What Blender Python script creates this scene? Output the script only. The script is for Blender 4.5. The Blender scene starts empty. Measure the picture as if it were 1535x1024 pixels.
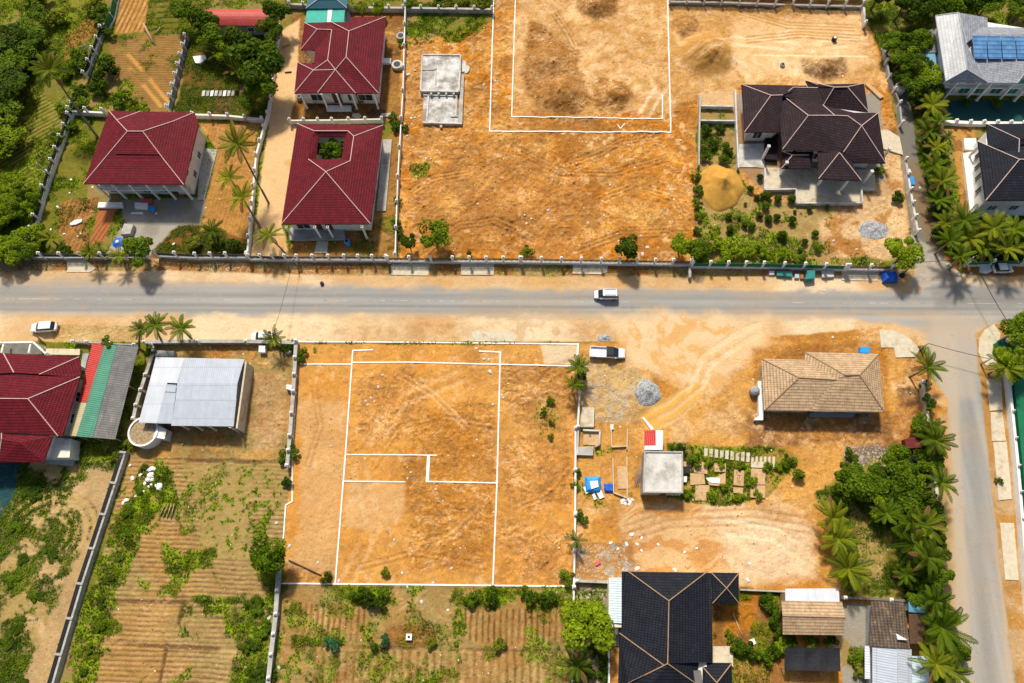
import bpy, math, random
import numpy as np
from mathutils import Vector, Matrix

# ---------------------------------------------------------------- camera
S = bpy.context.scene
COL = S.collection
CAMH = 120.0
FPX = 1060.0                      # focal length in photo pixels
NX, NY = 36.0, -392.0             # where straight down lies, from the photo centre
TILT = math.atan(math.hypot(NX, NY) / FPX)
ROLL = math.atan2(NX, -NY)
RM = (Matrix.Rotation(ROLL, 3, 'Z') @ Matrix.Rotation(TILT, 3, 'X') @ Matrix.Rotation(-ROLL, 3, 'Z'))
cam_data = bpy.data.cameras.new('camera')
cam = bpy.data.objects.new('camera', cam_data)
COL.objects.link(cam)
cam.matrix_world = Matrix.Translation((0, 0, CAMH)) @ RM.to_4x4()
cam_data.sensor_width = 36.0
cam_data.lens = 36.0 * FPX / 1535.0
cam_data.clip_start = 1.0
cam_data.clip_end = 6000.0
S.camera = cam

# ---------------------------------------------------------------- light
SUN_EL, SUN_AZ = 50.0, -12.0      # azimuth from north (+Y), clockwise
world = bpy.data.worlds.new("World")
S.world = world
world.use_nodes = True
wn = world.node_tree
sky = wn.nodes.new('ShaderNodeTexSky')
sky.sky_type = 'NISHITA'
sky.sun_disc = False
sky.sun_elevation = math.radians(SUN_EL)
sky.sun_rotation = math.radians(SUN_AZ)
sky.dust_density = 3.0
wn.links.new(sky.outputs[0], wn.nodes['Background'].inputs[0])
wn.nodes['Background'].inputs[1].default_value = 0.10
sd = bpy.data.lights.new('sun', 'SUN')
sd.energy = 4.5
sd.angle = math.radians(6.0)
sd.color = (1.0, 0.93, 0.80)
sun = bpy.data.objects.new('sun', sd)
COL.objects.link(sun)
az, el = math.radians(SUN_AZ), math.radians(SUN_EL)
sdir = Vector((math.sin(az) * math.cos(el), math.cos(az) * math.cos(el), math.sin(el)))
sun.rotation_euler = sdir.to_track_quat('Z', 'Y').to_euler()
sun.location = sdir * 200
S.view_settings.view_transform = 'Standard'
S.view_settings.look = 'None'
S.view_settings.exposure = 0.02
S.view_settings.gamma = 1.0

# ---------------------------------------------------------------- helpers
rnd = random.Random(7)
rng = np.random.default_rng(11)
RNP = np.array(RM)

def g(px, py, h=0.0):
    """the world point at height h seen at photo pixel (px, py)"""
    d = RM @ Vector(((px - 767.5), -(py - 512.0), -FPX))
    t = (h - CAMH) / d.z
    return Vector((d.x * t, d.y * t, h))

def unproj(X, Y):
    """photo pixel of ground points, arrays"""
    P = np.stack([X, Y, np.full_like(X, -CAMH)], -1) @ RNP
    return 767.5 + FPX * P[..., 0] / -P[..., 2], 512.0 - FPX * P[..., 1] / -P[..., 2]

TAB = rng.random((256, 256)).astype(np.float32)
def vn(x, y, s=0):
    x = x + s * 17.31; y = y + s * 9.77
    xi = np.floor(x).astype(np.int64); yi = np.floor(y).astype(np.int64)
    fx = (x - xi).astype(np.float32); fy = (y - yi).astype(np.float32)
    fx = fx * fx * (3 - 2 * fx); fy = fy * fy * (3 - 2 * fy)
    xi = (xi + s * 37) & 255; yi = (yi + s * 91) & 255
    x1 = (xi + 1) & 255; y1 = (yi + 1) & 255
    a = TAB[yi, xi]; b = TAB[yi, x1]; c = TAB[y1, xi]; d = TAB[y1, x1]
    return (a + (b - a) * fx) * (1 - fy) + (c + (d - c) * fx) * fy

def fbm(x, y, scale, octv=4, s=0, gain=0.5):
    x = x / scale; y = y / scale
    tot = 0; amp = 1.0; nrm = 0
    for i in range(octv):
        ca, sa = math.cos(0.6 * i), math.sin(0.6 * i)
        tot = tot + amp * vn(x * ca - y * sa, x * sa + y * ca, s + i * 3)
        nrm += amp; amp *= gain; x = x * 2.03; y = y * 2.03
    return tot / nrm

def sdist(PX, PY, poly):
    """signed distance (px), positive inside"""
    n = len(poly)
    best = np.full(PX.shape, 1e9, np.float32); ins = np.zeros(PX.shape, bool)
    for i in range(n):
        x0, y0 = poly[i]; x1, y1 = poly[(i + 1) % n]
        ex, ey = x1 - x0, y1 - y0
        t = np.clip(((PX - x0) * ex + (PY - y0) * ey) / (ex * ex + ey * ey + 1e-9), 0, 1)
        d = (PX - x0 - t * ex) ** 2 + (PY - y0 - t * ey) ** 2
        best = np.minimum(best, d)
        if y0 != y1:
            c = ((y0 > PY) != (y1 > PY)) & (PX < (x1 - x0) * (PY - y0) / (y1 - y0) + x0)
            ins ^= c
    return np.where(ins, 1, -1) * np.sqrt(best)

def sstep(a, b, x):
    t = np.clip((x - a) / (b - a), 0, 1)
    return t * t * (3 - 2 * t)

# ---------------------------------------------------------------- things
def tag(o, label=None, cat=None, group=None, kind=None):
    if label: o['label'] = label
    if cat:
        o['category'] = cat
        if not kind: kind = 'thing'
    if group: o['group'] = group
    if kind: o['kind'] = kind
    return o

def empty(name, loc, label, cat, group=None, rz=0.0):
    o = bpy.data.objects.new(name, None)
    o.empty_display_size = 0.5
    COL.objects.link(o)
    o.location = loc; o.rotation_euler = (0, 0, rz)
    return tag(o, label, cat, group)

def link(name, me, parent=None, world=True):
    """world=True: mesh is in world coordinates and must stay there under its parent"""
    o = bpy.data.objects.new(name, me)
    COL.objects.link(o)
    if parent is not None:
        o.parent = parent
        if world:
            o.matrix_parent_inverse = mworld(parent).inverted()
    return o

def mworld(o):
    m = Matrix.LocRotScale(o.location, o.rotation_euler, o.scale)
    if o.parent is not None:
        m = mworld(o.parent) @ o.matrix_parent_inverse @ m
    return m

def copy_tree(o, parent=None):
    c = o.copy(); COL.objects.link(c)
    if parent is not None: c.parent = parent
    for ch in [k for k in bpy.data.objects if k.parent == o]:
        copy_tree(ch, c)
    return c

class MB:
    def __init__(s): s.v = []; s.f = []; s.mi = []; s.cur = 0
    def add(s, vs, fs):
        b = len(s.v); s.v += [tuple(v) for v in vs]
        s.f += [tuple(b + i for i in f) for f in fs]; s.mi += [s.cur] * len(fs)
        return s
    def prism(s, poly, z0, z1):
        """poly: xy list (any winding); z1 may be a list of heights"""
        n = len(poly)
        A = sum(poly[i][0] * poly[(i + 1) % n][1] - poly[(i + 1) % n][0] * poly[i][1] for i in range(n))
        if A < 0:
            poly = poly[::-1]
            if isinstance(z1, (list, tuple)): z1 = z1[::-1]
        zz = z1 if isinstance(z1, (list, tuple)) else [z1] * n
        vs = [(p[0], p[1], z0) for p in poly] + [(p[0], p[1], z) for p, z in zip(poly, zz)]
        fs = [tuple(range(n - 1, -1, -1)), tuple(range(n, 2 * n))]
        fs += [(i, (i + 1) % n, n + (i + 1) % n, n + i) for i in range(n)]
        return s.add(vs, fs)
    def box(s, c, size, rz=0.0, tilt=None):
        hx, hy, hz = size[0] / 2, size[1] / 2, size[2] / 2
        M = Matrix.Rotation(rz, 3, 'Z')
        if tilt is not None: M = M @ tilt
        c = Vector(c)
        vs = [c + M @ Vector((x, y, z)) for z in (-hz, hz) for x, y in ((-hx, -hy), (hx, -hy), (hx, hy), (-hx, hy))]
        return s.add(vs, [(3, 2, 1, 0), (4, 5, 6, 7), (0, 1, 5, 4), (1, 2, 6, 5), (2, 3, 7, 6), (3, 0, 4, 7)])
    def bar(s, a, b, w, h=None):
        """box from a to b, square section"""
        a = Vector(a); b = Vector(b); h = h or w
        d = (b - a); L = d.length
        if L < 1e-6: return s
        z = d / L; up = Vector((0, 0, 1)) if abs(z.z) < .95 else Vector((0, 1, 0))
        x = z.cross(up).normalized(); y = x.cross(z)
        vs = [p + x * sx * w / 2 + y * sy * h / 2 for p in (a, b) for sx, sy in ((-1, -1), (1, -1), (1, 1), (-1, 1))]
        return s.add(vs, [(3, 2, 1, 0), (4, 5, 6, 7), (0, 1, 5, 4), (1, 2, 6, 5), (2, 3, 7, 6), (3, 0, 4, 7)])
    def tube(s, pts, rads, n=8, cap=True):
        pts = [Vector(p) for p in pts]; b = len(s.v); k = len(pts)
        if not isinstance(rads, (list, tuple)): rads = [rads] * k
        vs = []
        for i, p in enumerate(pts):
            t = (pts[min(i + 1, k - 1)] - pts[max(i - 1, 0)]).normalized()
            up = Vector((0, 0, 1)) if abs(t.z) < .9 else Vector((0, 1, 0))
            x = t.cross(up).normalized(); y = x.cross(t)
            for j in range(n):
                a = 2 * math.pi * j / n
                vs.append(p + x * math.cos(a) * rads[i] + y * math.sin(a) * rads[i])
        fs = [(i * n + j, i * n + (j + 1) % n, (i + 1) * n + (j + 1) % n, (i + 1) * n + j) for i in range(k - 1) for j in range(n)]
        if cap: fs += [tuple(range(n - 1, -1, -1)), tuple(range((k - 1) * n, k * n))]
        return s.add(vs, fs)
    def lathe(s, prof, c=(0, 0, 0), n=16):
        vs = [(c[0] + r * math.cos(2 * math.pi * j / n), c[1] + r * math.sin(2 * math.pi * j / n), c[2] + z) for r, z in prof for j in range(n)]
        k = len(prof)
        fs = [(i * n + j, i * n + (j + 1) % n, (i + 1) * n + (j + 1) % n, (i + 1) * n + j) for i in range(k - 1) for j in range(n)]
        fs += [tuple(range(n - 1, -1, -1)), tuple(range((k - 1) * n, k * n))]
        return s.add(vs, fs)
    def mesh(s, name, mats, smooth=False, uv=False):
        me = bpy.data.meshes.new(name)
        me.from_pydata(s.v, [], s.f)
        for m in (mats if isinstance(mats, (list, tuple)) else [mats]): me.materials.append(m)
        me.polygons.foreach_set('material_index', s.mi)
        if smooth: me.polygons.foreach_set('use_smooth', [True] * len(s.f))
        if uv:
            lay = me.uv_layers.new(name='UVMap'); data = []
            for p in me.polygons:
                n = p.normal
                u = Vector((0, 0, 1)).cross(n)
                u = Vector((1, 0, 0)) if u.length < .05 else u.normalized()
                w = n.cross(u)
                for vi in p.vertices:
                    co = me.vertices[vi].co
                    data += [co.dot(u), co.dot(w)]
            lay.data.foreach_set('uv', data)
        me.update()
        return me
    def build(s, name, mats, parent=None, world=True, smooth=False, uv=False):
        return link(name, s.mesh(name, mats, smooth, uv), parent, world)

def bevel(o, w=0.05, seg=2):
    m = o.modifiers.new('bevel', 'BEVEL'); m.width = w; m.segments = seg; m.limit_method = 'ANGLE'
    return o

# ---------------------------------------------------------------- materials
def srgb(r, gg, b):
    f = lambda c: (c / 255 / 12.92) if c / 255 <= .04045 else ((c / 255 + .055) / 1.055) ** 2.4
    return (f(r), f(gg), f(b))

def newmat(name):
    m = bpy.data.materials.new(name); m.use_nodes = True
    nt = m.node_tree; b = nt.nodes['Principled BSDF']
    b.inputs['Roughness'].default_value = 0.85
    b.inputs['Specular IOR Level'].default_value = 0.25
    return m, nt, b

def mat(name, col, rough=0.85, var=0.25, scale=1.2, spec=0.25, bump=0.0, metal=0.0, dirt=None, dirtamt=0.5, coord='Object'):
    """a colour with weathering at two scales, optional second (dirt) colour in blotches"""
    m, nt, b = newmat(name); N = nt.nodes; L = nt.links
    b.inputs['Roughness'].default_value = rough
    b.inputs['Specular IOR Level'].default_value = spec
    b.inputs['Metallic'].default_value = metal
    tc = N.new('ShaderNodeTexCoord')
    n1 = N.new('ShaderNodeTexNoise'); n1.inputs['Scale'].default_value = scale; n1.inputs['Detail'].default_value = 6; n1.inputs['Roughness'].default_value = .65
    L.new(tc.outputs[coord], n1.inputs['Vector'])
    mr = N.new('ShaderNodeMapRange'); mr.inputs[1].default_value = .3; mr.inputs[2].default_value = .7
    mr.inputs[3].default_value = 1 - var; mr.inputs[4].default_value = 1 + var
    L.new(n1.outputs['Fac'], mr.inputs[0])
    mx = N.new('ShaderNodeVectorMath'); mx.operation = 'SCALE'
    L.new(mr.outputs[0], mx.inputs['Scale'])
    if dirt is not None:
        n2 = N.new('ShaderNodeTexNoise'); n2.inputs['Scale'].default_value = scale * .35; n2.inputs['Detail'].default_value = 8; n2.inputs['Roughness'].default_value = .7
        L.new(tc.outputs[coord], n2.inputs['Vector'])
        r2 = N.new('ShaderNodeMapRange'); r2.inputs[1].default_value = .62 - .25 * dirtamt; r2.inputs[2].default_value = .78 - .25 * dirtamt
        L.new(n2.outputs['Fac'], r2.inputs[0])
        mc = N.new('ShaderNodeMix'); mc.data_type = 'RGBA'
        mc.inputs[6].default_value = (*col, 1); mc.inputs[7].default_value = (*dirt, 1)
        L.new(r2.outputs[0], mc.inputs[0]); L.new(mc.outputs[2], mx.inputs[0])
    else:
        mx.inputs[0].default_value = col
    L.new(mx.outputs[0], b.inputs['Base Color'])
    if bump:
        n3 = N.new('ShaderNodeTexNoise'); n3.inputs['Scale'].default_value = 6; n3.inputs['Detail'].default_value = 5
        L.new(tc.outputs[coord], n3.inputs['Vector'])
        bp = N.new('ShaderNodeBump'); bp.inputs['Distance'].default_value = bump; bp.inputs['Strength'].default_value = 1
        L.new(n3.outputs['Fac'], bp.inputs['Height']); L.new(bp.outputs[0], b.inputs['Normal'])
    return m

def roofmat(name, col, row=0.42, colw=0.34, depth=0.05, dark=0.55, rough=0.6, var=0.18, dirt=None, dirtamt=.3, spec=.4, corr=False, metal=0.0):
    """tiles (rows down the slope) or corrugated sheet, laid out in the face's own slope coordinates"""
    m, nt, b = newmat(name); N = nt.nodes; L = nt.links
    b.inputs['Roughness'].default_value = rough; b.inputs['Specular IOR Level'].default_value = spec
    b.inputs['Metallic'].default_value = metal
    uv = N.new('ShaderNodeUVMap'); uv.uv_map = 'UVMap'
    sp = N.new('ShaderNodeSeparateXYZ'); L.new(uv.outputs[0], sp.inputs[0])
    def frac(sock, size, off=0.0):
        d = N.new('ShaderNodeMath'); d.operation = 'DIVIDE'; L.new(sock, d.inputs[0]); d.inputs[1].default_value = size
        f = N.new('ShaderNodeMath'); f.operation = 'FRACT'; L.new(d.outputs[0], f.inputs[0]); return f.outputs[0], d.outputs[0]
    fu, du = frac(sp.outputs[0], colw)
    si = N.new('ShaderNodeMath'); si.operation = 'SINE'
    mu = N.new('ShaderNodeMath'); mu.operation = 'MULTIPLY'; mu.inputs[1].default_value = 2 * math.pi; L.new(du, mu.inputs[0]); L.new(mu.outputs[0], si.inputs[0])
    fv, dv = frac(sp.outputs[1], row)
    if corr:
        # sheet laps run across the slope, ribs run down it
        hgt = si.outputs[0]
        lap = N.new('ShaderNodeMath'); lap.operation = 'LESS_THAN'; L.new(fv, lap.inputs[0]); lap.inputs[1].default_value = .03
        shade = lap.outputs[0]
        amp = .35
    else:
        h1 = N.new('ShaderNodeMath'); h1.operation = 'SUBTRACT'; h1.inputs[0].default_value = 1; L.new(fv, h1.inputs[1])
        h2 = N.new('ShaderNodeMath'); h2.operation = 'MULTIPLY_ADD'; L.new(si.outputs[0], h2.inputs[0]); h2.inputs[1].default_value = .3; L.new(h1.outputs[0], h2.inputs[2])
        hgt = h2.outputs[0]
        lap = N.new('ShaderNodeMapRange'); L.new(fv, lap.inputs[0]); lap.inputs[1].default_value = .5; lap.inputs[2].default_value = .95
        shade = lap.outputs[0]
        amp = 1
    nz = N.new('ShaderNodeTexNoise'); nz.inputs['Scale'].default_value = .5; nz.inputs['Detail'].default_value = 7; nz.inputs['Roughness'].default_value = .7
    L.new(uv.outputs[0], nz.inputs['Vector'])
    # one random tone per tile
    fl = N.new('ShaderNodeVectorMath'); fl.operation = 'DIVIDE'; L.new(uv.outputs[0], fl.inputs[0]); fl.inputs[1].default_value = (colw, row, 1)
    fo = N.new('ShaderNodeVectorMath'); fo.operation = 'FLOOR'; L.new(fl.outputs[0], fo.inputs[0])
    wh = N.new('ShaderNodeTexWhiteNoise'); wh.noise_dimensions = '2D'; L.new(fo.outputs[0], wh.inputs['Vector'])
    a1 = N.new('ShaderNodeMapRange'); L.new(nz.outputs['Fac'], a1.inputs[0]); a1.inputs[1].default_value = .3; a1.inputs[2].default_value = .7; a1.inputs[3].default_value = 1 - var; a1.inputs[4].default_value = 1 + var
    a2 = N.new('ShaderNodeMapRange'); L.new(wh.outputs['Value'], a2.inputs[0]); a2.inputs[3].default_value = .85 if not corr else .96; a2.inputs[4].default_value = 1.15 if not corr else 1.04
    a3 = N.new('ShaderNodeMapRange'); L.new(shade, a3.inputs[0]); a3.inputs[3].default_value = 1; a3.inputs[4].default_value = 1 - (1 - dark)
    p1 = N.new('ShaderNodeMath'); p1.operation = 'MULTIPLY'; L.new(a1.outputs[0], p1.inputs[0]); L.new(a2.outputs[0], p1.inputs[1])
    p2 = N.new('ShaderNodeMath'); p2.operation = 'MULTIPLY'; L.new(p1.outputs[0], p2.inputs[0]); L.new(a3.outputs[0], p2.inputs[1])
    sc = N.new('ShaderNodeVectorMath'); sc.operation = 'SCALE'; L.new(p2.outputs[0], sc.inputs['Scale'])
    if dirt is not None:
        n2 = N.new('ShaderNodeTexNoise'); n2.inputs['Scale'].default_value = .8; n2.inputs['Detail'].default_value = 9; n2.inputs['Roughness'].default_value = .75
        L.new(uv.outputs[0], n2.inputs['Vector'])
        r2 = N.new('ShaderNodeMapRange'); r2.inputs[1].default_value = .65 - .25 * dirtamt; r2.inputs[2].default_value = .8 - .25 * dirtamt
        L.new(n2.outputs['Fac'], r2.inputs[0])
        mc = N.new('ShaderNodeMix'); mc.data_type = 'RGBA'; mc.inputs[6].default_value = (*col, 1); mc.inputs[7].default_value = (*dirt, 1)
        L.new(r2.outputs[0], mc.inputs[0]); L.new(mc.outputs[2], sc.inputs[0])
    else:
        sc.inputs[0].default_value = col
    L.new(sc.outputs[0], b.inputs['Base Color'])
    bp = N.new('ShaderNodeBump'); bp.inputs['Distance'].default_value = depth * amp; bp.inputs['Strength'].default_value = .8
    L.new(hgt, bp.inputs['Height']); L.new(bp.outputs[0], b.inputs['Normal'])
    return m

def soilmat(name, rough=0.95, fine=1.0):
    """colour comes with the ground sheet (what lies where), grain and small clods are added here"""
    m, nt, b = newmat(name); N = nt.nodes; L = nt.links
    b.inputs['Roughness'].default_value = rough; b.inputs['Specular IOR Level'].default_value = .02
    at = N.new('ShaderNodeAttribute'); at.attribute_name = 'soil'
    tc = N.new('ShaderNodeTexCoord')
    n1 = N.new('ShaderNodeTexNoise'); n1.inputs['Scale'].default_value = 3.2; n1.inputs['Detail'].default_value = 5; n1.inputs['Roughness'].default_value = .75
    L.new(tc.outputs['Object'], n1.inputs['Vector'])
    mr = N.new('ShaderNodeMapRange'); mr.inputs[1].default_value = .3; mr.inputs[2].default_value = .7; mr.inputs[3].default_value = -1; mr.inputs[4].default_value = 1
    L.new(n1.outputs['Fac'], mr.inputs[0])
    # rougher soil (kept in the alpha channel) carries more grain
    am = N.new('ShaderNodeMath'); am.operation = 'MULTIPLY_ADD'; L.new(at.outputs['Alpha'], am.inputs[0]); am.inputs[1].default_value = .24 * fine; am.inputs[2].default_value = .1 * fine
    gm = N.new('ShaderNodeMath'); gm.operation = 'MULTIPLY_ADD'; L.new(mr.outputs[0], gm.inputs[0]); L.new(am.outputs[0], gm.inputs[1]); gm.inputs[2].default_value = 1
    # sparse dark pits and pale chips
    n4 = N.new('ShaderNodeTexNoise'); n4.inputs['Scale'].default_value = 1.9; n4.inputs['Detail'].default_value = 3; n4.inputs['Roughness'].default_value = .6; n4.inputs['Distortion'].default_value = .8
    L.new(tc.outputs['Object'], n4.inputs['Vector'])
    r4 = N.new('ShaderNodeMapRange'); r4.inputs[1].default_value = .25; r4.inputs[2].default_value = .32; r4.inputs[3].default_value = .4; r4.inputs[4].default_value = 1; L.new(n4.outputs['Fac'], r4.inputs[0])
    r5 = N.new('ShaderNodeMapRange'); r5.inputs[1].default_value = .64; r5.inputs[2].default_value = .72; r5.inputs[3].default_value = 1; r5.inputs[4].default_value = 1.5; L.new(n4.outputs['Fac'], r5.inputs[0])
    pm_ = N.new('ShaderNodeMath'); pm_.operation = 'MULTIPLY'; L.new(r4.outputs[0], pm_.inputs[0]); L.new(r5.outputs[0], pm_.inputs[1])
    mxp = N.new('ShaderNodeMix'); mxp.inputs[2].default_value = 1; L.new(at.outputs['Alpha'], mxp.inputs[0]); L.new(pm_.outputs[0], mxp.inputs[3])
    gp = N.new('ShaderNodeMath'); gp.operation = 'MULTIPLY'; L.new(gm.outputs[0], gp.inputs[0]); L.new(mxp.outputs[0], gp.inputs[1])
    sc = N.new('ShaderNodeVectorMath'); sc.operation = 'SCALE'
    L.new(at.outputs['Color'], sc.inputs[0]); L.new(gp.outputs[0], sc.inputs['Scale'])
    L.new(sc.outputs[0], b.inputs['Base Color'])
    n3 = N.new('ShaderNodeTexNoise'); n3.inputs['Scale'].default_value = 2.5; n3.inputs['Detail'].default_value = 6; n3.inputs['Roughness'].default_value = .7
    L.new(tc.outputs['Object'], n3.inputs['Vector'])
    bp = N.new('ShaderNodeBump'); bp.inputs['Distance'].default_value = .12 * fine; bp.inputs['Strength'].default_value = .9
    L.new(n3.outputs['Fac'], bp.inputs['Height']); L.new(bp.outputs[0], b.inputs['Normal'])
    return m

def leafmat(name, dark, light, rough=.6):
    m, nt, b = newmat(name); N = nt.nodes; L = nt.links
    b.inputs['Roughness'].default_value = rough; b.inputs['Specular IOR Level'].default_value = .08
    at = N.new('ShaderNodeAttribute'); at.attribute_name = 'tone'
    oi = N.new('ShaderNodeObjectInfo')
    ad = N.new('ShaderNodeMath'); ad.operation = 'MULTIPLY_ADD'; L.new(oi.outputs['Random'], ad.inputs[0]); ad.inputs[1].default_value = .35; ad.inputs[2].default_value = -.17
    a2 = N.new('ShaderNodeMath'); a2.operation = 'ADD'; a2.use_clamp = True; L.new(ad.outputs[0], a2.inputs[0]); L.new(at.outputs['Fac'], a2.inputs[1])
    mc = N.new('ShaderNodeMix'); mc.data_type = 'RGBA'; mc.inputs[6].default_value = (*dark, 1); mc.inputs[7].default_value = (*light, 1)
    L.new(a2.outputs[0], mc.inputs[0]); L.new(mc.outputs[2], b.inputs['Base Color'])
    # a few dead, brown fronds carry a tone above one
    dr = N.new('ShaderNodeMapRange'); dr.inputs[1].default_value = 1.4; dr.inputs[2].default_value = 1.6; L.new(at.outputs['Fac'], dr.inputs[0])
    md = N.new('ShaderNodeMix'); md.data_type = 'RGBA'; L.new(dr.outputs[0], md.inputs[0]); L.new(mc.outputs[2], md.inputs[6]); md.inputs[7].default_value = (.26, .15, .05, 1)
    mc = md; L.new(mc.outputs[2], b.inputs['Base Color'])
    tr = N.new('ShaderNodeBsdfTranslucent'); L.new(mc.outputs[2], tr.inputs[0])
    ms = N.new('ShaderNodeMixShader'); ms.inputs[0].default_value = .42
    L.new(b.outputs[0], ms.inputs[1]); L.new(tr.outputs[0], ms.inputs[2]); L.new(ms.outputs[0], nt.nodes['Material Output'].inputs[0])
    return m

# ---------------------------------------------------------------- the ground: what lies where (outlines in photo pixels at ground level)
def C(r, g_, b): return np.array([r, g_, b], np.float32)
ORANGE = C(.47, .175, .018); OCHRE = C(.57, .29, .072); SAND = C(.70, .455, .225); PALE = C(.82, .65, .42)
BROWN = C(.25, .115, .032); DKBROWN = C(.12, .065, .03); OLIVE = C(.16, .155, .02); DRY = C(.35, .245, .085)
GRASS = C(.045, .080, .004); LUSH = C(.20, .29, .008); DARKG = C(.02, .042, .008)
CONC = C(.40, .365, .30); CONCD = C(.25, .23, .195); ASPH = C(.335, .325, .30); GREY = C(.32, .32, .31)
TERRA = C(.42, .15, .055)

ROAD_MAIN = [(-120, 414), (200, 416), (500, 425), (800, 430), (1100, 433), (1370, 432), (1400, 422), (1700, 424), (1700, 470), (1500, 488), (1465, 500), (1480, 600), (1505, 800), (1530, 1080), (1420, 1080), (1412, 700), (1400, 560), (1385, 505), (1340, 484), (1100, 481), (800, 477), (500, 476), (200, 474), (-120, 474)]
LANE = [(1338, 120), (1362, 120), (1378, 250), (1406, 350), (1424, 400), (1440, 430), (1360, 436), (1372, 400), (1366, 350), (1352, 250)]
NLOT = [(600, 60), (640, 62), (740, 30), (740, -60), (1005, -60), (1005, 6), (1290, 15), (1320, 75), (1345, 190), (1366, 385), (1040, 392), (600, 386)]
PLOT = [(447, 516), (866, 516), (862, 880), (421, 876), (430, 760), (437, 690)]

def paint(PX, PY, X, Y):
    """colour, height, greenness and clod strength of every point of the ground"""
    n = PX.shape
    big = fbm(X, Y, 14, 5, 1); med = fbm(X, Y, 4.5, 5, 2); fin = fbm(X, Y, 1.3, 4, 3); tiny = fbm(X, Y, .55, 2, 4, .7)
    wx = X + 3 * (fbm(X, Y, 6, 3, 5) - .5) * 2; wy = Y + 3 * (fbm(X, Y, 6, 3, 6) - .5) * 2
    veg = fbm(X, Y, 3.2, 5, 7, .6); veg2 = fbm(X, Y, 9, 5, 8, .6)
    r3a = .6 * fbm(X + 2 * wx, Y * 1.6 + wy, 5, 6, 71, .65) + .4 * fbm(X * .6, Y, 9, 5, 72, .6)
    streak = fbm(wx * .35, wy * 1.8, 2.2, 4, 9)
    col = np.zeros(n + (3,), np.float32) + OLIVE
    hgt = np.zeros(n, np.float32); green = np.zeros(n, np.float32); clod = np.zeros(n, np.float32) + .25
    jag = (med - .5) * 2

    def mask(poly, feather=8, rough=10):
        return sstep(-feather / 2, feather / 2, sdist(PX, PY, poly) + rough * jag * 1.3 + rough * .4 * (tiny - .5))
    def blend(m, c):
        nonlocal col
        col = col * (1 - m[..., None]) + np.asarray(c, np.float32) * m[..., None]
    def setv(arr, m, v): return arr * (1 - m) + v * m
    def grass(m, amt=1.0, lo=.45, hi=.6, c0=GRASS, c1=LUSH, field=None):
        nonlocal green
        f = veg if field is None else field
        k = m * sstep(lo, hi, f) * amt
        cc = (c0 + (c1 - c0) * sstep(.35, .7, fin)[..., None]) * (.65 + .7 * tiny)[..., None]
        k = k * (.55 + .45 * sstep(.35, .5, tiny))
        blend(k * .93, cc)
        green = np.maximum(green, k)
        return k
    def furrows(m, ang, gap, depth=.09, cdark=BROWN, clight=None, amt=.6, wob=.5):
        """plough rows; ang in degrees from world X, gap in metres"""
        nonlocal hgt
        a = math.radians(ang)
        s_ = -X * math.sin(a) + Y * math.cos(a) + wob * (fbm(X, Y, 7, 2, 15) - .5)
        w = .5 + .5 * np.sin(2 * np.pi * s_ / gap + 1.0 * (fin - .5) + .4 * (tiny - .5))
        br = sstep(.28, .6, fbm(X, Y, 3.4, 3, 16)) * (.4 + .6 * sstep(.3, .6, tiny))
        blend((m * amt * 1.5 * sstep(.42, .12, w) * (.4 + .6 * br)).clip(0, 1), cdark)
        if clight is not None: blend(m * amt * .7 * sstep(.6, 1, w) * sstep(.4, .65, fin), clight)
        blend(m * .35 * sstep(.5, .7, tiny) * sstep(.4, .6, veg), cdark)
        hgt += m * depth * .22 * (w - .5) * 2 * (.4 + .6 * br)
        return w
    def tracks(m, line, offs=(-.9, .9), width=.35, c=PALE, amt=.5, depth=.06):
        """wheel tracks along a pixel polyline"""
        nonlocal hgt
        pts = [g(*p) for p in line]
        for o_ in offs:
            best = np.full(n, 1e9, np.float32)
            for a, b in zip(pts[:-1], pts[1:]):
                ex, ey = b.x - a.x, b.y - a.y; L_ = math.hypot(ex, ey)
                t = np.clip(((X - a.x) * ex + (Y - a.y) * ey) / L_ ** 2, 0, 1)
                dx = X - a.x - t * ex + ey / L_ * o_; dy = Y - a.y - t * ey - ex / L_ * o_
                best = np.minimum(best, dx * dx + dy * dy)
            k = sstep(width * 1.6, width * .6, np.sqrt(best) + .3 * (med - .5)) * m
            blend(k * amt * sstep(.3, .5, med), c); hgt -= k * depth
    # ---- background: rough grass and dry ground everywhere
    blend(sstep(.35, .65, big), DRY * .8)
    all_ = np.ones(n, np.float32)
    grass(all_, .9, .42, .55)
    # far west plots
    m = mask([(-80, 200), (60, 130), (105, 165), (60, 270), (-80, 420)], 10, 8)
    blend(m, OLIVE * 1.1); k = furrows(m, 37, .95, .1, GRASS * .9, DRY * 1.1, .8); grass(m, .6, .5, .65)
    m = mask([(-60, 80), (45, 60), (70, 110), (20, 170), (-60, 200)], 10, 10); grass(m, 1, .3, .5, DARKG, GRASS)
    m = mask([(97, 50), (140, 22), (146, 45), (120, 70), (95, 95)], 6, 5)
    blend(m, OCHRE * .62); furrows(m, 60, .8, .08, BROWN, None, .6); clod = setv(clod, m, .6)
    m = mask([(55, 105), (90, 40), (120, 5), (160, -30), (120, -40), (70, 20), (45, 80)], 10, 10); blend(m, OLIVE * 1.25); grass(m, .8, .45, .6, GRASS, LUSH * 1.3)
    m = mask([(0, 255), (60, 235), (80, 262), (40, 390), (-60, 395)], 8, 6); grass(m, 1, .2, .4, GRASS, LUSH)
    # plots with furrows north of the first red house
    m = mask([(184, -20), (228, -40), (216, 48), (172, 52)], 4, 3)
    green *= (1 - m); blend(m, OCHRE * .8); furrows(m, 78, 1.1, .1, BROWN, SAND, .8)
    m = mask([(228, -40), (300, -40), (296, 52), (217, 50)], 4, 3)
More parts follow.
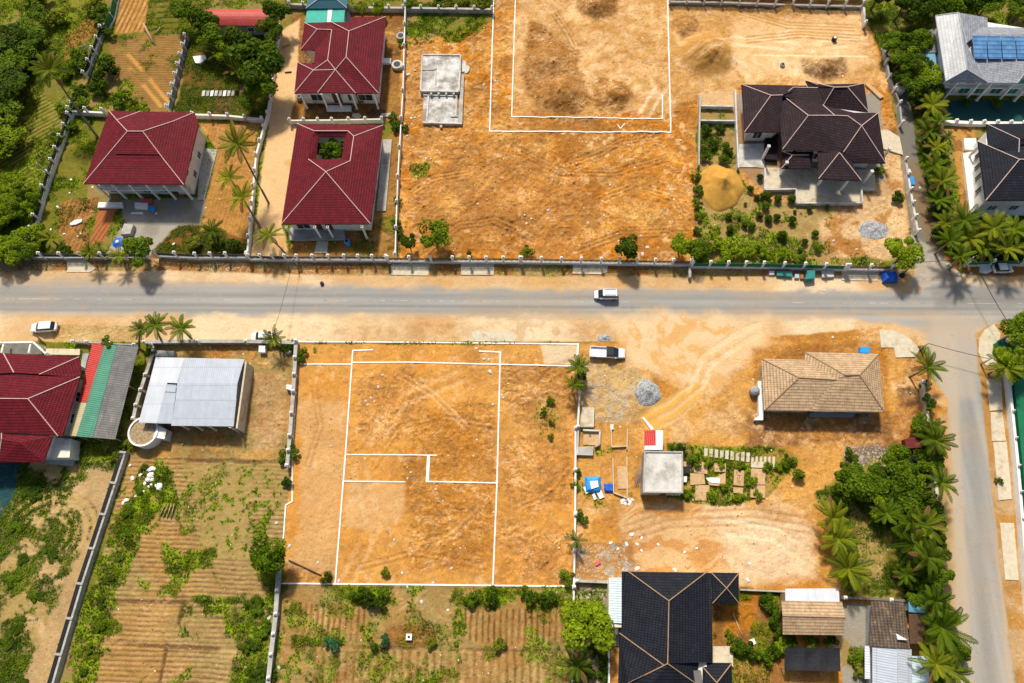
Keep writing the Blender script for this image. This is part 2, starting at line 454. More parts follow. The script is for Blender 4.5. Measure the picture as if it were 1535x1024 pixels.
    blend(m, OLIVE * .9); furrows(m, 2, 1.6, .1, DARKG, None, .6); grass(m, .5, .5, .6)
    m = mask([(160, 60), (218, 52), (282, 54), (256, 166), (222, 165), (170, 110)], 6, 5)
    green *= (1 - .8 * m); blend(m, BROWN * .5 + DRY * .42); furrows(m, -3, .62, .09, BROWN * .8, OCHRE * .8, .75)
    grass(m, .55, .5, .68)
    tracks(m, [(163, 60), (205, 105), (246, 155)], (-.9, .9), .4, OCHRE, .85)
    m2 = mask([(150, 110), (175, 85), (225, 165), (150, 165)], 6, 8); grass(m2, .9, .4, .55)
    # garden behind the wall, under the trees
    m = mask([(285, 50), (420, 40), (402, 178), (262, 168)], 5, 4)
    blend(m, BROWN * .7); grass(m, 1, .25, .42, DARKG * 1.6, GRASS * 1.1)
    m = mask([(322, 150), (350, 148), (345, 172), (322, 170)], 5, 4); blend(m, DKBROWN * 1.3); clod = setv(clod, m, .6)
    # yard west of first house
    m = mask([(110, 172), (168, 170), (128, 300), (180, 305), (138, 368), (130, 388), (45, 388), (78, 268)], 4, 2)
    blend(m, OLIVE); grass(m, 1, .4, .54, GRASS * .8, LUSH * .8)
    m = mask([(92, 306), (145, 300), (132, 372), (112, 385), (88, 345)], 6, 7)
    blend(m, BROWN * 1.25); furrows(m, 80, .8, .06, DKBROWN, OCHRE * .8, .5); clod = setv(clod, m, .6)
    # terracotta strip, grey concrete yard
    m = mask([(148, 312), (176, 311), (154, 364), (134, 366)], 2, 0)
    green *= (1 - m); blend(m, TERRA); furrows(m, 68, .8, .0, TERRA * .5, None, .7, .1); clod = setv(clod, m, 0)
    m = mask([(182, 300), (310, 296), (292, 382), (205, 386), (160, 380), (184, 335)], 2, 0)
    green *= (1 - m); blend(m, CONC * .72); blend(m * sstep(.45, .62, med), CONC * .95); blend(m * sstep(.6, .75, veg) * .5, DRY); clod = setv(clod, m, .05)
    m = mask([(270, 340), (380, 330), (376, 388), (225, 388)], 5, 6); blend(m, BROWN * .8); grass(m, .9, .4, .5, DARKG * 1.4, GRASS)
    # orange plot beside driveway
    m = mask([(298, 184), (396, 182), (388, 235), (374, 360), (330, 345), (299, 350), (310, 300), (325, 225)], 3, 2)
    green *= (1 - m); blend(m, OCHRE * .74); furrows(m, 84, .75, .07, BROWN * 1.3, None, .45); clod = setv(clod, m, .6)
    grass(mask([(386, 190), (398, 190), (390, 235), (381, 245)], 3, 2), .8, .3, .4)
    # pale driveway
    m = mask([(418, 48), (452, 26), (446, 120), (446, 165), (436, 185), (446, 190), (424, 340), (432, 386), (375, 386), (403, 180)], 4, 3)
    green *= (1 - m); blend(m, SAND * 1.02); blend(m * sstep(.55, .75, med) * .6, OCHRE * .95); clod = setv(clod, m, .15)
    # beneath and beside the red houses
    m = mask([(436, 20), (606, 20), (602, 180), (436, 180)], 3, 3); m = m * (1 - mask([(418, 48), (450, 26), (444, 150), (430, 185), (400, 185)], 4, 3))
    green *= (1 - m); blend(m, BROWN * .95); blend(m * sstep(.5, .62, med), OCHRE * .55); blend(m * sstep(.52, .6, veg), DKBROWN); clod = setv(clod, m, .6)
    m = mask([(440, 345), (600, 190), (596, 386), (434, 386)], 3, 3)
    green *= (1 - m); blend(m, OCHRE * .52); blend(m * sstep(.45, .6, veg), BROWN * .8); grass(m, .5, .55, .6); clod = setv(clod, m, .5)
    # ---------------- the large north lot
    m = mask(NLOT, 4, 3)
    green *= (1 - m); hgt *= (1 - m); blend(m, ORANGE * (1.0)); clod = setv(clod, m, 1.0)
    blend(m * sstep(.48, .68, big) * .8, OCHRE)
    blend(m * sstep(.5, .72, med) * .7, OCHRE * 1.1)
    blend(m * sstep(.52, .35, veg2) * .6, BROWN * 1.35)
    blend(m * sstep(.6, .72, veg) * .55, BROWN * 1.1)
    blend(m * sstep(.62, .75, fin) * .6, SAND)
    mp = mask([(770, -40), (1290, -20), (1310, 60), (1335, 130), (1200, 150), (1110, 125), (1040, 150), (1000, 170), (770, 175)], 20, 16) * m
    blend(mp * .8, SAND * .55 + OCHRE * .42); blend(mp * sstep(.47, .72, r3a), SAND * 1.12); blend(mp * sstep(.52, .38, r3a) * .75, OCHRE * .85)
    clod = setv(clod, mp, .55)
    mp = mask([(1100, 30), (1280, 25), (1300, 90), (1200, 118), (1080, 105)], 20, 12)
    blend(mp * .7, SAND * 1.08); blend(mp * sstep(.5, .66, r3a) * .5, PALE); clod = setv(clod, mp, .3)
    for poly, c, a in (([(795, 30), (850, 60), (880, 110), (885, 150), (860, 172), (815, 168), (790, 140), (785, 100)], ORANGE * .55, .75),
                       ([(895, 112), (940, 118), (952, 145), (935, 168), (900, 165), (888, 140)], ORANGE * .55, .8),
                       ([(865, -10), (930, -10), (925, 22), (890, 32), (868, 20)], BROWN * .9, .95),
                       ([(1010, 35), (1045, 22), (1050, 50), (1020, 62)], BROWN * 1.0, .8),
                       ([(795, 178), (980, 182), (990, 194), (790, 192)], BROWN * 1.3, .7),
                       ([(1206, 92), (1262, 88), (1266, 112), (1230, 120), (1206, 110)], DKBROWN * 1.3, .95),
                       ([(1105, -5), (1160, 0), (1165, 18), (1110, 16)], DKBROWN * 1.6, .8),
                       ([(1320, 195), (1345, 190), (1352, 225), (1330, 235)], BROWN * .8, .8),
                       ([(700, 250), (830, 230), (900, 300), (880, 370), (750, 385), (690, 330)], BROWN * 1.7, .55),
                       ([(605, 200), (700, 195), (740, 330), (620, 330)], BROWN * 1.8, .45),
                       ([(605, 60), (640, 60), (632, 180), (606, 180)], BROWN * 1.5, .6)):
        k = mask(poly, 12, 9); blend(k * a * (.72 + .28 * sstep(.35, .6, fin)), c); clod = setv(clod, k, 1.1)
    for p, r, hh in (((842, 142), 6.0, 1.3), ((922, 143), 4.2, 1.1), ((1060, 82), 6.5, 1.7), ((1235, 104), 3.5, .8), ((825, 90), 5, .7), ((895, 8), 4, .8), ((1030, 42), 2.8, .6), ((765, 320), 7, .6), ((1180, 12), 3, .5)):
        q = g(*p); d = np.hypot(X - q.x, Y - q.y) / r
        hgt += 1.7 * hh * sstep(1.05, .05, d + .18 * (med - .5)) * (.8 + .4 * fin)
    k = mask([(1015, 70), (1060, 52), (1100, 75), (1095, 108), (1045, 112), (1018, 95)], 10, 5); blend(k * .9, OCHRE * .82); clod = setv(clod, k, .3)
    k = grass(mask([(610, 22), (738, 20), (725, 38), (690, 66), (660, 58), (608, 68)], 6, 9), 1, .3, .45, GRASS * .8, LUSH * .9)
    grass(mask([(612, 245), (645, 245), (642, 268), (618, 266)], 5, 6), .9, .35, .5)
    tracks(m, [(760, 360), (830, 300), (930, 250), (1010, 190)], (-1, 1), .35, BROWN * 1.4, .5)
    tracks(m, [(1300, 60), (1200, 70), (1100, 60), (1010, 100), (960, 180)], (-1, 1), .4, PALE, .6)
    tracks(m, [(620, 350), (700, 300), (760, 220), (780, 190)], (-1, 1), .35, OCHRE, .45)
    tracks(m, [(1300, 84), (1130, 82)], (0,), .2, PALE * 1.05, .8)
    for ln, c_ in (([(640, 380), (690, 340), (740, 335), (800, 360)], BROWN * 1.2), ([(850, 250), (900, 232), (930, 215), (990, 205)], BROWN * 1.3), ([(900, 300), (950, 280), (1010, 300), (1035, 340)], OCHRE * 1.1), ([(780, 230), (840, 260), (920, 262), (1000, 240)], BROWN * 1.3),
                   ([(620, 290), (650, 270), (700, 262)], OCHRE * 1.2), ([(830, 20), (850, 50), (860, 70)], BROWN * 1.2), ([(1110, 20), (1180, 40), (1280, 44)], OCHRE * .95), ([(1120, 62), (1200, 54), (1290, 60)], OCHRE), ([(860, 380), (930, 355), (1000, 352), (1030, 365)], BROWN * 1.2)):
        tracks(m, ln, (-.5, .35, 1.1), .22, c_, .55, .1)
    # walled garden by the brown house
    m = mask([(1046, 140), (1106, 136), (1106, 160), (1046, 160)], 2, 0); blend(m, SAND * .85); clod = setv(clod, m, .3)
    m = mask([(1046, 160), (1100, 160), (1104, 250), (1130, 300), (1340, 310), (1366, 388), (1040, 388), (1042, 300)], 4, 4)
    blend(m, DRY * .95); clod = setv(clod, m, .5); green *= (1 - m); grass(m * (1 - mask([(1230, 300), (1370, 300), (1370, 386), (1250, 392)], 20, 10)), .9, .53, .62, GRASS, LUSH * 1.1)
    grass(mask([(1046, 184), (1102, 184), (1103, 245), (1046, 245)], 3, 3), 1, .38, .5, DARKG * 1.5, GRASS)
    grass(mask([(1040, 350), (1200, 352), (1215, 392), (1040, 392)], 8, 8), 1, .34, .5, GRASS, LUSH * 1.2)
    m = mask([(1255, 310), (1310, 230), (1350, 200), (1364, 385), (1240, 392), (1225, 330)], 10, 8)
    blend(m, SAND * .85); blend(m * sstep(.5, .66, veg), BROWN * 1.6); clod = setv(clod, m, .7)
    # terrace under the brown house
    m = mask([(1104, 140), (1106, 250), (1145, 286), (1195, 304), (1292, 302), (1296, 280), (1326, 270), (1320, 140)], 2, 0)
    green *= (1 - m); blend(m, CONC * .72); blend(m * sstep(.45, .6, med) * .7, BROWN * 1.4); clod = setv(clod, m, .15)
    # north-east
    m = mask([(1295, 15), (1400, 20), (1410, 380), (1370, 250), (1345, 150)], 6, 5); grass(m, 1, .25, .42, DARKG * 1.5, GRASS * 1.1)
    m = mask(LANE, 4, 3); blend(m, CONCD * .72); blend(m * sstep(.5, .65, med) * .4, DRY * .7); blend(m * sstep(3, 8, PX - 1352 - (PY - 250) * .3) * sstep(240, 260, PY) * .5, DKBROWN * 2); green *= (1 - m); clod = setv(clod, m, .05); hgt *= (1 - m)
    m = mask([(1405, 150), (1540, 150), (1700, 160), (1700, 192), (1540, 192), (1402, 190)], 3, 0); blend(m, C(.025, .085, .085)); green *= (1 - m); clod = setv(clod, m, 0)
    m = mask([(1425, 190), (1460, 190), (1470, 320), (1440, 330)], 5, 5); blend(m, OCHRE * .8); blend(m * sstep(.5, .6, veg), BROWN); green *= (1 - m)
    m = mask([(1400, 325), (1700, 320), (1700, 392), (1420, 395)], 5, 4); blend(m, BROWN * .9); grass(m, 1, .3, .42, DARKG, GRASS)
    # ---------------- road corridor
    m = mask([(-150, 388), (380, 389), (1034, 396), (1370, 404), (1405, 388), (1420, 402), (1800, 396), (1800, 520), (1500, 520), (1420, 520), (1135, 512), (450, 512), (-150, 512)], 3, 1)
    green *= (1 - m); clod = setv(clod, m, .22); hgt *= (1 - m)
    blend(m, SAND * .86); blend(m * sstep(.42, .66, big) * .7, PALE * .97); blend(m * sstep(.55, .72, med) * .4, OCHRE)
    m = mask([(-150, 388), (380, 391), (1034, 398), (1370, 406), (1370, 412), (1034, 414), (620, 413), (400, 411), (200, 405), (-150, 408)], 4, 2)
    blend(m, BROWN * 1.35); blend(m * sstep(.45, .62, med), DRY * 1.1); clod = setv(clod, m, .6); grass(m, .35, .56, .66)
    m = mask([(430, 486), (1140, 486), (1140, 512), (430, 512)], 10, 8); blend(m * .35 * sstep(.45, .6, fin), BROWN * 1.5)
    m = mask([(80, 488), (210, 490), (215, 512), (82, 512)], 3, 3); blend(m * .6, DRY * 1.05); clod = setv(clod, m, .7)
    m = mask([(1420, 396), (1700, 392), (1700, 412), (1440, 414)], 4, 4); blend(m, BROWN * 1.5)
    k = mask([(1364, 350), (1404, 378), (1424, 398), (1450, 428), (1362, 432), (1374, 405)], 6, 3); blend(k * .9, ASPH * .9 + SAND * .12)
    # asphalt with dust creeping in from its edges
    rd = sdist(PX, PY, ROAD_MAIN)
    m = sstep(-3, 9, rd + 9 * (fbm(X * .5, Y, 2.2, 5, 21, .65) - .5) * 2)
    along = fbm(X * .06, Y, .9, 4, 22)
    dust = sstep(.42, .7, fbm(X * .35, Y * .8, 7, 5, 23, .6))
    side = sstep(488, 510, PY) * sstep(1380, 1400, PX)
    along = along * (1 - side) + fbm(X, Y * .05, 1.0, 4, 24) * side
    acol = ASPH * (.78 + .5 * along)[..., None]
    blend(m, acol)
    blend(m * dust * .3, SAND * .7)
    cy = 450 + PX * .005
    lanes = np.exp(-((PY - cy - 6) / 3.2) ** 2) + .85 * np.exp(-((PY - cy + 9) / 4.5) ** 2) + .8 * np.exp(-((PY - cy - 14) / 3) ** 2) + .35 * np.exp(-((PY - cy + 18) / 4) ** 2)
    blend(m * (1 - side) * np.clip(lanes, 0, 1) * .62 * (.35 + .65 * sstep(.3, .6, along)), ASPH * .52)
    blend(m * (1 - side) * sstep(462, 476, PY) * sstep(.3, .6, fbm(X * .15, Y, 2, 3, 25)) * .6 * sstep(1500, 1300, PX), SAND * .8)
    blend(m * (1 - side) * sstep(434, 424, PY) * .45 * sstep(1380, 1200, PX), SAND * .75)
    # side road: darker worn band, dusty western half
    xl = 1410 + (PY - 500) * .035
    blend(side * m * sstep(1441, 1432, PX - (PY - 600) * .0525 + 2 * jag) * .72, SAND * .36 + CONC * .62)
    blend(side * m * sstep(1474, 1482, PX - (PY - 600) * .075 + 2 * jag) * .5, SAND * .6 + CONC * .3)
    blend(side * m * np.exp(-((PX - 1460 - (PY - 700) * .068) / 13) ** 2) * .5 * sstep(500, 580, PY), ASPH * .68)
    k = mask([(1390, 420), (1540, 418), (1540, 462), (1400, 466)], 14, 10); blend(k * m * .6, ASPH * .62)
    k = mask([(1390, 470), (1530, 466), (1470, 500), (1462, 600), (1420, 600), (1405, 520)], 20, 10); blend(k * m * .6, ASPH * .8 + SAND * .28)
    ckx = 1 - np.abs(2 * fbm(X, Y, 5.5, 5, 61, .6) - 1); blend(m * sstep(.98, .996, ckx) * .16, ASPH * .5)
    blend(m * sstep(.62, .8, fbm(X, Y, 1.2, 3, 65)) * .15, SAND * .8)
    clod = clod * (1 - m); hgt = hgt * (1 - m) + 0
    # ---------------- south side
    # sandy forecourt east of the plot
    EAST = [(868, 514), (1140, 505), (1320, 492), (1350, 500), (1375, 530), (1420, 600), (1430, 1100), (1360, 1100), (858, 1100)]
    m = mask(EAST, 4, 3)
    green *= (1 - m); blend(m, OCHRE * .98); clod = setv(clod, m, .6)
    blend(m * sstep(.5, .7, med) * .6, SAND); blend(m * sstep(.5, .38, veg2) * .6, ORANGE * .85)
    blend(m * sstep(.58, .68, veg) * .5, BROWN * 1.4)
    m = mask([(900, 470), (1150, 475), (1150, 520), (1110, 560), (1075, 585), (1010, 575), (940, 540), (930, 500)], 24, 12)
    blend(m * .75, PALE * .5 + SAND * .48); blend(m * sstep(.5, .4, r3a) * .7, OCHRE * 1.1); clod = setv(clod, m, .12)
    m = mask([(870, 540), (960, 555), (1000, 600), (950, 640), (875, 640)], 12, 8); blend(m * .6, DRY * 1.2); blend(m * sstep(.5, .62, fin) * .5, CONC); clod = setv(clod, m, .7)
    m = mask([(955, 625), (1035, 575), (1062, 578), (1050, 600), (1000, 640), (970, 645)], 6, 3); blend(m * .9, C(.66, .36, .09)); clod = setv(clod, m, .15)
    tracks(m, [(960, 640), (1010, 615), (1055, 578)], (-1.6, 0, 1.6), .3, PALE * .8, .35)
    tracks(mask([(1000, 470), (1140, 470), (1140, 560), (1030, 590), (1000, 560)], 20, 5), [(1040, 590), (1060, 540), (1120, 500), (1180, 478)], (-1, 1), .4, PALE, .35)
    m = mask([(1125, 520), (1330, 515), (1335, 660), (1130, 640)], 12, 8); blend(m * .75, ORANGE * .75); blend(m * sstep(.48, .6, veg) * .6, BROWN)
    m = mask([(1125, 622), (1340, 622), (1370, 500), (1400, 560), (1400, 670), (1120, 668)], 12, 9); blend(m * .8, BROWN * 1.6); blend(m * sstep(.5, .62, med) * .6, DKBROWN * 1.6); blend(m * sstep(.55, .7, fin) * .5, SAND); clod = setv(clod, m, 1.0)
    m = mask([(1200, 668), (1300, 662), (1290, 720), (1240, 770), (1180, 750), (1150, 700)], 12, 8); blend(m * .7, OCHRE * 1.05)
    m = mask([(930, 752), (1180, 760), (1228, 800), (1230, 870), (1180, 882), (932, 862)], 12, 7)
    blend(m * .85, SAND * .92); blend(m * sstep(.52, .4, streak) * .6, ORANGE); clod = setv(clod, m, .4)
    m3 = mask([(1060, 765), (1222, 785), (1225, 870), (1110, 870)], 22, 10); blend(m3 * .6, PALE * .9)
    tracks(m, [(1225, 790), (1130, 775), (1000, 780), (940, 800)], (-1.2, 0, 1.2), .25, BROWN * 1.7, .45)
    tracks(m, [(1220, 840), (1160, 800), (1090, 790)], (-1, 1), .3, PALE, .6)
    m = mask([(1265, 668), (1330, 668), (1340, 700), (1300, 715), (1262, 705)], 8, 6); blend(m * .9, CONCD * .5); blend(m * sstep(.55, .68, fin), CONC); clod = setv(clod, m, .8)
    m = mask([(1225, 740), (1290, 700), (1400, 650), (1424, 760), (1435, 1080), (1395, 1080), (1370, 900), (1270, 895)], 8, 6)
    blend(m, OLIVE * 1.3); grass(m, 1, .36, .52, DARKG * 1.5, GRASS * 1.2)
    m = mask([(1272, 760), (1300, 770), (1330, 830), (1320, 880), (1290, 850)], 8, 8); blend(m * .7, DRY * 1.1)
    # west edge junk yard
    m = mask([(868, 640), (962, 625), (960, 755), (864, 760)], 6, 4); blend(m * .8, OCHRE * .9); blend(m * sstep(.5, .62, veg), BROWN * 1.5); grass(m, .6, .58, .64, LUSH, LUSH * 1.4)
    m = mask([(1000, 665), (1175, 672), (1205, 690), (1150, 745), (1085, 758), (1000, 745)], 4, 3); blend(m * .6, OLIVE * 1.2); grass(m, 1, .36, .46, GRASS, LUSH * 1.1)
    m = mask([(864, 812), (945, 815), (950, 868), (864, 870)], 8, 6); blend(m * .8, BROWN * 1.3); blend(m * sstep(.55, .65, fin), CONC * .8)
    m = mask([(862, 872), (912, 872), (912, 1080), (858, 1080)], 4, 4); blend(m * .8, CONC * .6); grass(m, .9, .46, .55, GRASS, LUSH)
    m = mask([(1068, 880), (1175, 884), (1175, 1080), (1095, 1080), (1070, 980)], 6, 4); blend(m, BROWN * .9)
    blend(m * mask([(1085, 880), (1140, 885), (1135, 940), (1080, 960)], 10, 6), ORANGE * .8); grass(m, .9, .46, .56, GRASS * .7, LUSH * .8)
    m3 = mask([(1100, 990), (1180, 995), (1190, 1080), (1100, 1080)], 4, 3); blend(m3 * .5, BROWN * 1.3); furrows(m3, 88, 1.1, .1, BROWN, OCHRE, .5)
    m = mask([(1262, 905), (1300, 905), (1300, 1080), (1262, 1080)], 3, 2); blend(m, CONC * .8); blend(m * sstep(.5, .65, med), DRY * .9); clod = setv(clod, m, .1)
    m = mask([(1275, 970), (1302, 970), (1302, 1060), (1278, 1060)], 4, 4); grass(m, .9, .3, .45)
    # ---------------- the marked plot
    m = mask(PLOT, 3, 2)
    green *= (1 - m); blend(m, ORANGE * .5 + OCHRE * .62); clod = setv(clod, m, .42); hgt *= (1 - m)
    blend(m * sstep(.42, .66, big) * .75, OCHRE * 1.0); blend(m * sstep(.52, .7, med) * .5, OCHRE * 1.1)
    blend(m * sstep(.55, .66, veg) * .4, BROWN * 1.5); blend(m * sstep(.66, .76, fin) * .5, SAND)
    for poly, c, a in (([(540, 570), (620, 545), (640, 600), (600, 665), (540, 655)], BROWN * 1.7, .6), ([(750, 545), (865, 550), (862, 650), (800, 640), (750, 600)], BROWN * 1.5, .55),
                       ([(620, 620), (740, 600), (745, 850), (610, 860), (605, 700)], ORANGE * .72, .5), ([(760, 660), (860, 650), (860, 760), (790, 780), (752, 730)], BROWN * 1.8, .5),
                       ([(752, 780), (860, 800), (858, 876), (745, 878)], BROWN * 2.0, .4), ([(425, 850), (500, 845), (500, 880), (425, 878)], BROWN * 1.2, .6)):
        k = mask(poly, 16, 12) * m; blend(k * a, c); clod = setv(clod, k, 1.0)
    k = mask([(450, 600), (520, 600), (510, 760), (500, 860), (440, 850), (450, 740)], 18, 12) * m; blend(k * .5, SAND * .85); clod = setv(clod, k, .35)
    k = mask([(520, 720), (608, 724), (605, 780), (560, 800), (515, 790)], 8, 5) * m; blend(k * .5, SAND * .92); clod = setv(clod, k, .3)
    k = mask([(810, 516), (866, 517), (865, 548), (815, 545)], 3, 2) * m; blend(k * .9, PALE * .8); clod = setv(clod, k, .2)
    for ln, c_ in (([(560, 700), (600, 640), (660, 625), (740, 640)], BROWN * 1.5), ([(600, 560), (650, 590), (700, 640)], SAND), ([(620, 820), (680, 800), (720, 760)], SAND * .95), ([(460, 700), (480, 640), (470, 580)], BROWN * 1.7), ([(770, 760), (820, 740), (855, 700)], BROWN * 1.4), ([(540, 850), (620, 830), (720, 850)], BROWN * 1.7)):
        tracks(m, ln, (-.5, .4), .22, c_, .45, .08)
    grass(mask([(448, 520), (475, 520), (470, 545), (450, 545)], 5, 6), .9, .42, .52)
    grass(mask([(800, 600), (838, 590), (835, 665), (815, 665), (800, 625)], 6, 8), .35, .5, .57, GRASS, LUSH)
    blend(m * sstep(.58, .7, fbm(wx, wy, 7, 5, 81, .6)) * .35, BROWN * 1.6); tracks(m, [(752, 590), (790, 600), (830, 560), (862, 545)], (-1, 1), .3, BROWN * 1.2, .6)
    tracks(m, [(520, 870), (560, 790), (540, 700), (600, 600), (700, 560)], (-1, 1), .4, SAND, .35)
    # yard of the grey metal roof
    m = mask([(225, 515), (447, 515), (440, 690), (195, 690), (208, 610)], 4, 3)
    green *= (1 - m); blend(m, DRY * .9); blend(m * sstep(.45, .62, med), BROWN * 1.4); blend(m * sstep(.5, .62, veg) * .7, OCHRE * .9); clod = setv(clod, m, .8)
    k = mask([(378, 560), (430, 560), (425, 680), (380, 680)], 14, 10); blend(k * .6, SAND * .7)
    # vegetable fields south of it
    m = mask([(195, 685), (440, 690), (428, 760), (422, 875), (405, 1080), (90, 1080), (170, 770)], 4, 3)
    green *= (1 - m); blend(m, DRY * 1.0); blend(m * sstep(.45, .6, big) * .5, OCHRE * .85); clod = setv(clod, m, .45)
    w = furrows(m * (1 - mask([(290, 700), (375, 700), (372, 835), (300, 835)], 6, 5)), -1.5, .74, .13, DKBROWN * 1.7, SAND * .8, .7, .4)
    grass(m, .8, .6, .68, GRASS, LUSH)
    k = mask([(270, 690), (430, 695), (425, 760), (290, 750)], 6, 5) * m; blend(k * .5, DRY)
    q = sstep(.62, .8, vn(X / .62, Y / .62, 40)) * mask([(265, 700), (425, 700), (420, 760), (370, 835), (300, 835), (295, 760)], 8, 6); blend(q * .85, LUSH * .7); green = np.maximum(green, q * .6)
    for poly in ([(170, 770), (240, 690), (262, 720), (190, 860), (160, 960), (130, 1080), (85, 1080)], [(205, 700), (262, 700), (262, 770), (190, 775)], [(240, 820), (320, 822), (315, 845), (258, 875), (244, 860)],
                 [(280, 890), (395, 895), (415, 880), (400, 1080), (345, 1080), (350, 970), (330, 930), (290, 905)], [(145, 930), (175, 925), (200, 945), (160, 960)], [(385, 845), (425, 860), (420, 885), (390, 880)]):
        grass(mask(poly, 8, 9) , 1, .22, .4, GRASS * .9, LUSH)
    for ln in ([(265, 690), (430, 694)], [(170, 902), (390, 905)], [(148, 965), (370, 975)], [(250, 968), (236, 1040)], [(276, 890), (268, 935)]):
        tracks(all_, ln, (0,), .3, DKBROWN, .9, .1)
    # far south-west: sandy tracks with scrub
    m = mask([(-80, 690), (100, 690), (185, 695), (160, 770), (80, 1060), (-80, 1080)], 4, 3)
    green *= (1 - m); blend(m, DRY * 1.05); blend(m * sstep(.5, .66, streak), SAND * .75); clod = setv(clod, m, .35)
    grass(m, 1, .38, .5, DARKG * 1.6, GRASS * 1.3); grass(mask([(-60, 700), (60, 700), (110, 760), (60, 830), (-60, 900)], 14, 12), 1, .36, .5, DARKG * 1.6, GRASS)
    grass(mask([(-60, 900), (20, 920), (50, 1000), (20, 1080), (-60, 1080)], 14, 12), 1, .3, .5, DARKG * 1.4, GRASS)
    k = mask([(130, 700), (172, 705), (150, 800), (80, 1060), (10, 1080), (60, 960), (115, 830)], 10, 6); green *= (1 - .85 * k); blend(k * .85, SAND * .68); blend(k * sstep(.6, .5, veg) * .2, DRY)
    cx_ = g(72, 800); rr = np.hypot(X - cx_.x, (Y - cx_.y) * 1.15); sec = m * sstep(-.6, .3, np.sin(np.arctan2(Y - cx_.y, X - cx_.x) + .5)) * sstep(2, 3, rr) * sstep(9.5, 7.5, rr)
    wv = .5 + .5 * np.sin(rr * 2 * np.pi / 1.5 + 1.6 * (med - .5)); blend(sec * sstep(.4, .8, wv) * .75, DRY * 1.35); grass(sec * sstep(.55, .2, wv), .8, .4, .52, DARKG * 1.5, GRASS)
    m = mask([(-60, 690), (30, 690), (22, 740), (0, 775), (-60, 780)], 2, 0); blend(m, C(.02, .07, .075)); green *= (1 - m)
    # fields south of the plot
    m = mask([(418, 882), (860, 884), (857, 1080), (404, 1080)], 3, 3)
    green *= (1 - m); blend(m, DRY * .95); blend(m * sstep(.45, .6, med) * .5, BROWN * 1.4); clod = setv(clod, m, .55); hgt *= (1 - m)
    furrows(m * (mask([(440, 905), (550, 908), (545, 962), (440, 962)], 6, 4) + mask([(690, 915), (850, 915), (850, 965), (695, 962)], 6, 4)).clip(0, 1), 89, .95, .12, BROWN * .7, SAND * .7, .85, .5)
    furrows(m * mask([(480, 975), (857, 975), (855, 1080), (480, 1080)], 6, 4), 90, 1.25, .12, BROWN * .85, SAND * .75, .65, .6)
    grass(m, .7, .52, .62, GRASS, LUSH)
    for poly in ([(505, 878), (590, 880), (592, 905), (550, 912), (512, 900)], [(680, 885), (862, 885), (855, 912), (700, 912), (672, 905)], [(690, 905), (700, 950), (680, 960), (676, 930)], [(625, 1000), (660, 1000), (660, 1060), (625, 1060)], [(440, 955), (520, 955), (520, 970), (440, 970)]):
        grass(mask(poly, 6, 7), 1, .3, .44, GRASS, LUSH * .9)
    k = mask([(578, 940), (650, 938), (660, 965), (640, 974), (580, 970)], 8, 4); blend(k * .9, BROWN * .9); clod = setv(clod, k, .8)
    tracks(m, [(420, 968), (640, 973), (858, 978)], (0,), .22, DKBROWN * 1.3, .7, .08)
    grass(mask([(421, 875), (440, 870), (436, 1080), (402, 1080)], 4, 4) , .8, .45, .55)
    # east verge of the side road
    m = mask([(1462, 500), (1480, 490), (1545, 470), (1700, 470), (1700, 1080), (1532, 1080), (1505, 900), (1476, 640)], 3, 2)
    green *= (1 - m); blend(m, OCHRE * .72); blend(m * sstep(.45, .6, med), SAND * .65); clod = setv(clod, m, .4)
    m2 = mask([(1530, 520), (1700, 500), (1700, 1080), (1545, 1080)], 3, 2); blend(m2, BROWN); grass(m2, .7, .45, .55)
    m = mask([(1425, 620), (1440, 1080), (1416, 1080), (1408, 620)], 3, 2); blend(m * .7, SAND * .7)
    # green strip by the sheet fence, top left
    # relief from clods, everywhere
    r1 = 1 - np.abs(2 * fbm(wx, wy, 2.4, 4, 41, .6) - 1); r2 = 1 - np.abs(2 * fbm(wx * .6 + Y * .3, wy * 1.2, 1.7, 4, 43, .6) - 1); r3 = fbm(X, Y, 5.5, 6, 45, .72); sp = fbm(X, Y, .5, 2, 47, .8)
    ck = clod.clip(0, 1.2) * (1 - green)
    blend((ck * sstep(.88, .98, r1) * .5 * sstep(.35, .6, big)).clip(0, 1), BROWN * 1.5)
    blend((ck * sstep(.9, .985, r2) * .5 * sstep(.4, .6, veg2)).clip(0, 1), SAND * 1.05)
    col = col * (1 + (ck * .5 * (r3 - .5) * 2.2)[..., None] * np.array([.8, 1.0, 1.15], np.float32)) * (1 + (.5 * ck * (sp - .5))[..., None])
    dk = (ck * sstep(.57, .69, fbm(wx, wy, 1.9, 5, 49, .68)) * .42).clip(0, 1); blend(dk, BROWN * 1.15)
    col = np.clip(col, .004, .95)
    cl = (fbm(X, Y, 1.1, 3, 31, .6) - .5) * .26 + np.abs(fbm(wx, wy, 2.6, 3, 32) - .5) * -.45 + (sstep(.72, .9, vn(X / .5, Y / .5, 33))) * .12
    hgt = hgt + clod * cl * 1.25
    return np.clip(col, .004, .95), hgt, np.clip(green, 0, 1), clod

A0, A1, A2, A3 = g(0, 0), g(1535, 0), g(0, 1024), g(1535, 1024)
GX0, GX1 = min(A0.x, A2.x) - 9, max(A1.x, A3.x) + 9
GY0, GY1 = min(A2.y, A3.y) - 9, max(A0.y, A1.y) + 9
GS = 0.165
gx = np.arange(GX0, GX1, GS); gy = np.arange(GY0, GY1, GS)
XX, YY = np.meshgrid(gx, gy)
PXX, PYY = unproj(XX, YY)
GCOL, GH, GGREEN, GCLOD = paint(PXX, PYY, XX, YY)
# stay level under the roads; fade to zero at the rim of the sheet
rim = np.minimum.reduce([XX - GX0, GX1 - XX, YY - GY0, GY1 - YY]) / 4
GH = GH * np.clip(rim, 0, 1)

